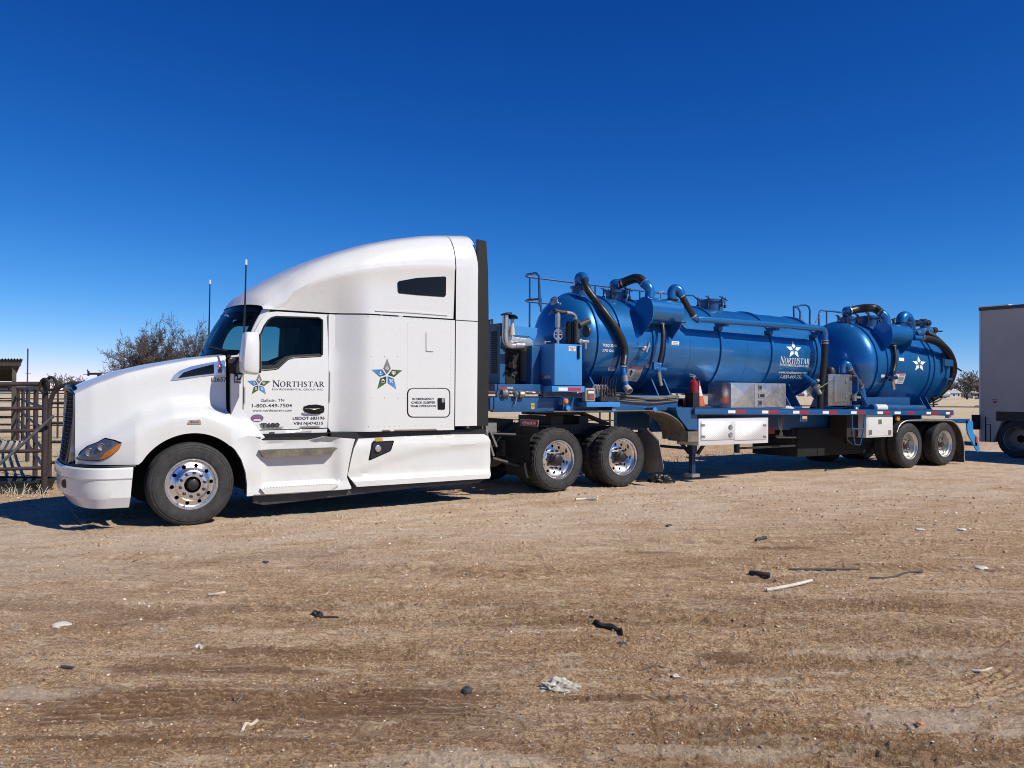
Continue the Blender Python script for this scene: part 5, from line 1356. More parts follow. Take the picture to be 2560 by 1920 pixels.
m = MB(); lb = [aX('C', *q, 7.54) for q in ((548, 1150), (552, 1140), (690, 1140), (700, 1160), (700, 1215), (545, 1215))]; m.plate(lb, (.01, 0, 0)); m.build('mounting_plate', BLUEF, hto)
# filters, valves and pipes on top of it
flt = MB(); 
for u_ in (872, 912): q_ = aY('C', u_, 700, 10.78); flt.cyl((q_.x, 10.78, 2.43), (q_.x, 10.78, 2.80), .055, 16); flt.cyl((q_.x, 10.78, 2.80), (q_.x, 10.78, 2.83), .03, 12)
fo_ = flt.build('oil_filter', BLACKG, trl)
m = MB(); q_ = aY('C', 955, 700, 10.70); m.cyl((q_.x, 10.70, 2.43), (q_.x, 10.70, 2.85), .055, 16); m.cyl((q_.x + .02, 10.66, 2.76), (q_.x + .20, 10.62, 2.84), .055, 14); m.lathe([(.02, 0), (.10, .02), (.10, .05), (.02, .06)], (q_.x + .10, 10.62, 2.66), (1, -.35, 0), 18, True, True); m.box((q_.x - .02, 10.60, 2.43), (q_.x + .06, 10.76, 2.50)); m.build('air_cleaner', mat('grey_black', (.05, .05, .048), .5), trl)
sv = MB(); p = aY('C', 768, 700, 10.85); sv.cyl((p.x, 10.85, 2.42), (p.x, 10.85, 2.98), .028, 12)
R_ = [Vector((p.x, 10.84, 2.60)) + Vector((.085 * math.cos(t), 0, .085 * math.sin(t))) for t in np.linspace(0, 2 * PI, 25)]; sv.tube(R_, .013, 7, caps=False)
for t in range(6): sv.tube([Vector((p.x, 10.84, 2.60)), R_[t * 4]], .009, 5)
sv.cyl((p.x, 10.85, 2.72), (p.x, 10.85, 2.95), .042, 12); sv.build('suction_valve', STEEL, trl)
hs = MB(); Q = [aY('C', *q, 10.87) for q in ((768, 580), (775, 530), (752, 480), (728, 455))]; hs.tube(Q, .034, 12, smooth=5); Q2 = [aY('C', *q, 10.85) for q in ((735, 458), (790, 472), (855, 480))]; hs.tube(Q2, .034, 12, smooth=4); hs.build('suction_hose', mat('grey_hose', (.045, .045, .043), .5), trl)
m = MB(); m.tube([aY('C', *q, 10.83) for q in ((852, 482), (900, 488), (935, 510), (945, 548))], .034, 14, smooth=5); m.build('pipe_elbow', STEEL, trl)
m = MB(); p = aY('C', 1000, 765, 10.42); m.cyl(p, p + Vector((.14, 0, 0)), .03, 12); m.cyl(p + Vector((.09, 0, .01)), p + Vector((.09, 0, -.12)), .02, 10); m.cyl(p - Vector((.05, 0, .03)), p + Vector((0, 0, .03)), .036, 10); m.build('return_fitting', STEEL, trl)
m = MB(); p = aY('C', 640, 770, 10.9); m.cyl(p - Vector((0, 0, .03)), p + Vector((0, 0, .02)), .02, 8); m.beam(p, p + Vector((.09, -.03, .01)), .02, .012); m.build('vent_cock', STEEL, trl)

# ---- tanks
def tank(t, x0, x1, d0, d1, rings, lab):
    zc, R = TANKS[t]; prof = []
    for a in np.linspace(0, PI / 2, 16): prof.append((R * math.sin(a) if a > 0 else .0005, x0 - d0 * math.cos(a)))
    for x in np.linspace(x0, x1, 16)[1:]: prof.append((R, x))
    for a in np.linspace(0, PI / 2, 16)[1:]: prof.append((max(.0005, R * math.cos(a)), x1 + d1 * math.sin(a)))
    m = MB(); n = 96; vs = []
    for r, x in prof:
        for k in range(n): a = 2 * PI * k / n; vs.append((x, TY + r * math.cos(a), zc(x) + r * math.sin(a)))
    m.add(vs, [(j * n + k, (j + 1) * n + k, (j + 1) * n + (k + 1) % n, j * n + (k + 1) % n) for j in range(len(prof) - 1) for k in range(n)])
    o = m.build('tank', TANKP, trl, sharp=60, label=lab)
    for (x, w) in rings:
        m = MB(); vs = []; pr = [(R - .005, -w / 2), (R + .030, -w / 2), (R + .030, w / 2), (R - .005, w / 2)]
        for r, dx in pr:
            for k in range(n): a = 2 * PI * k / n; vs.append((x + dx, TY + r * math.cos(a), zc(x) + r * math.sin(a)))
        m.add(vs, [(j * n + k, (j + 1) * n + k, (j + 1) * n + (k + 1) % n, j * n + (k + 1) % n) for j in range(3) for k in range(n)])
        m.build('stiffener_ring', TANKP, o)
    for x in ((9.66, 10.95, 12.5, 14.0) if t == 1 else (17.7, 18.3)):
        m = MB(); vs = []
        for r, dx in ((R - .003, -.009), (R + .004, 0), (R - .003, .009)):
            for k in range(n): a = 2 * PI * k / n; vs.append((x + dx, TY + r * math.cos(a), zc(x) + r * math.sin(a)))
        m.add(vs, [(j * n + k, (j + 1) * n + k, (j + 1) * n + (k + 1) % n, j * n + (k + 1) % n) for j in range(2) for k in range(n)]); m.build('weld_seam', TANKP, o)
    return o
tank1 = tank(1, 8.76, 14.73, .50, .40, [(8.765, .05), (9.27, .04), (10.03, .05), (10.31, .035), (11.77, .06), (13.235, .06), (14.68, .07)], 'longer front tank lettered Northstar')
tank2 = tank(2, 16.55, 19.55, .50, .30, [(16.62, .07), (17.0, .045), (18.70, .06), (18.90, .05), (19.42, .09)], 'shorter rear tank with a rear hatch')
# saddles
def saddle(t, x, yw, zb, w=.5):
    zc, R = TANKS[t]; m = MB(); P = []
    for a in np.linspace(-2.36, -PI + 2.36, 17): P.append((x, TY + (R - .02) * math.cos(a), zc(x) + (R - .02) * math.sin(a)))
    P += [(x, TY + yw, zb), (x, TY - yw, zb)]
    m.plate(P, (.03, 0, 0)); m.plate([(p[0] + w, p[1], p[2]) for p in P], (.03, 0, 0))
    m.box((x, TY - yw, zb - .002), (x + w + .03, TY - yw + .16, zb + .03)); m.box((x, TY + yw - .16, zb - .002), (x + w + .03, TY + yw, zb + .03))
    return m.build('saddle', BLUEF, trl, sharp=40)
for x, zb in ((8.75, 1.57), (10.2, 1.40), (13.75, 1.36)): saddle(1, x, .92, zb, .3)
for x, zb in ((16.7, 1.30), (18.75, 1.28)): saddle(2, x, .86, zb, .25)
m = MB(); m.box((8.6, 10.72, 1.55), (10.6, 10.80, 1.60)); m.build('saddle_bar', BLUEB, trl)
# rear tank: base frame, hoist cylinder, door ring and clamps
a, b_ = aY('E', 480, 985, 10.62), aY('E', 848, 1045, 10.62); m = MB(); m.box((a.x - .1, 10.62, b_.z - .03), (b_.x, 10.70, a.z)); m.build('base_plate', BLUEF, trl, bevel=.006)
p, q = aY('E', 500, 1055, 10.45), aY('E', 968, 1055, 10.45); m = MB(); m.cyl((p.x, 10.45, 1.36), (q.x, 10.45, 1.34), .075, 20); pc = m.build('vent_pipe', BLUEF, trl)
u, v = aY('E', 530, 1045, 10.44), aY('E', 625, 1045, 10.44); m = MB(); m.cyl((u.x, 10.45, 1.359), (v.x, 10.45, 1.356), .079, 20); m.build('white_sleeve', WHITE, pc)
for uu in (740, 940): z_ = aY('E', uu, 1075, 10.42); m = MB(); m.box((z_.x - .05, 10.38, 1.25), (z_.x + .05, 10.52, 1.30)); m.box((z_.x - .02, 10.38, 1.25), (z_.x + .02, 10.40, 1.36)); m.build('pipe_clamp', CAST, pc)
zc2 = TANKS[2][0]
for a_ in (-2.9, -3.5, 2.2, 1.6):
    m = MB(); y, z = TY + 1.05 * math.cos(a_), zc2(19.5) + 1.05 * math.sin(a_); m.beam((19.30, y, z), (19.52, y, z), .10, .05); m.build('door_clamp', BLUEF, tank2)
m = MB(); p = aY('T', 1060, 850, 10.62); m.beam((19.2, 10.62, 2.42), (19.55, 10.60, 2.42), .05, .16); m.beam((19.2, 10.64, 2.52), (19.2, 10.64, 2.20), .05, .05); m.build('hinge_bracket', BLUEF, tank2)
for (s, pa, pb, Y) in (('T', (1150, 870), (1235, 925), 10.75), ('T', (850, 385), (970, 375), 11.2)):
    m = MB(); A_, B_ = aY(s, *pa, Y), aY(s, *pb, Y); m.tube([A_, B_], .018, 8); m.beam(A_ - Vector((.25, 0, 0)), A_, .03, .03); m.build('clamp_handle', BLACKP, tank2)
# rear drain valve
m = MB(); p = aY('T', 1000, 1250, 11.0); m.cyl(p - Vector((.25, 0, 0)), p, .10, 14); m.cyl(p, p + Vector((.12, -.02, 0)), .07, 14); m.build('drain_valve', mat('white_valve', (.55, .55, .53), .4, metal=.3), tank2)
m = MB(); m.tube([aY('T', *q, 10.9) for q in ((800, 1330), (860, 1360), (960, 1310), (965, 1240))], .018, 6, smooth=4); m.beam(aY('T', 850, 1330, 10.9), aY('T', 850, 1425, 10.9), .03, .03); m.beam(aY('T', 780, 1395, 10.9), aY('T', 905, 1385, 10.9), .03, .03); m.build('drain_lever', BLACKP, tank2)

# ---- manways with wing nuts, pipe elbows and hoses
def manway(t, x, y, r, h, parent, wing=True, name='manway'):
    zc, R = TANKS[t]; z0 = zc(x) + math.sqrt(R * R - (y - TY) ** 2) - .03
    m = MB(); m.lathe([(r, -.05), (r, h - .03), (r + .03, h - .03), (r + .03, h + .01), (r, h + .015), (r * .6, h + .035), (.001, h + .04)], (x, y, z0), (0, 0, 1), 32)
    o = m.build(name, BLUEF, parent, sharp=40)
    if wing:
        for k in range(6):
            a = 2 * PI * (k + .5) / 6; c = Vector((x + (r + .045) * math.cos(a), y + (r + .045) * math.sin(a), z0 + h - .10))
            w = MB(); w.box((c.x - .02, c.y - .02, c.z - .04), (c.x + .02, c.y + .02, c.z + .02)); w.cyl(c, c + Vector((0, 0, .16)), .011, 6)
            w.beam(c + Vector((-.05, .02, .17)), c + Vector((.05, -.02, .11)), .02, .016); w.beam(c + Vector((.04, .03, .18)), c + Vector((-.03, -.04, .12)), .016, .014); w.build('wing_nut', CHASSIS, o)
    return o, z0 + h
m1, z1 = manway(1, 8.92, 11.50, .16, .17, trl, False, 'vent_neck')
m2, z2 = manway(1, 9.76, 11.50, .20, .16, trl)
m3, z3 = manway(1, 12.30, 11.55, .235, .20, trl)
m4, z4 = manway(2, 16.75, 11.5, .20, .14, trl)
m5, z5 = manway(2, 17.55, 11.5, .24, .22, trl)
def pipe(name, m_, P, r, parent, smooth=5, n=16, **k):
    return MB().tube(P, r, n, smooth=smooth).build(name, m_, parent, **k)
def bands(pts, r, parent):
    for p, d in pts:
        d = Vector(d).normalized(); m = MB(); m.cyl(Vector(p) - d * .012, Vector(p) + d * .012, r + .008, 16); m.build('hose_clamp', STEEL, parent)
# tank 1: vent elbow and long hose lying down the shell
e1 = pipe('vent_elbow', TANKP, [(8.92, 11.50, z1), aY('C', 975, 175, 11.45), aY('C', 985, 132, 11.42), aY('C', 1015, 128, 11.35), aY('C', 1030, 165, 11.28)], .085, trl)
H1 = [aY('C', 1028, 165, 11.28), aY('C', 1055, 240, 11.12), aT(1, 'C', 1130, 345, .10), aT(1, 'C', 1210, 450, .09), aT(1, 'C', 1300, 570, .08), aT(1, 'C', 1375, 690, .08), aT(1, 'C', 1425, 810, .09), aT(1, 'C', 1428, 910, .12), aY('C', 1415, 1010, 10.62)]
h1 = pipe('suction_hose', HOSE, H1, .062, trl, 6); bands([(H1[0], H1[1] - H1[0]), (H1[-1], (0, 0, 1))], .062, h1)
m = MB(); P = [aY('C', 1415, 1015, 10.62), aY('C', 1415, 1060, 10.60), aY('C', 1425, 1110, 10.58)]; m.tube(P, .052, 14); o = m.build('drop_pipe', TANKP, trl)
m = MB(); P = [aY('C', 1422, 1100, 10.585), aY('C', 1432, 1165, 10.57)]; m.tube(P, .066, 14); m.build('cam_coupler', CAST, trl)
m = MB(); P = [aY('C', 1432, 1165, 10.57), aY('C', 1442, 1210, 10.55)]; m.tube(P, .056, 14); m.build('drop_pipe', TANKP, trl)
m = MB(); a = aY('C', 1442, 1212, 10.55); b_ = aY('C', 1478, 1258, 10.46); d = (b_ - a).normalized(); m.lathe([(.058, 0), (.064, (b_ - a).length * .7), (.066, (b_ - a).length), (.052, (b_ - a).length), (.05, .01)], a, d, 18); m.build('outlet', mat('cream_pvc', (.42, .40, .35), .5), trl)
# pot between manway 2 and the side pipe
def pot(t, s_, xs, xe, yy, zz, r, plate, plate2):
    m = MB(); m.lathe([(.001, 0), (r - .01, 0), (r, .01), (r, xe - xs - .01), (r - .01, xe - xs), (.001, xe - xs)], (xs, yy, zz), (1, 0, -.012), 48); o = m.build('scrubber_pot', TANKP, trl, sharp=40)
    m = MB(); m.plate([aX(s_, *q, xs - .02) for q in plate], (.018, 0, 0)); m.build('hanger_plate', TANKP, o)
    m = MB(); m.plate([aX(s_, *q, xe - .16) for q in plate2], (.018, 0, 0)); m.build('hanger_plate', TANKP, o)
    return o
p1 = pot(1, 'C', 9.76, 10.56, 10.79, 3.115, .235, [(1650, 318), (1692, 352), (1710, 430), (1706, 520), (1690, 572), (1640, 640), (1580, 722), (1535, 680), (1500, 600), (1520, 500), (1545, 400), (1590, 335)], [(1840, 575), (1990, 570), (1975, 620), (1892, 742), (1850, 700), (1835, 640)])
e2 = pipe('elbow', TANKP, [(9.76, 11.50, z2), aY('C', 1325, 230, 11.5), aY('C', 1330, 195, 11.47), aY('C', 1375, 195, 11.4)], .085, trl)
H2 = [aY('C', 1370, 200, 11.42), aY('C', 1450, 170, 11.3), aY('C', 1520, 145, 11.15), aY('C', 1580, 150, 11.0), aY('C', 1625, 195, 10.9)]
h2 = pipe('crossover_hose', HOSE, H2, .085, trl, 6); bands([(H2[0], H2[1] - H2[0]), (H2[1].lerp(H2[0], .6), H2[1] - H2[0]), (H2[-1], H2[-1] - H2[-2])], .085, h2)
e3 = pipe('elbow', TANKP, [aY('C', 1622, 192, 10.9), aY('C', 1665, 235, 10.82), aY('C', 1678, 285, 10.8), (10.06 - .14, 10.79, 3.33)], .088, trl)
p = aY('C', 1895, 330, 10.79); m = MB(); m.lathe([(.125, 0), (.125, .02), (.06, .025), (.06, .05)], (p.x, 10.79, 3.34), (0, 0, 1), 24, True); m.build('flange', CHASSIS, p1)
e4 = pipe('elbow', TANKP, [(p.x, 10.79, 3.36), aY('C', 1895, 275, 10.79), aY('C', 1925, 245, 10.76), aY('C', 1965, 262, 10.72), aY('C', 1990, 310, 10.70)], .085, trl)
H3 = [aY('C', 1992, 315, 10.70), aY('C', 2045, 410, 10.68), aY('C', 2105, 515, 10.66)]
h3 = pipe('crossover_hose', HOSE, H3, .058, trl, 5); bands([(H3[0], H3[1] - H3[0]), (H3[-1], H3[2] - H3[1])], .058, h3)
SP = [aY('C', 2105, 515, 10.66), aY('C', 2150, 552, 10.64), aY('D', 420, 425, 10.62), aY('D', 900, 462, 10.60), aY('D', 1380, 500, 10.58), aY('D', 1490, 512, 10.58), aY('D', 1522, 545, 10.57), aY('D', 1525, 615, 10.57)]
sp = pipe('side_pipe', TANKP, SP, .062, trl, 6, 20)
for x in (11.74, 13.19, 14.60):
    z = 3.01; m = MB(); m.box((x - .05, 10.62, z - .09 - (x - 11.7) * .008), (x + .05, 10.86, z - .03 - (x - 11.7) * .008)); m.box((x - .05, 10.78, z - .16 - (x - 11.7) * .008), (x + .05, 10.88, z - .09 - (x - 11.7) * .008)); m.build('pipe_bracket', BLUEF, sp)
H4 = [aY('D', 1525, 612, 10.57), aY('D', 1520, 760, 10.58), aY('D', 1500, 980, 10.6), aY('D', 1482, 1120, 10.6), aY('D', 1478, 1235, 10.6)]
h4 = pipe('down_hose', HOSE, H4, .068, trl, 6); bands([(H4[0] - Vector((0, 0, .02)), (0, 0, 1)), (H4[0] - Vector((0, 0, .07)), (0, 0, 1))], .068, h4)
# small sight hose with ball valve
H5 = [aY('C', 1800, 590, 10.72), aY('C', 1808, 700, 10.66), aY('C', 1800, 850, 10.62), aY('C', 1770, 985, 10.62)]
h5 = pipe('drain_hose', HOSE, H5, .042, trl, 6); bands([(H5[0], (0, 0, 1)), (H5[-1], (0, 0, 1))], .042, h5)
m = MB(); p = aY('C', 1765, 1035, 10.62); m.cyl(p - Vector((.07, 0, 0)), p + Vector((.16, 0, -.01)), .04, 12); m.cyl(p + Vector((0, 0, .08)), p - Vector((0, 0, .06)), .05, 12); m.beam(p + Vector((-.14, 0, .05)), p + Vector((-.03, 0, .05)), .06, .13); m.build('ball_valve', TANKP, trl)
m = MB(); q = aY('C', 1768, 1120, 10.6); m.cyl(q + Vector((-.01, 0, .1)), q + Vector((.03, 0, -.05)), .035, 12); m.cyl(q + Vector((.02, 0, -.03)), q + Vector((.06, 0, -.14)), .03, 10); m.build('drain_cock', STEEL, trl)
# sampling valve on the shell
p = aT(1, 'C', 1600, 830, .03); m = MB(); m.cyl(p + Vector((0, .06, 0)), p - Vector((0, .1, 0)), .035, 12); m.cyl(p - Vector((.07, .09, .05)), p + Vector((.07, -.12, .04)), .028, 10); m.beam(p + Vector((-.02, -.12, -.08)), p + Vector((.05, -.12, .09)), .05, .03); m.build('sample_valve', STEEL, trl)
m = MB(); p = aX('C', 745, 370, 8.45); m.cyl(p + Vector((.1, .05, -.05)), p - Vector((.04, .0, -.02)), .05, 16); m.lathe([(.04, 0), (.085, .01), (.085, .03), (.03, .05)], p - Vector((.02, 0, 0)), (-1, -.3, .4), 18, True, True); m.build('relief_valve', STEEL, trl)
m = MB(); p = aY('C', 1790, 320, 10.79); m.cyl(p - Vector((0, 0, .05)), p + Vector((0, 0, .06)), .02, 8); m.beam(p + Vector((-.07, 0, .06)), p + Vector((.05, 0, .10)), .03, .02); m.build('vent_cock', STEEL, trl)
m = MB(); p = aT(1, 'C', 2010, 590, .06); m.cyl(p + Vector((-.06, 0, 0)), p + Vector((.05, 0, .01)), .03, 12); m.build('vent_cock', STEEL, trl)
# ladder fittings and wheel valve near the end of tank 1
p = aY('D', 1375, 950, 10.68); q = aY('D', 1415, 1000, 10.55); m = MB(); m.tube([p + Vector((-.03, .12, .05)), q], .055, 14); m.lathe([(.07, 0), (.07, .05)], q, (q - p), 14, True, True); m.build('outlet_pipe', TANKP, trl)
m = MB(); p = aY('D', 1445, 1040, 10.50); m.lathe([(.03, 0), (.085, .02), (.085, .06), (.06, .1), (.03, .12)], p + Vector((-.03, 0, .05)), (.4, -.3, -1), 16, True, True); m.cyl(p, p + Vector((.05, -.05, -.14)), .05, 12); m.cyl(p + Vector((0, 0, .12)), p + Vector((.06, 0, .14)), .04, 10); vv = m.build('gate_valve', CAST, trl)
m = MB(); m.tube([aY('D', 1470, 1050, 10.42), aY('D', 1590, 972, 10.40)], .012, 6); m.build('valve_lever', BLACKP, vv)
# ---- tank 2 fittings
e5 = pipe('elbow', TANKP, [(16.75, 11.5, z4), aY('E', 272, 230, 11.5), aY('E', 275, 205, 11.47), aY('E', 310, 203, 11.4)], .095, trl)
H6 = [aY('E', 305, 208, 11.4), aY('E', 390, 188, 11.3), aY('E', 480, 180, 11.1), aY('E', 540, 190, 11.0), aY('E', 590, 230, 10.85)]
h6 = pipe('crossover_hose', mat('black_hose_dusty', (.03, .028, .026), .35), H6, .095, trl, 6); bands([(H6[0], H6[1] - H6[0]), (H6[-1], H6[-1] - H6[-2])], .095, h6)
e6 = pipe('elbow', TANKP, [aY('E', 588, 228, 10.85), aY('E', 620, 255, 10.8), aY('E', 632, 290, 10.78), aY('E', 632, 325, 10.78)], .095, trl)
a, b_ = aY('E', 685, 400, 10.52), aY('E', 882, 400, 10.52)
p2 = pot(2, 'E', a.x, b_.x, 10.77, 3.02, .25, [(560, 315), (640, 312), (680, 350), (692, 420), (685, 470), (640, 540), (575, 590), (540, 500), (500, 430), (520, 370)], [(720, 480), (865, 470), (850, 520), (750, 615), (722, 560)])
e7 = pipe('elbow', TANKP, [aY('E', 772, 340, 10.78), aY('E', 772, 290, 10.78), aY('E', 785, 262, 10.78), aY('E', 812, 262, 10.78), aY('E', 838, 300, 10.80), aY('E', 850, 400, 10.85)], .125, trl)
m = MB(); q_ = aY('E', 772, 322, 10.78); m.lathe([(.17, 0), (.17, .025), (.12, .03)], q_, (0, 0, 1), 24, True); m.build('flange', CHASSIS, p2)
m = MB(); q_ = aY('E', 700, 300, 10.78); m.cyl(q_ - Vector((0, 0, .1)), q_ + Vector((0, 0, .04)), .03, 10); m.beam(q_ + Vector((-.06, 0, .03)), q_ + Vector((.08, 0, .07)), .04, .03); m.build('vent_cock', CHASSIS, trl)
m = MB(); q_ = aY('T', 690, 370, 11.15); m.cyl(q_ - Vector((.35, 0, .12)), q_ + Vector((.30, 0, .0)), .13, 18); m.cyl(q_ + Vector((.1, 0, 0)), q_ + Vector((.1, 0, .22)), .10, 16); m.cyl(q_ - Vector((.15, 0, .3)), q_ - Vector((.15, 0, 0)), .12, 16); m.build('valve_body', BLUEF, trl)
pipe('stub_pipe', TANKP, [aY('E', 880, 450, 10.55), aY('E', 965, 452, 10.53)], .06, trl, 0)
H7 = [aY('E', 965, 452, 10.53), aY('E', 1040, 468, 10.52), aY('E', 1120, 505, 10.54), aY('E', 1200, 590, 10.6), aY('E', 1238, 700, 10.68), aY('E', 1225, 800, 10.75), aY('E', 1175, 890, 10.85), aY('E', 1100, 960, 10.95), aY('E', 1040, 1000, 11.0)]
h7 = pipe('rear_hose', HOSE, H7, .085, trl, 6); bands([(H7[0], (1, 0, 0)), (H7[0] + Vector((-.06, 0, 0)), (1, 0, 0))], .075, h7)
H8 = [aY('E', 1000, 400, 11.0), aY('E', 1080, 450, 10.9), aY('E', 1170, 540, 10.85), aY('E', 1210, 640, 10.85)]
pipe('rear_hose', HOSE, H8, .06, trl, 6)
m = MB()
for q in ((930, 330), (960, 310), (985, 320), (1010, 385), (1045, 385), (900, 320)):
    c = aY('E', *q, 11.1); m.cyl(c, c + Vector((.15, 0, .02)), random.uniform(.04, .08), 10); m.beam(c + Vector((-.1, 0, .06)), c + Vector((.14, 0, .08)), .04, .03)
m.beam(aY('E', 850, 320, 11.0), aY('E', 985, 305, 11.1), .08, .06); m.build('rear_valve_cluster', mat('dark_fittings', (.03, .05, .09), .35, metal=.5), trl)
H9 = [aY('E', 703, 520, 10.68), aY('E', 715, 620, 10.62), aY('E', 708, 700, 10.6), aY('E', 690, 770, 10.58)]
h9 = pipe('drain_hose', HOSE, H9, .045, trl, 6); bands([(H9[0], (0, 0, 1))], .045, h9)
m = MB(); p = aY('E', 680, 800, 10.56); m.cyl(p - Vector((.2, 0, .02)), p + Vector((.2, 0, -.02)), .04, 12); m.cyl(p + Vector((0, 0, .1)), p - Vector((0, 0, .1)), .055, 12); m.beam(p + Vector((-.06, -.04, .08)), p + Vector((.05, -.04, .08)), .06, .1); m.build('ball_valve', mat('valve_dark_blue', (.02, .05, .12), .35, metal=.5), trl)
m = MB(); q = aY('E', 690, 865, 10.54); m.cyl(q + Vector((0, 0, .08)), q + Vector((.04, 0, -.12)), .045, 12); m.build('drain_cock', STEEL, trl)
# ---- decals on the tanks
T1Y, T2Y = tank_y(1), tank_y(2)
WH_ = (.80, .81, .82)
def TP(t, s, x, y): p = aT(t, s, x, y); return (p.x, p.z)
d1 = MB()
S_ = lambda x, y: TP(1, 'D', x, y)
def capT(y0, y1, x=1250, s='D', t=1): return TP(t, s, x, y0)[1] - TP(t, s, x, y1)[1]
letter(d1, 'NORTHSTAR', S_(1116, 822), S_(1382, 832), capT(775, 825), T1Y, WH_, serif=True)
letter(d1, 'ENVIRONMENTAL GROUP, INC.', S_(1114, 846), S_(1376, 860), capT(832, 852), T1Y, WH_, .012)
letter(d1, 'www.northstarenv.com', S_(1100, 914), S_(1360, 922), capT(890, 916), T1Y, WH_, .015)
letter(d1, '1-800-449-7504', S_(1112, 960), S_(1322, 966), capT(930, 962), T1Y, WH_, .01)
letter(d1, 'TCEQ 22591', TP(1, 'C', 1207, 812), TP(1, 'C', 1348, 822), capT(790, 815, 1270, 'C'), T1Y, WH_, .02)
letter(d1, '3,700 GAL', TP(1, 'C', 1207, 863), TP(1, 'C', 1320, 870), capT(843, 866, 1270, 'C'), T1Y, WH_, .02)
d1.build('lettering', PRINT, tank1)
m = MB(); c = S_(1243, 702); star(m, c[0], c[1], (S_(1230, 620)[1] - S_(1230, 700)[1]) * 1.0, T1Y, sx=1.35, white=True); m.build('star_logo', PRINT, tank1)
m = MB(); c = TP(2, 'E', 930, 685); star(m, c[0], c[1], TP(2, 'E', 925, 612)[1] - c[1], T2Y, sx=1.5, white=True); m.build('star_logo', PRINT, tank2)
def sticker(par, t, s, quad, col, txt=None, tcol=(.02, .02, .02)):
    m = MB(); Q = [TP(t, s, *q) for q in quad]; yf = T1Y if t == 1 else T2Y
    xs = [q[0] for q in Q]
    def pt(u, v): a = Vector(Q[3]).lerp(Vector(Q[2]), u); b = Vector(Q[0]).lerp(Vector(Q[1]), u); c = a.lerp(b, v); return (c.x, c.y)
    n = 4; vs = [(*(lambda c: (c[0], yf(*c) - .004, c[1]))(pt(i / n, j / n)),) for j in range(n + 1) for i in range(n + 1)]
    m.add(vs, [(j * (n + 1) + i, j * (n + 1) + i + 1, (j + 1) * (n + 1) + i + 1, (j + 1) * (n + 1) + i) for j in range(n) for i in range(n)], col)
    for (tx, u0, u1, v0, v1, tc) in (txt or []):
        if tx is None:
            a, b, c, d = pt(u0, v0), pt(u1, v0), pt(u1, v1), pt(u0, v1); m.add([(q[0], yf(*q) - .008, q[1]) for q in (a, b, c, d)], [(0, 1, 2, 3)], tc)
        else: letter(m, tx, pt(u0, v0), pt(u1, v0), pt(u0, v1)[1] - pt(u0, v0)[1], yf, tc, .02, off=.008)
    return m.build('decal', PRINT, par)
sticker(tank1, 1, 'C', [(1268, 1022), (1336, 1024), (1328, 1058), (1262, 1055)], WH_, [('WATER', .1, .9, .55, .85, DK), ('ONLY', .2, .8, .12, .42, DK)])
sticker(tank1, 1, 'C', [(1643, 992), (1690, 994), (1684, 1026), (1637, 1022)], WH_, [('DRAIN', .1, .9, .55, .85, DK), ('VALVE', .15, .85, .12, .42, DK)])
sticker(tank1, 1, 'C', [(1892, 762), (1966, 765), (1963, 803), (1890, 797)], WH_, [('TO VAC', .15, .85, .55, .82, DK), ('AND DRAIN', .1, .9, .15, .4, DK)])
warn = [(None, .02, .98, .90, .99, (.45, .04, .03)), (None, .10, .42, .30, .86, (.9, .9, .88)), (None, .22, .32, .36, .80, (.03, .03, .03)), (None, .15, .39, .60, .68, (.03, .03, .03)), ('WARNING', .52, .92, .76, .85, (.4, .03, .03))] + [(None, .5, .94, v, v + .025, (.25, .25, .25)) for v in (.66, .60, .54, .48, .42, .36, .30, .18, .10)]
sticker(tank1, 1, 'C', [(1456, 1018), (1608, 1020), (1548, 1162), (1432, 1150)], (.78, .77, .75), warn)
sticker(tank2, 2, 'E', [(692, 765), (808, 770), (780, 865), (668, 858)], (.78, .77, .75), warn)
sticker(tank2, 2, 'E', [(746, 628), (793, 630), (792, 660), (746, 656)], WH_)
sticker(tank2, 2, 'E', [(588, 780), (622, 782), (618, 810), (585, 806)], WH_)
# ---- handrails on the walkway (far side of the tanks)
def hr_pt(s, x, y, Y=12.3): return aY(s, x, y, Y)
m = MB(); A_ = hr_pt('C', 458, 125); B_ = hr_pt('C', 1640, 272)
m.tube([A_, B_, Vector((12.15, 12.3, 3.70)), Vector((12.55, 12.3, 3.72)), Vector((12.72, 12.3, 3.62)), Vector((12.74, 12.3, 3.3))], .018, 8)
m.tube([hr_pt('C', 458, 370), hr_pt('C', 760, 400)], .018, 8); m.tube([hr_pt('C', 455, 122), hr_pt('C', 470, 105, 12.2), hr_pt('C', 555, 90, 11.9), hr_pt('C', 582, 120, 11.8), hr_pt('C', 590, 420, 11.8)], .024, 8)
m.tube([hr_pt('C', 455, 365), hr_pt('C', 480, 355, 12.1), hr_pt('C', 600, 345, 11.8), hr_pt('C', 605, 470, 11.8)], .024, 8)
hrl = m.build('handrail', BLUEF, trl)
for X in [hr_pt('C', 492, 130).x, 9.9, 11.05, 12.2]:
    z = A_.z + (B_.z - A_.z) * (X - A_.x) / (B_.x - A_.x); m = MB(); m.tube([(X, 12.3, z), (X, 12.3, 2.7 if X < 9 else 3.1)], .018, 8); m.build('rail_post', BLUEF, hrl)
m = MB(); P = [aY('D', *q, 11.7) for q in ((1245, 430), (1240, 312), (1340, 295), (1375, 310), (1388, 350), (1385, 480))]; m.tube(P, .022, 8); P = [aY('D', *q, 11.5) for q in ((1255, 318), (1280, 322), (1300, 360), (1298, 440))]; m.tube(P, .02, 8); m.build('ladder_rail', BLUEF, trl)
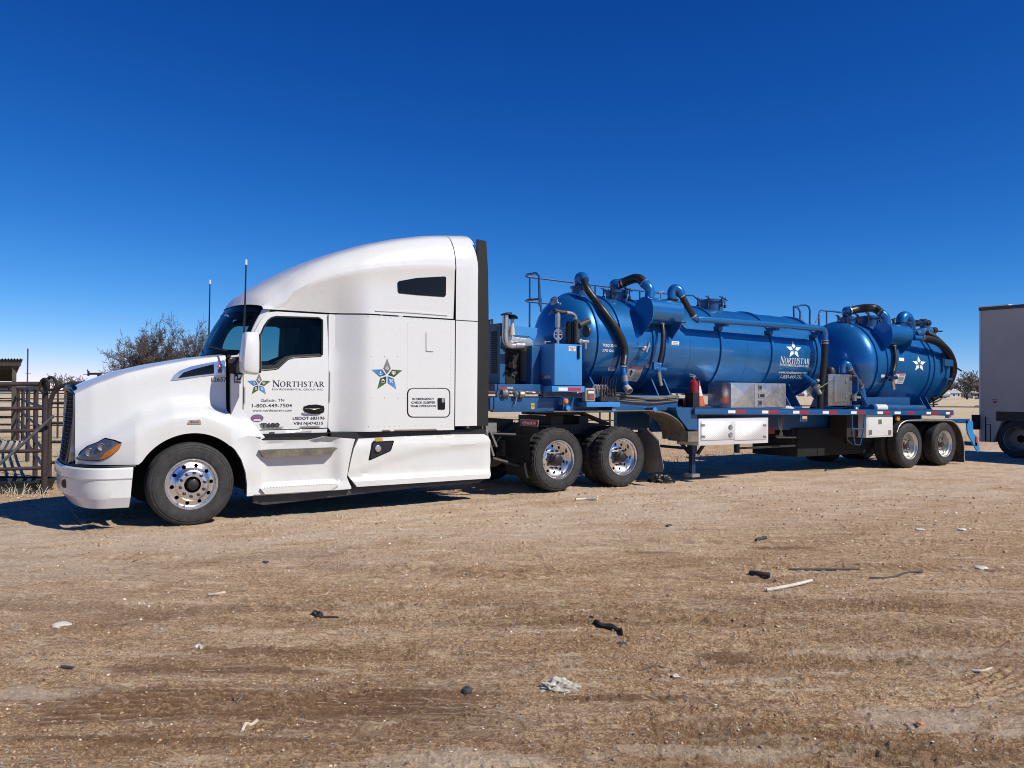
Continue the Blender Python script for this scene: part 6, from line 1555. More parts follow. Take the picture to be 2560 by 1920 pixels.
m = MB(); P = [aY('D', *q, 12.1) for q in ((1470, 500), (1468, 375), (1485, 345), (1660, 362))]; P2 = [aY('E', 160, 210, 12.1), aY('E', 240, 225, 12.1), aY('E', 440, 215, 12.1), aY('E', 475, 225, 12.1), aY('E', 483, 262, 12.1)]; m.tube(P + P2, .02, 8); q = aY('D', 1538, 350, 12.1); m.tube([q, q - Vector((0, 0, .5))], .018, 8); m.build('handrail', BLUEF, trl)
ch = MB(); a, b_ = aY('D', 1305, 365, 11.7), aY('D', 1368, 468, 11.7); c, d = aY('D', 1395, 475, 11.9), aY('D', 1468, 375, 12.0)
for (u, v) in ((a, b_), (c, d)):
    for k in range(14):
        t = k / 13; q = u.lerp(v, t) - Vector((0, 0, .10 * math.sin(PI * t))); R_ = [q + Vector((.022 * math.cos(w), (.008 if k % 2 else .0) * math.sin(w), .013 * math.sin(w))) for w in np.linspace(0, 2 * PI, 9)]; ch.tube(R_, .005, 5, caps=False)
ch.build('safety_chain', STEEL, trl, kind='stuff')
# ---- valve bank, control box, cable bundle
p = aY('K', 1610, 420, 10.42); vb = MB(); vb.box((8.52, 10.42, 1.50), (8.88, 10.56, 1.58)); vbo = vb.build('valve_bank', CHASSIS, trl)
for k in range(6):
    x = 8.55 + k * .06; m = MB(); m.cyl((x, 10.45, 1.58), (x, 10.45, 1.70), .018, 8); m.tube([(x, 10.45, 1.70), (x + .01, 10.43, 1.90 - .02 * (k % 2))], .007, 6); m.build('control_lever', CHASSIS, vbo)
m = MB()
for k in range(5):
    x = 8.42 + k * .055; m.tube([(x, 10.52, 1.56), (x - .02, 10.50, 1.70), (x + .03, 10.47, 1.77), (x + .08, 10.48, 1.66)], .016, 7, smooth=4)
m.build('hydraulic_line', STEEL, vbo)
a, b_ = aY('K', 1285, 262, 10.42), aY('K', 1412, 440, 10.42); cb_ = MB(); cb_.box((a.x, 10.42, b_.z), (b_.x, 10.52, a.z)); cbo = cb_.build('control_box', mat('grey_box', (.30, .29, .28), .5, var=.1), trl, bevel=.01)
m = MB(); m.box((a.x + .025, 10.414, b_.z + .03), (b_.x - .025, 10.42, a.z - .03)); m.build('box_window', mat('box_window', (.10, .085, .08), .15), cbo)
m = MB(); m.add([(a.x + .05, 10.412, a.z - .09), (b_.x - .03, 10.412, a.z - .09), (b_.x - .03, 10.412, a.z - .05), (a.x + .05, 10.412, a.z - .05)], [(0, 1, 2, 3)], (.7, .7, .68)); m.add([(a.x + .09, 10.412, a.z - .18), (b_.x - .03, 10.412, a.z - .18), (b_.x - .03, 10.412, a.z - .11), (a.x + .09, 10.412, a.z - .11)], [(0, 1, 2, 3)], (.35, .08, .06)); m.build('label', PRINT, cbo)
cbm = MB()
for k in range(16):
    y = 10.60 + .035 * (k % 4) + random.uniform(-.01, .01); z = 1.50 + .028 * (k // 4) + random.uniform(-.008, .008)
    P = [(8.9, y, z + .04), (9.3, y + random.uniform(-.03, .03), z), (9.9, y + random.uniform(-.04, .04), z - .02), (10.45, y, z + .01)]; cbm.tube(P, .015, 6, smooth=5)
cbm.build('cable_bundle', mat('grey_cable', (.10, .095, .085), .6, var=.3), trl, kind='stuff')
m = MB(); 
for k in range(5): m.tube([(8.05 + .03 * k, 10.6, 1.66), (8.2 + .03 * k, 10.58, 1.62), (8.40 + .02 * k, 10.55, 1.50)], .014, 6, smooth=4)
m.build('hydraulic_line', CAST, trl, kind='stuff')
# ---- boxes on and under the deck
a, b_, c = aY('D', 672, 995, 10.45), aY('D', 1170, 1010, 10.45), aY('D', 888, 1000, 10.45)
ab = MB(); ab.box((a.x, 10.45, dz(11.7) + .012), (b_.x, 11.02, 1.852)); abo = ab.build('aluminium_box', SHEETALU, trl, bevel=.004)
for x0, x1 in ((a.x + .004, c.x - .003), (c.x + .003, b_.x - .004)):
    m = MB(); xm = (x0 + x1) / 2; zt, zb = 1.842, dz(12) + .022; zm = (zt + zb) / 2
    m.add([(x0, 10.444, zb), (x1, 10.444, zb), (x1, 10.444, zt), (x0, 10.444, zt), (xm, 10.434, zm + .05)], [(0, 1, 4), (1, 2, 4), (2, 3, 4), (3, 0, 4)]); m.build('box_door', SHEETALU, abo, sharp=.3)
for (u, v, w, h) in ((940, 1042, .045, .055), (940, 1180, .045, .055), (955, 1115, .085, .045)):
    p = aY('D', u, v, 10.43); m = MB(); m.box((p.x - w, 10.425, p.z - h), (p.x + w, 10.44, p.z + h)); o = m.build('latch', STEEL, abo, bevel=.006); m = MB(); m.box((p.x - w * .7, 10.421, p.z - h * .6), (p.x + w * .7, 10.426, p.z + h * .6)); m.build('latch_pull', CHASSIS, o)
a, b_, c = aY('D', 385, 1318, 10.40), aY('D', 1012, 1325, 10.40), aY('D', 1012, 1540, 10.40)
tb = MB(); tb.box((a.x, 10.40, c.z), (b_.x, 10.95, a.z - .01)); tbo = tb.build('tool_box', mat('box_alu', (.78, .78, .77), .4, metal=.35), trl, bevel=.006)
for (u0, u1) in ((408, 708), (712, 996)):
    p, q = aY('D', u0, 1348, 10.39), aY('D', u1, 1508, 10.39); m = MB(); m.box((p.x, 10.386, q.z), (q.x, 10.398, p.z)); m.build('box_door', TREADPL, tbo, bevel=.003)
for (u, v) in ((672, 1400), (672, 1470)):
    p = aY('D', u, v, 10.38); m = MB(); m.lathe([(.055, 0), (.055, .012), (.045, .012), (.03, .006), (.001, .006)], (p.x, 10.388, p.z), (0, -1, 0), 18); m.box((p.x - .03, 10.372, p.z - .012), (p.x + .03, 10.378, p.z + .012)); m.build('latch', STEEL, tbo)
for (u, v) in ((428, 1382), (428, 1485), (980, 1382), (980, 1485)):
    p = aY('D', u, v, 10.38); m = MB(); m.box((p.x - .045, 10.378, p.z - .02), (p.x + .045, 10.387, p.z + .02)); m.build('hinge', CAST, tbo)
a, b_ = aY('E', 455, 1145, 10.40), aY('E', 692, 1340, 10.40); wb = MB(); wb.box((a.x, 10.40, b_.z), (b_.x, 10.95, a.z)); wbo = wb.build('tool_box', WHITE, trl, bevel=.006, label='white tool box in front of the trailer wheels')
m = MB(); m.box((a.x + .05, 10.392, b_.z + .03), (b_.x - .04, 10.40, a.z - .05)); m.build('box_door', WHITE, wbo, bevel=.003)
for (u, v) in ((577, 1205), (490, 1300), (664, 1300)):
    p = aY('E', u, v, 10.39); m = MB(); m.box((p.x - .055, 10.382, p.z - .05), (p.x + .055, 10.393, p.z + .05)); m.build('latch', CAST, wbo, bevel=.01)
bx_ = MB(); a, b_ = aY('E', 322, 1145, 10.55), aY('E', 445, 1340, 10.55); bx_.box((a.x - .1, 10.6, b_.z), (b_.x, 11.0, a.z)); bx_.build('brown_box', mat('brown_box', (.018, .014, .012), .7), trl)
# access steps hanging from the deck
st1 = MB(); P = [aY('E', *q, 10.38) for q in ((325, 1145), (326, 1270), (352, 1412), (398, 1415), (430, 1270), (437, 1145))]; st1.tube(P, .014, 8); st1.tube([P[1], P[4]], .014, 8)
P = [aY('E', *q, 10.75) for q in ((240, 1180), (285, 1370), (330, 1412))]; st1.tube(P, .014, 8); st1.tube([P[2], aY('E', 352, 1412, 10.38)], .014, 8); st1.build('access_step', BLUEF, trl)
# stainless cabinet between the tanks
a, b_ = aY('E', 112, 775, 10.5), aY('E', 325, 1060, 10.5); sb = MB(); sb.box((a.x, 10.5, b_.z), (b_.x, 10.80, a.z - .0)); sbo = sb.build('steel_cabinet', mat('stainless', (.40, .39, .38), .32, metal=.85, var=.1, rvar=.1), trl, bevel=.004)
p, q = aY('E', 165, 795, 10.49), aY('E', 292, 1025, 10.49); m = MB(); m.box((p.x, 10.484, q.z), (q.x, 10.50, p.z)); m.build('cabinet_door', mat('brushed_panel', (.36, .38, .40), .22, metal=.7, bump=.003, bscale=3), sbo, bevel=.003)
m = MB(); pts = []
for k in range(8): pts += [(lerp(a.x + .03, b_.x - .03, k / 7), 10.50, a.z - .03), (lerp(a.x + .03, b_.x - .03, k / 7), 10.50, b_.z + .03)]
for k in range(1, 8): pts += [(a.x + .03, 10.50, lerp(a.z, b_.z, k / 8)), (b_.x - .03, 10.50, lerp(a.z, b_.z, k / 8))]
bolt_row(m, pts, .012, .008); m.build('bolt_heads', STEEL, sbo, kind='stuff')
for v in (840, 980): 
    p = aY('E', 272, v, 10.48); m = MB(); m.box((p.x - .03, 10.47, p.z - .04), (p.x + .03, 10.484, p.z + .04)); m.build('latch', CAST, sbo, bevel=.008)
m = MB(); q = aY('E', 145, 750, 10.62); m.lathe([(.09, -.06), (.09, .03), (.06, .08), (.001, .09)], (q.x, 10.65, a.z + .06), (0, 0, 1), 18); m.build('cap', mat('black_cap', (.03, .028, .025), .5), sbo)
e8 = pipe('stand_pipe', TANKP, [aY('E', 240, 765, 10.62), aY('E', 238, 720, 10.62), aY('E', 255, 685, 10.60), aY('E', 285, 690, 10.56), aY('E', 305, 730, 10.54)], .068, trl)
H10 = [aY('E', 300, 722, 10.54), aY('E', 345, 800, 10.52), aY('E', 405, 885, 10.5)]; h10 = pipe('drain_hose', mat('dusty_black_hose', (.05, .055, .06), .6), H10, .062, trl, 5); bands([(H10[0].lerp(H10[1], .1), H10[1] - H10[0]), (H10[-1], H10[2] - H10[1])], .062, h10)
pipe('drain_leg', TANKP, [aY('E', 405, 885, 10.5), aY('E', 425, 960, 10.5), aY('E', 445, 1070, 10.5)], .06, trl, 4)
m = MB(); m.tube([aY('E', 330, 790, 10.45), aY('E', 372, 810, 10.44), aY('E', 375, 930, 10.44), aY('E', 350, 960, 10.46)], .02, 8, smooth=4); m.tube([aY('E', 395, 925, 10.46), aY('E', 462, 1060, 10.44)], .025, 8); m.build('grab_handle', BLUEF, trl)
m = MB(); p = aY('E', 345, 985, 10.46); m.cyl(p - Vector((.06, 0, 0)), p + Vector((.2, 0, -.01)), .03, 10); m.cyl(p + Vector((0, 0, .06)), p - Vector((0, 0, .08)), .05, 12); m.build('brass_valve', CAST, trl)
m = MB()
for u in (355, 515):
    p = aY('E', u, 1060, 10.47); m.lathe([(.11, 0), (.09, .05), (.05, .09)], (p.x, 10.5, dz(p.x)), (0, 0, 1), 16); m.beam((p.x - .1, 10.45, dz(p.x) + .06), (p.x + .1, 10.45, dz(p.x) + .09), .05, .05)
m.build('deck_fitting', BLUEF, trl, kind='stuff')
m = MB(); p = aY('D', 1205, 1190, 10.55); m.lathe([(.001, .07), (.06, .06), (.12, .03), (.13, 0)], (p.x, 10.6, dz(p.x)), (0, 0, 1), 16); m.build('white_cover', WHITE, trl)
# red jerry can and dark bracket beside the extinguisher
m = MB(); p = aY('D', 235, 1180, 10.62); m.box((p.x - .13, 10.62, 1.385), (p.x + .12, 10.82, 1.56)); m.build('red_locker', REDOX, trl, bevel=.02)
# lamps and bits under the rail
p = aY('D', 1340, 1312, 10.38); m = MB(); m.box((p.x - .12, 10.40, p.z - .08), (p.x + .12, 10.44, p.z + .12)); o = m.build('lamp_bracket', BLUEF, trl, bevel=.01); m = MB(); m.box((p.x - .075, 10.375, p.z - .035), (p.x + .075, 10.40, p.z + .035)); m.build('marker_lamp', mat('pale_amber', (.65, .38, .22), .2, coat=.5), o, bevel=.012)
p = aY('E', 737, 1175, 10.42); m = MB(); m.box((p.x - .06, 10.40, p.z - .05), (p.x + .06, 10.44, p.z + .05)); m.build('marker_lamp', AMBER, trl, bevel=.01)
m = MB(); p = aY('D', 1045, 1425, 10.8); m.box((p.x - .12, 10.8, p.z - .08), (p.x + .1, 10.95, p.z + .08)); m.build('red_hub', REDOX, trl, bevel=.02)
m = MB()
for k in range(4): m.tube([aY('D', 1100 + k * 14, 1320, 10.9), aY('D', 1110 + k * 10, 1400, 10.88), aY('D', 1140 - k * 8, 1470, 10.9), aY('D', 1080 + k * 25, 1478, 10.95)], .014, 6, smooth=5)
m.tube([aY('D', 1090, 1490, 10.8), aY('D', 1260, 1490, 10.8)], .02, 6); m.build('brake_line', CAST, trl)
# landing gear
for y in (10.72, 12.5):
    m = MB(); m.box((10.93, y, .52), (11.06, y + .13, 1.15)); m.box((10.95, y + .02, .16), (11.04, y + .11, .55)); lg = m.build('landing_leg', mat('dark_blue_leg', (.006, .03, .075), .5, var=.2), trl, bevel=.006)
    m = MB(); m.box((10.90, y - .04, .10), (11.09, y + .17, .16)); m.build('leg_foot', STEEL, lg)
m = MB(); m.beam(aY('D', 200, 1510, 10.9), aY('D', 290, 1620, 10.9), .05, .05); m.beam(aY('D', 435, 1550, 10.9), aY('D', 375, 1640, 10.9), .05, .05); m.beam((10.98, 10.8, .62), (10.98, 12.6, .62), .05, .05); m.beam(aY('D', 728, 1545, 10.9), aY('D', 728, 1630, 10.9), .08, .08); m.beam(aY('D', 740, 1590, 10.9), aY('D', 1250, 1565, 10.9), .04, .04); m.build('leg_brace', CHASSIS, trl)
# underside: near-black frame boxes, the lowest standing in for the shade there
m = MB(); m.box((14.2, 11.05, .62), (17.0, 12.25, .92)); m.box((15.9, 10.95, .55), (19.2, 12.35, .75)); m.box((14.3, 11.0, .32), (16.9, 12.2, .92)); m.box((14.3, 11.2, .92), (19.0, 12.1, 1.2)); m.build('underframe_shade', DARK, trl, bevel=.02)
# ---- fenders, flaps, bumper
def bent(name, P, width_y0, width_y1, m_, parent, ribs=0):
    m = MB(); Q = crom(P, 5); ny = 12; rows = []
    for q in Q: rows.append([(q[0], lerp(width_y0, width_y1, k / ny), q[2] + (.008 if (ribs and k % 3 == 1) else 0)) for k in range(ny + 1)])
    m.grid(rows); m.grid([[(a[0][0], a[0][1], a[0][2]) for a in rows], [(a[0][0] + .01, a[0][1] + .004, a[0][2] - .03) for a in rows]])
    return m.build(name, m_, parent, sharp=30)
FP = [aY('F', *q, 10.42) for q in ((820, 290), (1100, 290), (1500, 292), (1850, 298))]
FP = [Vector((p.x, 10.42, 1.345)) for p in FP]
m = MB(); m.box((7.55, 10.40, 1.335), (9.72, 11.0, 1.348)); m.build('fender_deck', TAN, trl)
F1 = [Vector((9.6, 10.42, 1.342))] + [Vector((9.70 + .80 * math.sin(t), 10.42, .80 + .542 * math.cos(t))) for t in np.linspace(0, PI / 2, 9)]
bent('fender', F1, 10.42, 11.05, TAN, trl, 1)
F2 = [aY('E', *q, 10.40) for q in ((712, 1300), (735, 1240), (775, 1205), (830, 1192), (1000, 1190), (1170, 1192), (1230, 1210), (1275, 1265), (1300, 1330), (1318, 1420), (1320, 1570))]
bent('fender', F2, 10.36, 11.02, mat('fender_dark', (.035, .033, .03), .6, dirt=.6, var=.2, dirtcol=(.2, .17, .13)), trl)
m = MB(); m.tube([p + Vector((0, -.045, .0)) for p in crom(F2, 4)], .012, 6); m.build('fender_edge', mat('alu_edge', (.6, .6, .6), .4, metal=.7), trl)
m = MB(); P = [aY('E', *q, 10.5) for q in ((1362, 1200), (1414, 1200), (1420, 1310), (1445, 1330), (1478, 1450), (1470, 1478), (1455, 1475), (1375, 1320), (1365, 1280))]; m.plate(P, (0, .03, 0)); ub_ = m.build('underride_guard', BLUEB, trl)
m = MB(); p = aY('E', 1445, 1370, 10.49); m.box((p.x - .03, 10.475, p.z - .07), (p.x + .04, 10.497, p.z + .08)); m.build('reflector', mat('tail_red', (.5, .06, .04), .25), ub_, bevel=.008)
m = MB(); m.beam((19.1, 10.55, 1.03), (20.2, 10.55, 1.02), .05, .09); m.beam((19.1, 12.7, 1.03), (20.2, 12.7, 1.02), .05, .09); m.beam((20.45, 10.5, .45), (20.45, 12.8, .45), .1, .1); m.beam((20.05, 10.5, 1.0), (20.05, 12.8, 1.0), .06, .08); m.build('guard_arm', BLUEF, trl)
m = MB(); p = aY('E', 1228, 1165, 10.40); m.box((19.05, 10.40, 1.10), (19.14, 10.5, 1.17)); m.build('tail_tab', WHITE, trl)
for i, x in enumerate((17.365, 18.79)):
    put_wheel('trailer', trl, (x, 10.352, .505), .4 + i * 1.1); put_wheel('inner', trl, (x, 10.68, .505)); put_wheel('trailer', trl, (x, 12.96, .505), .1, True); put_wheel('inner', trl, (x, 12.62, .505), 0, True)
    m = MB(); m.cyl((x, 10.8, .505), (x, 12.5, .505), .08, 12); m.build('axle', CHASSIS, trl)
# ---- things standing on the deck
p = aY('D', 340, 1200, 10.55); ex = thing('fire_extinguisher', (p.x, 10.55, dz(p.x) + .01), 'red fire extinguisher standing on the trailer deck beside the traffic cone', 'extinguisher')
b0 = Vector((p.x, 10.55, dz(p.x) + .012)); m = MB(); m.lathe([(.001, 0), (.08, .0), (.085, .02), (.085, .42), (.07, .47), (.035, .50), (.03, .53), (.001, .53)], b0, (0, 0, 1), 24); m.build('cylinder', RED, ex)
m = MB(); m.cyl(b0 + Vector((0, 0, .5)), b0 + Vector((0, 0, .57)), .022, 10); m.beam(b0 + Vector((-.12, 0, .61)), b0 + Vector((.03, 0, .58)), .025, .012); m.beam(b0 + Vector((-.10, 0, .57)), b0 + Vector((.03, 0, .565)), .025, .012); m.build('trigger', STEEL, ex)
m = MB(); m.tube([b0 + Vector((.02, 0, .55)), b0 + Vector((.11, 0, .52)), b0 + Vector((.12, 0, .35)), b0 + Vector((.11, 0, .18))], .012, 7, smooth=4); m.build('hose', BLACKP, ex)
m = MB(); m.box((b0.x - .13, 10.44, b0.z), (b0.x + .03, 10.47, b0.z + .27)); m.box((b0.x - .128, 10.47, b0.z + .002), (b0.x - .10, 10.64, b0.z + .268)); m.build('holder', BLACKP, ex)
p = aY('D', 400, 1200, 10.85); cn = thing('traffic_cone', (11.22, 10.85, dz(11.22) + .01), 'orange traffic cone with a white collar on the trailer deck', 'cone')
c0 = Vector((11.22, 10.85, dz(11.22) + .012)); ORG = mat('cone_orange', (.55, .09, .03), .5, var=.1)
m = MB(); m.lathe([(.14, .03), (.125, .03), (.052 + .03, .20)], c0, (0, 0, 1), 24); m.lathe([(.040, .40), (.022, .50), (.018, .50)], c0, (0, 0, 1), 24); m.lathe([(.125, .03), (.083, .215)], c0, (0, 0, 1), 24); m.build('cone', ORG, cn)
m = MB(); m.lathe([(.084, .215), (.040, .40)], c0, (0, 0, 1), 24); m.build('collar', WHITE, cn)
m = MB(); m.box((c0.x - .17, c0.y - .17, c0.z), (c0.x + .17, c0.y + .17, c0.z + .03)); m.build('base', mat('cone_base', (.05, .045, .04), .7), cn, bevel=.01)
# ================================================================ SURROUNDINGS
CR2, CF2 = Vector((rt[0], rt[1], 0)).normalized(), Vector((fw[0], fw[1], 0)).normalized()
def ground_at(p): return Vector((p.x, p.y, gz(p.x, p.y)))
# ---- pipe corral panel in front
post = on_ground('G', 315, 1360); D0 = (post - Vector((0, 0, EYE))).dot(Vector(fw))
cg = thing('corral_gate', (post.x, post.y, 0), 'brown pipe corral gate nearest the truck nose, with a thick round post', 'gate')
ptop = aD('G', 325, 565, D0)
MB().tube([(post.x, post.y, -.05), (post.x, post.y, ptop.z + .05)], .045, 14).build('post', PIPEBR, cg)
RZ = []
for (y1, y0, r) in ((572, 573, .037), (745, 750, .030), (906, 908, .028), (1050, 1056, .028), (1172, 1182, .028)):
    a = aD('G', 308, y1, D0); b = aD('G', 0, y0, D0 * .985); c = a + (b - a) * 2.4; RZ.append(a.z)
    MB().tube([a, c], r, 12).build('rail', PIPEBR, cg)
m = MB(); c0 = aD('G', 365, 570, D0 - .02); R_ = [c0 + CR2 * (.085 * math.cos(t)) + Vector((0, 0, .10 * math.sin(t))) for t in np.linspace(-2.2, 2.4, 16)]; m.tube(R_, .022, 8)
c1 = aD('G', 318, 585, D0 - .06); R_ = [c1 + CR2 * (.07 * math.cos(t)) + Vector((0, 0, .11 * math.sin(t))) for t in np.linspace(0, 2 * PI, 20)]; m.tube(R_, .020, 8, caps=False); m.build('hinge_ring', mat('ring_iron', (.022, .018, .018), .6), cg, kind=None)
# ---- bow gate right of the post
f2 = on_ground('G', 340, 1292); D1 = (f2 - Vector((0, 0, EYE))).dot(Vector(fw))
bg = thing('bow_gate', (f2.x, f2.y, 0), 'brown bow topped pipe gate just behind the truck grille', 'gate')
P = [aD('G', *q, D1) for q in ((348, 1290), (352, 1100), (355, 900), (355, 760), (362, 690), (385, 632), (430, 590), (500, 570), (560, 568))]; P.append(P[-1] + CR2 * 1.6)
MB().tube(P, .038, 12).build('bow_frame', PIPEBR, bg)
MB().tube([aD('G', 348, 1292, D1), aD('G', 350, 1110, D1)], .045, 12).build('socket', PIPEBR, bg)
for y in (708, 851, 986, 1134, 1306): a = aD('G', 352, y, D1); MB().tube([a, a + CR2 * 2.3], .026, 10).build('rail', PIPEBR, bg)
e = P[-1]; MB().tube([e, Vector((e.x, e.y, 0))], .038, 10).build('post', PIPEBR, bg)
# ---- alley panel running away from the post
feet = [on_ground('G', *q) for q in ((250, 1232), (195, 1132), (160, 1042), (128, 985), (110, 972))]
al_ = thing('alley_fence', (feet[0].x, feet[0].y, 0), 'brown pipe alley fence running back from the gate post, five uprights', 'fence')
for i, f in enumerate(feet): MB().tube([f, (f.x, f.y, 1.66)], .043, 12).build('post', PIPEBR, al_)
top = [Vector((post.x, post.y, 1.72))] + [Vector((f.x, f.y, 1.66)) for f in feet]; MB().tube(top[:3] + [Vector((feet[1].x, feet[1].y, 1.65))] + top[3:], .036, 10).build('rail', PIPEBR, al_)
for z in RZ[1:]:
    MB().tube([(post.x, post.y, z)] + [(f.x, f.y, z) for f in feet], .028, 10).build('rail', PIPEBR, al_)
# ---- dark near-black rails left of the alley (squeeze chute side) and a loose grey pipe
sf = thing('side_fence', (feet[4].x, feet[4].y, 0), 'dark low pipe rails left of the alley fence, in front of the open shed', 'fence')
Df = (feet[4] - Vector((0, 0, EYE))).dot(Vector(fw))
for y in (594, 693, 813, 862): a = aD('G', 106, y, Df); MB().tube([a, a - CR2 * 3.4], .028, 8).build('rail', PIPEBR, sf)
for k in (1.0, 2.1, 3.2): a = feet[4] - CR2 * k; MB().tube([(a.x, a.y, 0), (a.x, a.y, 1.6)], .035, 8).build('post', PIPEBR, sf)
pp = thing('loose_pipe', (post.x - .3, post.y - .4, 0), 'thin grey pipe leaning at a slant across the front corral gate', 'pipe')
MB().tube([aD('G', 386, 798, D0 - .10), aD('G', 150, 1012, D0 - .14), aD('G', 0, 1142, D0 - .2), aD('G', -110, 1240, D0 - .25)], .024, 10).build('pipe', GALVPIPE, pp)
# ---- water trough with dry grass
D2 = (on_ground('G', 235, 1365) - Vector((0, 0, EYE))).dot(Vector(fw))
tr0 = aD('G', 100, 1365, D2); tg = thing('water_trough', (tr0.x, tr0.y, 0), 'dark green plastic water trough on the ground under the corral gate', 'trough')
r_ = aD('G', 252, 1350, D2); rz = aD('G', 270, 1268, D2).z
def trow(z, s, inn): 
    c = r_ - CR2 * .95 + CF2 * .35; hx, hy_ = .95 * s - inn, .36 * s - inn
    return [Vector((c.x, c.y, 0)) + CR2 * (hx * math.copysign(abs(math.cos(t)) ** .35, math.cos(t))) + CF2 * (hy_ * math.copysign(abs(math.sin(t)) ** .35, math.sin(t))) + Vector((0, 0, z)) for t in np.linspace(0, 2 * PI, 33)[:-1]]
m = MB(); m.grid([trow(0.0, .93, 0), trow(rz * .85, 1.0, 0)], closed=True); m.grid([trow(rz * .85, 1.03, .03), trow(.06, .9, .03)], closed=True); m.build('basin', mat('trough_plastic', (.035, .05, .045), .6, var=.3, dirt=.4, dirtcol=(.12, .12, .10)), tg)
m = MB(); m.grid([trow(rz * .85, 1.0, 0), trow(rz * .86, 1.08, 0), trow(rz, 1.08, 0), trow(rz, 1.0, .02)], closed=True); m.build('rim', mat('trough_rim', (.012, .016, .015), .55), tg)
# ---- pale feed bunk behind the gate
fb = on_ground('G', 60, 1060); D3 = (fb - Vector((0, 0, EYE))).dot(Vector(fw)); bk_ = thing('feed_bunk', (fb.x, fb.y, 0), 'low pale concrete feed bunk behind the corral gate at the picture edge', 'feed bunk')
a, b = aD('G', 122, 988, D3), aD('G', 122, 1050, D3)
for k in range(2):
    m = MB(); s0 = a - CR2 * (.92 * (k + 1)) ; s1 = a - CR2 * (.92 * k + .03)
    q = [Vector((s0.x, s0.y, .02)), Vector((s1.x, s1.y, .02)), Vector((s1.x, s1.y, a.z)), Vector((s0.x, s0.y, a.z))]; m.plate(q, CF2 * .6); m.build('block', mat('pale_concrete', (.42, .37, .30), .85, var=.15), bk_, bevel=.02)
# ---- open shed
Dn, Dfar = 23.2, 30.8
n_r, f_r = aD('H', 445, 282, Dn), aD('H', 300, 600, Dfar)
dv = f_r - n_r; WOOD = mat('old_wood', (.075, .06, .048), .8, var=.3)
sh_ = thing('open_shed', (n_r.x, n_r.y, 0), 'open livestock shed with a corrugated roof at the left edge', 'shed')
m = MB(); W_ = 8.0; nn = 92; rows = []
for s in (0, 1):
    row = []
    for k in range(nn * 4 + 1): t = k / (nn * 4) * W_; row.append(n_r + dv * s - CR2 * t + Vector((0, 0, .022 * math.cos(2 * PI * t / .087))))
    rows.append(row)
m.grid(rows); m.build('roof_sheet', mat('rusty_sheet', (.03, .025, .022), .7, metal=.2, var=.3), sh_)
for s, o_ in ((.01, -.12), (.97, -.14)): a = n_r + dv * s + Vector((0, 0, o_)) - CR2 * .08; MB().beam(a, a - CR2 * W_, .05, .16).build('fascia', WOOD, sh_)
for k in range(7): a = n_r + dv * ((k + .5) / 7) + Vector((0, 0, -.08)) - CR2 * .1; MB().beam(a, a - CR2 * (W_ - .2), .04, .08).build('purlin', WOOD, sh_)
for (t, dd) in ((.26, .02), (.10, .96), (4.2, .02), (4.2, .96)):
    a = n_r - CR2 * t + dv * dd; MB().beam((a.x, a.y, 0), (a.x, a.y, a.z - .16), .11, .11, (1, 0, 0)).build('post', WOOD, sh_)
# ---- poles
def pole(s, x, y0, D, r, name, label, cat):
    p = aD(s, x, y0, D); t = thing(name, (p.x, p.y, 0), label, cat); MB().tube([(p.x, p.y, 0), p], r, 10).build('shaft', mat('grey_wood', (.07, .055, .05), .8, var=.2), t); return t, p
t, p = pole('H', 525, 85, 42, .036, 'wooden_pole', 'bare grey pole standing alone right of the open shed', 'pole')
MB().beam(aD('H', 485, 553, 42), aD('H', 583, 553, 42), .03, .02).build('cross_piece', CHASSIS, t)
q = aD('H', 940, 625, 190); t = thing('utility_pole', (q.x, q.y, 0), 'tiny far utility pole on the horizon above the gate ring', 'pole'); MB().tube([(q.x, q.y, 0), q], .12, 6).build('shaft', CHASSIS, t); MB().beam(q - CR2 * .7 - Vector((0, 0, .5)), q + CR2 * .7 - Vector((0, 0, .5)), .15, .15).build('crossarm', CHASSIS, t)
D4 = 19.0; t = thing('pipe_stand', (aD('H', 1875, 600, D4).x, aD('H', 1875, 600, D4).y, 0), 'dark pipe stand with a bent arm showing over the truck hood', 'pipe stand')
a = aD('H', 1876, 560, D4); MB().tube([(a.x, a.y, 0), a], .05, 10).build('upright', CHASSIS, t); MB().beam(a + CR2 * .04, aD('H', 1665, 562, D4), .05, .05).build('arm', CHASSIS, t)
m = MB(); m.beam(aD('H', 1668, 510, D4), aD('H', 1668, 602, D4), .035, .035); m.beam(aD('H', 1652, 480, D4), aD('H', 1660, 545, D4), .02, .02); m.beam(aD('H', 1570, 577, D4), aD('H', 1650, 577, D4), .012, .012); m.build('bracket', CHASSIS, t)
# ---- long pipe fences across the pasture
def long_fence(label, D, xs0, xs1, rails, r, m_, step, postr, tilt=0.0):
    a0, a1 = aD('W', xs0, 985, D), aD('W', xs1, 985, D + tilt); d = (a1 - a0); d.z = 0; L = d.length; d.normalize()
    o = thing('pasture_fence', (a0.x, a0.y, 0), label, 'fence')
    for z in rails: MB().tube([(a0.x, a0.y, z), (a0.x + d.x * L, a0.y + d.y * L, z)], r, 6).build('rail', m_, o)
    k = 0
    while k * step <= L: x, y = a0.x + d.x * k * step, a0.y + d.y * k * step; MB().tube([(x, y, -.05), (x, y, rails[0] + .02)], postr, 6).build('post', m_, o); k += 1
WR = mat('white_rail', (.75, .74, .71), .5, var=.05)
long_fence('brown six rail pipe fence crossing behind the tractor', 27.0, -200, 1650, (1.60, 1.50, 1.32, 1.03, .73, .44), .022, PIPEBR, 4.6, .035)
long_fence('white pipe rail fence far across the pasture behind the corral', 52.0, -100, 1500, (1.30, .80), .055, WR, 9.0, .06)
long_fence('single rail brown pipe fence behind the rear of the tank trailer', 33.0, 1500, 2900, (1.18,), .035, PIPEBR, 8.2, .04)
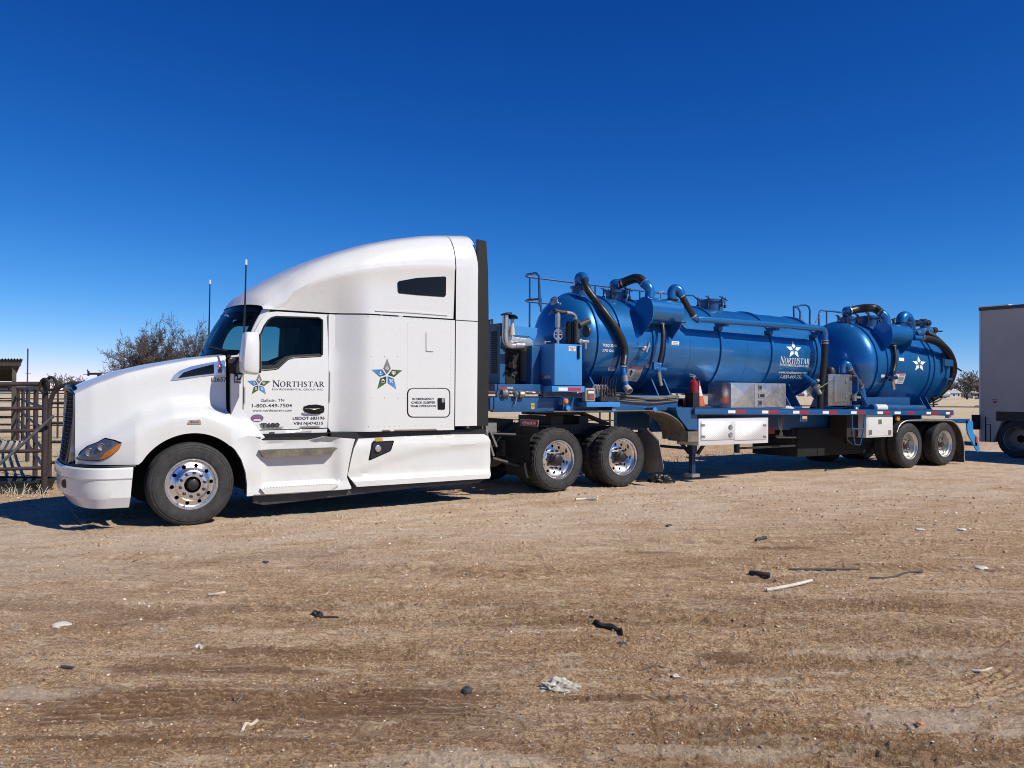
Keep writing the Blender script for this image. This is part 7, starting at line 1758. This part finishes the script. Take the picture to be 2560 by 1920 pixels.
# ---- trees
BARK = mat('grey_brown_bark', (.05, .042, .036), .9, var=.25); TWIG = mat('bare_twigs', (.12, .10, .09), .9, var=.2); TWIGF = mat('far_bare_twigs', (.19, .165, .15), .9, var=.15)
RMIN = [.0085]
def seg(m, a, b, r0, r1, n):
    r0, r1 = max(r0, RMIN[0]), max(r1, RMIN[0] * .8)
    d = (b - a).normalized(); N = d.orthogonal().normalized(); B = d.cross(N); o = len(m.v)
    for c, r in ((a, r0), (b, r1)):
        for k in range(n): t = 2 * PI * k / n; v = c + (N * math.cos(t) + B * math.sin(t)) * r; m.v.append((v.x, v.y, v.z))
    for k in range(n): m.f.append((o + k, o + (k + 1) % n, o + n + (k + 1) % n, o + n + k)); m.c.append(None)
def grow(mt, mw, p, d, L, r, lev, rng, maxlev, droop):
    """one limb: a few bending segments, side limbs along it and a fork at its end."""
    steps = 4 if lev < 2 else 3 if lev < maxlev else 2; q = p
    for s in range(steps):
        d = (d + Vector((rng.uniform(-1, 1), rng.uniform(-1, 1), rng.uniform(-.8, .9))) * (.20 if lev else .12)).normalized()
        e = q + d * (L / steps); r0, r1 = r * (1 - .55 * s / steps), r * (1 - .55 * (s + 1) / steps)
        seg(mt if lev < 3 else mw, q, e, r0, r1, 6 if lev < 2 else 4 if lev < 4 else 3)
        if lev < maxlev and s >= (1 if lev < 2 else 0):
            ax = Vector((rng.uniform(-1, 1), rng.uniform(-1, 1), rng.uniform(-.35, .8) - droop)).normalized(); f = rng.uniform(.45, .8)
            grow(mt, mw, e, (d * (1 - f) + ax * f).normalized(), L * rng.uniform(.45, .72), r1 * rng.uniform(.5, .7), lev + 1, rng, maxlev, droop)
        q = e
    if lev < maxlev:
        ax = Vector((rng.uniform(-1, 1), rng.uniform(-1, 1), rng.uniform(-.1, .8))).normalized()
        grow(mt, mw, q, (d * .55 + ax * .45).normalized(), L * rng.uniform(.6, .8), r * .42, lev + 1, rng, maxlev, droop)
def tree(loc, H, W, seed, label, group=None, maxlev=5, limbs=4, r0=.2, twig=TWIG, kind='bare_tree', droop=.1, lean=.8):
    rng = random.Random(seed); mt, mw = MB(), MB(); base = Vector((0, 0, -.1)); fork = Vector((rng.uniform(-.1, .1), rng.uniform(-.1, .1), .22 * 3))
    seg(mt, base, fork, r0 * 1.2, r0, 8)
    for k in range(limbs):
        a = 2 * PI * (k + rng.uniform(-.3, .3)) / limbs; d = Vector((math.cos(a) * lean * rng.uniform(.5, 1.2), math.sin(a) * lean * rng.uniform(.5, 1.2), rng.uniform(.7, 1.3))).normalized()
        grow(mt, mw, fork, d, 1.5, r0 * .6, 0, rng, maxlev, droop)
    zs = sorted(v[2] for v in mw.v); xs = sorted(v[0] for v in mw.v); kz = H / zs[int(len(zs) * .998)]; kx = W / (xs[int(len(xs) * .995)] - xs[int(len(xs) * .005)])
    for mm in (mt, mw): mm.v = [(v[0] * kx, v[1] * kx, v[2] * kz) for v in mm.v]
    t = thing(kind, loc, label, 'tree', group)
    for mm, nm, mt_ in ((mt, 'trunk', BARK), (mw, 'crown', twig)):
        me = bpy.data.meshes.new(nm); me.from_pydata(mm.v, [], mm.f); me.materials.append(mt_); o = bpy.data.objects.new(nm, me); COL.objects.link(o); o.parent = t
    return t
q = aD('W', 398, 985, 62); tree((q.x, q.y, 0), 6.8, 6.0, 11, 'large spreading leafless tree rising over the truck hood', limbs=5, r0=.24, maxlev=6)
q = aD('W', 503, 985, 66); tree((q.x, q.y, 0), 7.0, 4.2, 5, 'leafless tree partly hidden by the windshield, right of the larger one', limbs=3, r0=.17, lean=.5, maxlev=6)
q = aD('W', 330, 985, 70); tree((q.x, q.y, 0), 5.2, 4.2, 23, 'low leafless tree at the left foot of the large one over the hood', limbs=3, r0=.14, maxlev=6)
RMIN[0] = .045
protos = []
for i, (x, D, H, W, lm) in enumerate(((2418, 330, 11.5, 12, 4), (143, 190, 5.4, 5.0, 3), (188, 200, 4.9, 5.5, 3))):
    q = aD('W', x, 985, D); lab = ['bare tree standing apart in the field between tank and white box', 'small far bare tree above the corral gate ring', 'small far bare tree touching the tip of the truck hood'][i]
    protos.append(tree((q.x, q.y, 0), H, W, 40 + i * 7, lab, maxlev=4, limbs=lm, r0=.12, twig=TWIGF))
rg = random.Random(3)
for k in range(46):
    x = rg.uniform(2200, 2620) if k < 30 else rg.uniform(-150, 2300); D = rg.uniform(430, 620); q = aD('W', x, 985, D); src = protos[k % 3]
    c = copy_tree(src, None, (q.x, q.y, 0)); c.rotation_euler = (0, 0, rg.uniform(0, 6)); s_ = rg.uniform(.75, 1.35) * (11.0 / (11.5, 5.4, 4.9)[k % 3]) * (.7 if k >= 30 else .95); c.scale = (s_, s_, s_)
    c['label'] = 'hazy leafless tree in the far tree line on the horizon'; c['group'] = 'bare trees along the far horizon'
tw = MB()
for _ in range(1500):
    x = rg.uniform(2150, 2900) if _ % 2 else rg.uniform(-300, 2900); D = rg.uniform(640, 760); q = aD('W', x, 985, D); h = rg.uniform(3.0, 8.5) if x > 2150 else rg.uniform(2, 4.5); b = Vector((q.x, q.y, 0)); w = rg.uniform(.8, 2.5)
    for _ in range(5): t = b + CR2 * rg.uniform(-w, w) + Vector((0, 0, h * rg.uniform(.5, 1))); tw.add([b - CR2 * .9, b + CR2 * .9, t + CR2 * .35, t - CR2 * .35], [(0, 1, 2, 3)])
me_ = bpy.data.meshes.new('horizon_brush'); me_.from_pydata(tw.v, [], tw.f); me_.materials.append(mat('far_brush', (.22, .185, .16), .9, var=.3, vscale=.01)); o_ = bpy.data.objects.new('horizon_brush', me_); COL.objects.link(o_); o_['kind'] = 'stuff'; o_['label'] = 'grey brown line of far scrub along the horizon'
# ---- far houses
for i, (s, x, D, w, h, wc, rc, lab) in enumerate((('W', 2383, 470, 9, 3.0, (.62, .62, .60), (.45, .46, .48), 'far low white house seen just right of the rear tank'), ('W', 2437, 480, 3.2, 3.4, (.75, .72, .62), (.5, .48, .42), 'tiny far cream shed beside the lone tree'),
                                                   ('W', 20, 420, 26, 2.6, (.10, .11, .14), (.18, .19, .22), 'far long dark barn behind the corral gate'))):
    q = aD(s, x, 985, D); t = thing('far_building', (q.x, q.y, 0), lab, 'building'); c = Vector((q.x, q.y, 0))
    P = [c - CR2 * w / 2, c + CR2 * w / 2]; m = MB(); m.plate([P[0], P[1], P[1] + Vector((0, 0, h)), P[0] + Vector((0, 0, h))], CF2 * 7); m.build('wall', mat('far_wall%d' % i, wc, .8), t)
    m = MB(); a, b = P[0] - CR2 * .4 + Vector((0, 0, h)), P[1] + CR2 * .4 + Vector((0, 0, h)); m.add([a - CF2 * .5, b - CF2 * .5, b + CF2 * 3.5 + Vector((0, 0, 1.5)), a + CF2 * 3.5 + Vector((0, 0, 1.5)), a + CF2 * 7.5, b + CF2 * 7.5], [(0, 1, 2, 3), (3, 2, 5, 4)]); m.build('roof', mat('far_roof%d' % i, rc, .7), t)
    for k in (-.3, .0, .3): m = MB(); a = c + CR2 * (w * k) + Vector((0, 0, h * .45)) - CF2 * .03; m.plate([a, a + CR2 * .9, a + CR2 * .9 + Vector((0, 0, .9)), a + Vector((0, 0, .9))], CF2 * -.03); m.build('window', BLACKG, t)
# ---- white box trailer on the right
XB = 22.56
bxp = lambda x, y: aX('E', x, y, XB)
ZT = bxp(1478, 188).z; Y0 = bxp(1478, 188).y; Yb = bxp(1497, 1388).y
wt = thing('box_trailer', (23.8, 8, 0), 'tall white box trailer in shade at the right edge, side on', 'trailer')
YN = 1.5
zb, zs = bxp(1590, 1390).z, bxp(1640, 1113).z; y1, y2 = bxp(1592, 1390).y, bxp(1672, 1196).y; y3 = bxp(1622, 1196).y; zc_ = bxp(1640, 1198).z
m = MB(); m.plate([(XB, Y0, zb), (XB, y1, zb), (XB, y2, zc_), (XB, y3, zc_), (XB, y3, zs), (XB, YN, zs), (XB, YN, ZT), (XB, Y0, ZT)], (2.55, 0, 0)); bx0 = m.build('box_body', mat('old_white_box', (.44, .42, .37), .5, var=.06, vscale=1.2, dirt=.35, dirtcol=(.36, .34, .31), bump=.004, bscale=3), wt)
m = MB(); m.box((XB - .03, YN, ZT - .06), (XB, Y0 + .02, ZT + .03)); m.build('roof_rail', mat('dark_rail', (.06, .06, .06), .6), wt)
m = MB(); m.box((XB - .04, Y0 - .75, ZT + .031), (XB + .5, Y0 + .03, ZT + .06)); m.build('roof_cap', WHITE, wt)
m = MB(); m.box((XB - .012, Y0 - .03, zb), (XB - .001, Y0 + .012, ZT)); m.build('corner_post', mat('alu_post', (.5, .5, .5), .4, metal=.5), wt)
k = Y0 - 1.25
while k > YN:
    m = MB(); m.box((XB - .006, k - .02, zs + .1), (XB - .001, k + .02, ZT - .06)); m.build('side_seam', mat('alu_post', (.5, .5, .5), .4, metal=.5), wt)
    m = MB(); bolt_row(m, [(XB - .001, k + o_, z) for o_ in (-.04, .04) for z in np.arange(zs + .45, ZT - .1, .16)], .012, .006, (-1, 0, 0), 5); m.build('rivet_row', mat('alu_post', (.5, .5, .5), .4, metal=.5), wt, kind='stuff'); k -= 1.22
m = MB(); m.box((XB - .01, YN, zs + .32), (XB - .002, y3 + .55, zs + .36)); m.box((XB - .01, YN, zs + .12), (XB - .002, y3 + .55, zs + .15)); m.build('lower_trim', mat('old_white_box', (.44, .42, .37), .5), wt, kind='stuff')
A_, B_ = bxp(1522, 1190), bxp(1575, 1380); m = MB(); 
for (a, b, c, d) in ((1525, 1535, 1160, 1385), (1525, 1575, 1228, 1234), (1570, 1576, 1230, 1385)):
    p, q = bxp(a, c), bxp(b, d); m.box((XB - .008, q.y, q.z), (XB - .001, p.y, p.z))
m.build('access_hatch', DARK, wt, kind='stuff')
m = MB(); p, q = bxp(1590, 990), bxp(1638, 1010); m.add([(XB - .004, p.y, p.z), (XB - .004, q.y, p.z), (XB - .004, q.y, q.z), (XB - .004, p.y, q.z)], [(0, 1, 2, 3)], (.04, .03, .05)); p2_, q2 = bxp(1603, 993), bxp(1628, 1008); m.add([(XB - .007, p2_.y, p2_.z), (XB - .007, q2.y, p2_.z), (XB - .007, q2.y, q2.z), (XB - .007, p2_.y, q2.z)], [(0, 1, 2, 3)], (.30, .05, .07))
p, q = bxp(1598, 1020), bxp(1630, 1036); m.add([(XB - .004, p.y, p.z), (XB - .004, q.y, p.z), (XB - .004, q.y, q.z), (XB - .004, p.y, q.z)], [(0, 1, 2, 3)], (.28, .04, .05)); m.build('decal', PRINT, wt)
m = MB(); m.box((XB + .02, YN, zc_ + .0), (XB + 2.5, y3 - .005, zs - .002)); m.build('chassis_rail', CHASSIS, wt)
m = MB(); m.box((XB + .35, YN, .45), (XB + 2.2, y2 + .1, zc_)); m.box((XB - .12, Y0 - .02, zc_ - .25), (XB - .03, Y0 + .16, zc_ + .15)); m.build('running_gear', DARK, wt)
wc = bxp(1800, 1342)
for kk in range(2):
    c = copy_tree(WH['inner'], wt, (XB + .04, wc.y - 1.3 * kk, .505)); c.rotation_euler = (0, 0, -PI / 2)
    m = MB(); m.lathe([(.300, 0), (.312, -.012), (.318, 0)], (XB + .03, wc.y - 1.3 * kk, .505), (1, 0, 0), 48); m.build('rim_edge', mat('dull_rim_edge', (.35, .35, .35), .5, metal=.5), wt)
    c = copy_tree(WH['inner'], wt, (XB + .40, wc.y - 1.3 * kk, .505)); c.rotation_euler = (0, 0, -PI / 2)
# stack of worn tyres between the trailers
tp_ = on_ground('E', 1335, 1425)
bt_ = WH['inner'].children
for k in range(3):
    for ch in WH['inner'].children:
        if ch.name.startswith('tyre'):
            c = ch.copy(); COL.objects.link(c); c.parent = None; c.name = 'old_tyre'; c.location = (tp_.x + 1.0 + .04 * k, tp_.y + 1.6, .01 + .26 * k); c.rotation_euler = (PI / 2, 0, .2 * k)
            tag(c, ['worn grey tyre at the bottom of the stack behind the trailer bumper', 'worn grey tyre in the middle of the stack behind the trailer bumper', 'worn grey tyre on top of the stack behind the trailer bumper'][k], 'tyre')
            break
# ================================================================ LITTER ON THE DIRT
def stone(s, x, y, r, col, label, flat_=.55, name='stone', cat='stone', rz=0.0):
    p = on_ground(s, x, y); rng = random.Random(int(x * 7 + y)); bm = bmesh.new(); bmesh.ops.create_icosphere(bm, subdivisions=2, radius=1); r *= .72
    for v in bm.verts:
        k = 1 + rng.uniform(-.22, .22); v.co = Vector((v.co.x * k * r * 1.25, v.co.y * k * r, v.co.z * k * r * flat_))
    me = bpy.data.meshes.new(name); bm.to_mesh(me); bm.free(); me.materials.append(mat('stone_%d_%d_%d' % tuple(int(c * 100) for c in col), col, .8, var=.2, vscale=30, bump=.002))
    o = bpy.data.objects.new(name, me); COL.objects.link(o); o.location = (p.x, p.y, p.z + r * flat_ * .45); o.rotation_euler = (0, 0, rng.uniform(0, 3)); tag(o, label, cat); return o
def stick(s, P, r, col, label, name='stick', cat='stick', h=None, r1=None, n=7):
    Q = []
    for i, q in enumerate(P): v = on_ground(s, *q); v.z += (h[i] if h else r * .9); Q.append(v)
    o = MB(); o.tube(Q, r, n, smooth=3, r1=r1); ob = o.build(name, mat('wood_%d_%d_%d' % tuple(int(c * 100) for c in col), col, .8, var=.25, vscale=25), None); tag(ob, label, cat); return ob
stick('P', [(1100, 606), (1150, 600), (1220, 588), (1295, 568)], .016, (.62, .56, .46), 'long pale peeled stick on the dirt, right of centre', r1=.013)
stick('P', [(1198, 511), (1300, 513), (1400, 511), (1500, 509)], .012, (.10, .085, .07), 'long straight dark rod lying beyond the pale peeled stick')
stick('P', [(1030, 530), (1070, 537), (1115, 548)], .022, (.05, .04, .035), 'short thick dark wood chunk left of the pale peeled stick')
stick('P', [(1545, 545), (1600, 545), (1660, 540), (1700, 525), (1775, 522)], .009, (.07, .06, .05), 'crooked dark twig at the right beyond the rod')
stick('P', [(1985, 948), (2030, 951), (2072, 952)], .008, (.55, .48, .38), 'thin pale twig low at the right side of the yard')
stick('P', [(275, 209), (320, 208), (368, 208)], .018, (.62, .58, .5), 'pale wooden slat lying on dirt in front of the drive wheels')
stick('P', [(1055, 383), (1078, 380), (1098, 376)], .02, (.06, .05, .045), 'stubby dark twig in front of the trailer tool box')
stick('P', [(540, 945), (610, 943), (680, 946)], .006, (.10, .08, .06), 'thin dark twig near the bottom centre')
stick('O', [(900, 536), (935, 531), (972, 526)], .012, (.50, .43, .33), 'short pale twig on dirt below the truck door')
stick('O', [(1045, 1120), (1062, 1098), (1085, 1082), (1115, 1072)], .008, (.62, .53, .40), 'curved pale straw stalk near the bottom of the picture')
stick('O', [(1005, 985), (1025, 1000), (1045, 982)], .008, (.16, .12, .09), 'forked dark twig above the curved straw stalk')
stick('O', [(1362, 628), (1385, 631), (1425, 633), (1460, 635)], .010, (.03, .025, .02), 'thin black root lying on the dirt left of centre')
stick('O', [(265, 846), (290, 850), (315, 853)], .010, (.06, .05, .04), 'short black twig at the lower left')
stick('O', [(842, 768), (858, 758), (870, 754)], .012, (.62, .57, .50), 'stubby white twig left of centre foreground')
stick('O', [(575, 390), (600, 384), (628, 376)], .008, (.12, .09, .07), 'thin brown twig on dirt below the front wheel')
stone('O', 266, 668, .075, (.62, .55, .46), 'flat pale stone slab on the dirt at left foreground', .35, 'flat_stone')
stone('O', 2020, 953, .042, (.05, .05, .055), 'round dark grey stone on the dirt, bottom centre', .8)
stone('O', 1148, 391, .035, (.06, .055, .05), 'small black clod below the truck side step', .5)
stone('P', 706, 972, .028, (.60, .55, .48), 'small pale stone right of the crumpled sack scrap', .7)
stone('P', 472, 830, .052, (.05, .05, .05), 'dark stone at the foot of the black rubber strip', .5)
stone('P', 1765, 1188, .034, (.45, .20, .10), 'rusty orange chip low on the right', .5, 'brick_chip', 'chip')
stone('P', 2028, 502, .085, (.62, .57, .48), 'broad flat pale stone near the right edge', .25, 'flat_stone')
stone('P', 1765, 338, .06, (.70, .66, .58), 'left one of two flat white stones in front of the trailer wheels', .3, 'flat_stone')
stone('P', 1941, 337, .065, (.68, .63, .55), 'right one of two flat white stones before the trailer wheels', .3, 'flat_stone')
stone('P', 680, 322, .05, (.06, .05, .045), 'dark clod beside the left oil stain', .35)
# curved strip of black rubber
P = [on_ground('P', *q) for q in ((352, 715), (352, 735), (370, 752), (420, 766), (465, 778), (478, 800))]
m = MB(); rows = []
for i, p in enumerate(crom(P, 4)):
    hgt = .034 + .008 * math.sin(i * 1.1); rows.append([p + Vector((0, 0, -.01)), p + Vector((-.008, -.012, hgt * .6)), p + CF2 * .012 + Vector((0, 0, hgt)), p + CF2 * .03 + Vector((0, 0, hgt * .5)), p + CF2 * .045 + Vector((0, 0, -.005))])
m.grid(rows); tag(m.build('rubber_strip', mat('torn_rubber', (.022, .020, .019), .7, var=.3, vscale=20, bump=.003, bscale=40), None), 'torn curved strip of black tyre rubber on the dirt, right of centre', 'rubber strip')
# crumpled rag / sack
def crumple(s, x, y, r, col, label, name, cat, h=.5, seed=1):
    p = on_ground(s, x, y); rng = random.Random(seed); bm = bmesh.new(); bmesh.ops.create_icosphere(bm, subdivisions=4, radius=1)
    from mathutils import noise
    for v in bm.verts:
        k = 1 + .55 * noise.noise(v.co * 2.3 + Vector((seed, 0, 0))) + .28 * noise.noise(v.co * 6 + Vector((0, seed, 0))); v.co = Vector((v.co.x * r * 1.4 * k, v.co.y * r * .8 * k, max(-.01, v.co.z * r * h * k)))
    me = bpy.data.meshes.new(name); bm.to_mesh(me); bm.free(); me.materials.append(mat(name + '_mat', col, .45 if col[0] < .1 else .75, var=.25, vscale=20)); o = bpy.data.objects.new(name, me); COL.objects.link(o); o.location = p; o.rotation_euler = (0, 0, YAW - PI / 2); tag(o, label, cat); return o
crumple('P', 640, 132, .15, (.012, .012, .013), 'crumpled black plastic rag on the dirt behind the drive wheels', 'plastic_rag', 'rag', .9, 3)
crumple('P', 203, 1020, .075, (.46, .43, .34), 'crumpled pale green feed sack scrap on the dirt, bottom centre', 'sack_scrap', 'sack', .6, 9)
crumple('O', 1367, 620, .030, (.025, .02, .018), 'small black knot of root at the end of the thin root', 'root_knot', 'root', 1.1, 7)
crumple('P', 565, 128, .09, (.02, .018, .017), 'flat dark scrap beside the last drive tyre', 'rubber_scrap', 'scrap', .25, 5)
# ---- pebbles, clods and straw: too many to count
def scatter_pebbles(name, n, rmin, rmax, r0, r1, col, label, seed, lift=.2):
    rg = np.random.RandomState(seed); ang = YAW + rg.uniform(-.62, .62, n); rad = np.exp(rg.uniform(math.log(r0), math.log(r1), n)); x, y = rad * np.cos(ang), rad * np.sin(ang)
    clump = fbm(x * .9, y * .9, 200 + seed, 3); keep = (clump > -.12 + rg.uniform(-.15, .15, n)) & ~((y > 10.2) & (y < 13) & (x > 0) & (x < 20)); x, y, rad = x[keep], y[keep], rad[keep]; n = len(x)
    z = ground_h(x, y); s = rmin * (rmax / rmin) ** (rg.uniform(0, 1, n) ** 2.6) * np.clip(rad / 6, .85, 2.2)
    base = np.array([(1, 0, 0), (-1, 0, 0), (0, 1, 0), (0, -1, 0), (0, 0, 1), (.6, .6, .5), (-.6, .6, .5), (-.6, -.6, .5), (.6, -.6, .5)], float)
    F = np.array([(0, 2, 5), (2, 1, 6), (1, 3, 7), (3, 0, 8), (4, 0, 5), (4, 5, 2), (4, 2, 6), (4, 6, 1), (4, 1, 7), (4, 7, 3), (4, 3, 8), (4, 8, 0)])
    k = len(base); jit = 1 + rg.uniform(-.35, .35, (n, k, 1)); v = base[None] * jit; th = rg.uniform(0, 6.28, n); c, s_ = np.cos(th), np.sin(th); sx = rg.uniform(.8, 1.5, n)
    vx = (v[..., 0] * c[:, None] * sx[:, None] - v[..., 1] * s_[:, None]) * s[:, None] + x[:, None]; vy = (v[..., 0] * s_[:, None] * sx[:, None] + v[..., 1] * c[:, None]) * s[:, None] + y[:, None]; vz = (v[..., 2] * .9 + lift * .2) * s[:, None] + z[:, None]
    co = np.stack([vx, vy, vz], -1).reshape(-1, 3); fs = (F[None] + (np.arange(n) * k)[:, None, None]).reshape(-1, 3)
    me = bpy.data.meshes.new(name); me.vertices.add(len(co)); me.vertices.foreach_set('co', co.ravel()); me.loops.add(fs.size); me.loops.foreach_set('vertex_index', fs.ravel().astype(np.int32)); me.polygons.add(len(fs)); me.polygons.foreach_set('loop_start', np.arange(0, fs.size, 3, dtype=np.int32)); me.update(calc_edges=True); me.materials.append(mat(name + '_mat', col, .9, var=.35, vscale=9))
    o = bpy.data.objects.new(name, me); COL.objects.link(o); o['kind'] = 'stuff'; o['label'] = label; return o
scatter_pebbles('dirt_clods', 16000, .0025, .013, 2.8, 15, (.42, .275, .165), 'brown dirt clods strewn over the yard', 1)
scatter_pebbles('pale_gravel', 2600, .0025, .0095, 2.8, 16, (.70, .62, .52), 'pale gravel bits strewn over the yard', 2)
scatter_pebbles('dark_gravel', 1300, .0025, .009, 2.8, 17, (.12, .085, .06), 'dark gravel and bark bits strewn over the yard', 3)
def scatter_straw(name, n, L0, L1, r0, r1, col, label, seed, upright=0.0, region=None, w=.0018):
    rg = np.random.RandomState(seed)
    if region is None: ang = YAW + rg.uniform(-.62, .62, n); rad = np.exp(rg.uniform(math.log(r0), math.log(r1), n)); x, y = rad * np.cos(ang), rad * np.sin(ang)
    else: x, y = region(rg, n)
    n = len(x); rad = np.hypot(x, y); z = ground_h(x, y); L = rg.uniform(L0, L1, n); th = rg.uniform(0, 6.28, n); el = rg.uniform(0, .25, n) if not upright else rg.uniform(upright * .6, 1.5, n)
    dx, dy, dz_ = np.cos(th) * np.cos(el), np.sin(th) * np.cos(el), np.sin(el); ww = w * np.clip(rad / 5, .8, 4); px_, py_ = rt[0] * ww, rt[1] * ww
    bend = rg.uniform(-.2, .2, n) * L
    P = [(x, y, z + .004), (x + dx * L * .5, y + dy * L * .5, z + .006 + dz_ * L * .55), (x + dx * L + bend * (1 if upright else 0), y + dy * L, z + .006 + dz_ * L * .9)]
    co = []
    for (a, b, c) in P: co += [np.stack([a - px_, b - py_, c], -1), np.stack([a + px_, b + py_, c + (0 if upright else .003)], -1)]
    co = np.stack(co, 1).reshape(-1, 3); F = np.array([(0, 1, 3, 2), (2, 3, 5, 4)]); fs = (F[None] + (np.arange(n) * 6)[:, None, None]).reshape(-1, 4)
    me = bpy.data.meshes.new(name); me.vertices.add(len(co)); me.vertices.foreach_set('co', co.ravel()); me.loops.add(fs.size); me.loops.foreach_set('vertex_index', fs.ravel().astype(np.int32)); me.polygons.add(len(fs)); me.polygons.foreach_set('loop_start', np.arange(0, fs.size, 4, dtype=np.int32)); me.update(calc_edges=True); me.materials.append(mat(name + '_mat', col, .8, var=.25, vscale=12))
    o = bpy.data.objects.new(name, me); COL.objects.link(o); o['kind'] = 'stuff'; o['label'] = label
scatter_straw('straw_bits', 1600, .02, .07, 3, 15, (.62, .52, .36), 'loose straw bits scattered over the dirt', 11)
def belt(rg, n):
    a = rg.uniform(-.75, .75, n); d = np.exp(rg.uniform(math.log(13.5), math.log(60), n)); x = d * (fw[0] + rt[0] * a * .9); y = d * (fw[1] + rt[1] * a * .9)
    k = (y > 13.6) & (fbm(x * .3, y * .3, 301, 3) > -.06) & ~((x > 20.5) & (y < 15)); return x[k], y[k]
scatter_straw('dry_grass', 30000, .03, .10, 0, 0, (.52, .43, .29), 'short dry grass covering the pasture behind the vehicles', 12, .7, belt, .0014)
def tuft(rg, n):
    c = on_ground('G', 110, 1372); q = rg.uniform(-1.4, .5, n); d = rg.uniform(-.18, .16, n); k = vnoise(q * 4, d * 2, 9) > -.15; q, d = q[k], d[k]; return c.x + CR2.x * q + CF2.x * d, c.y + CR2.y * q + CF2.y * d
scatter_straw('tall_dry_grass', 130, .06, .24, 0, 0, (.70, .60, .42), 'pale dry grass stalks in front of the water trough', 13, 1.0, tuft, .0013)
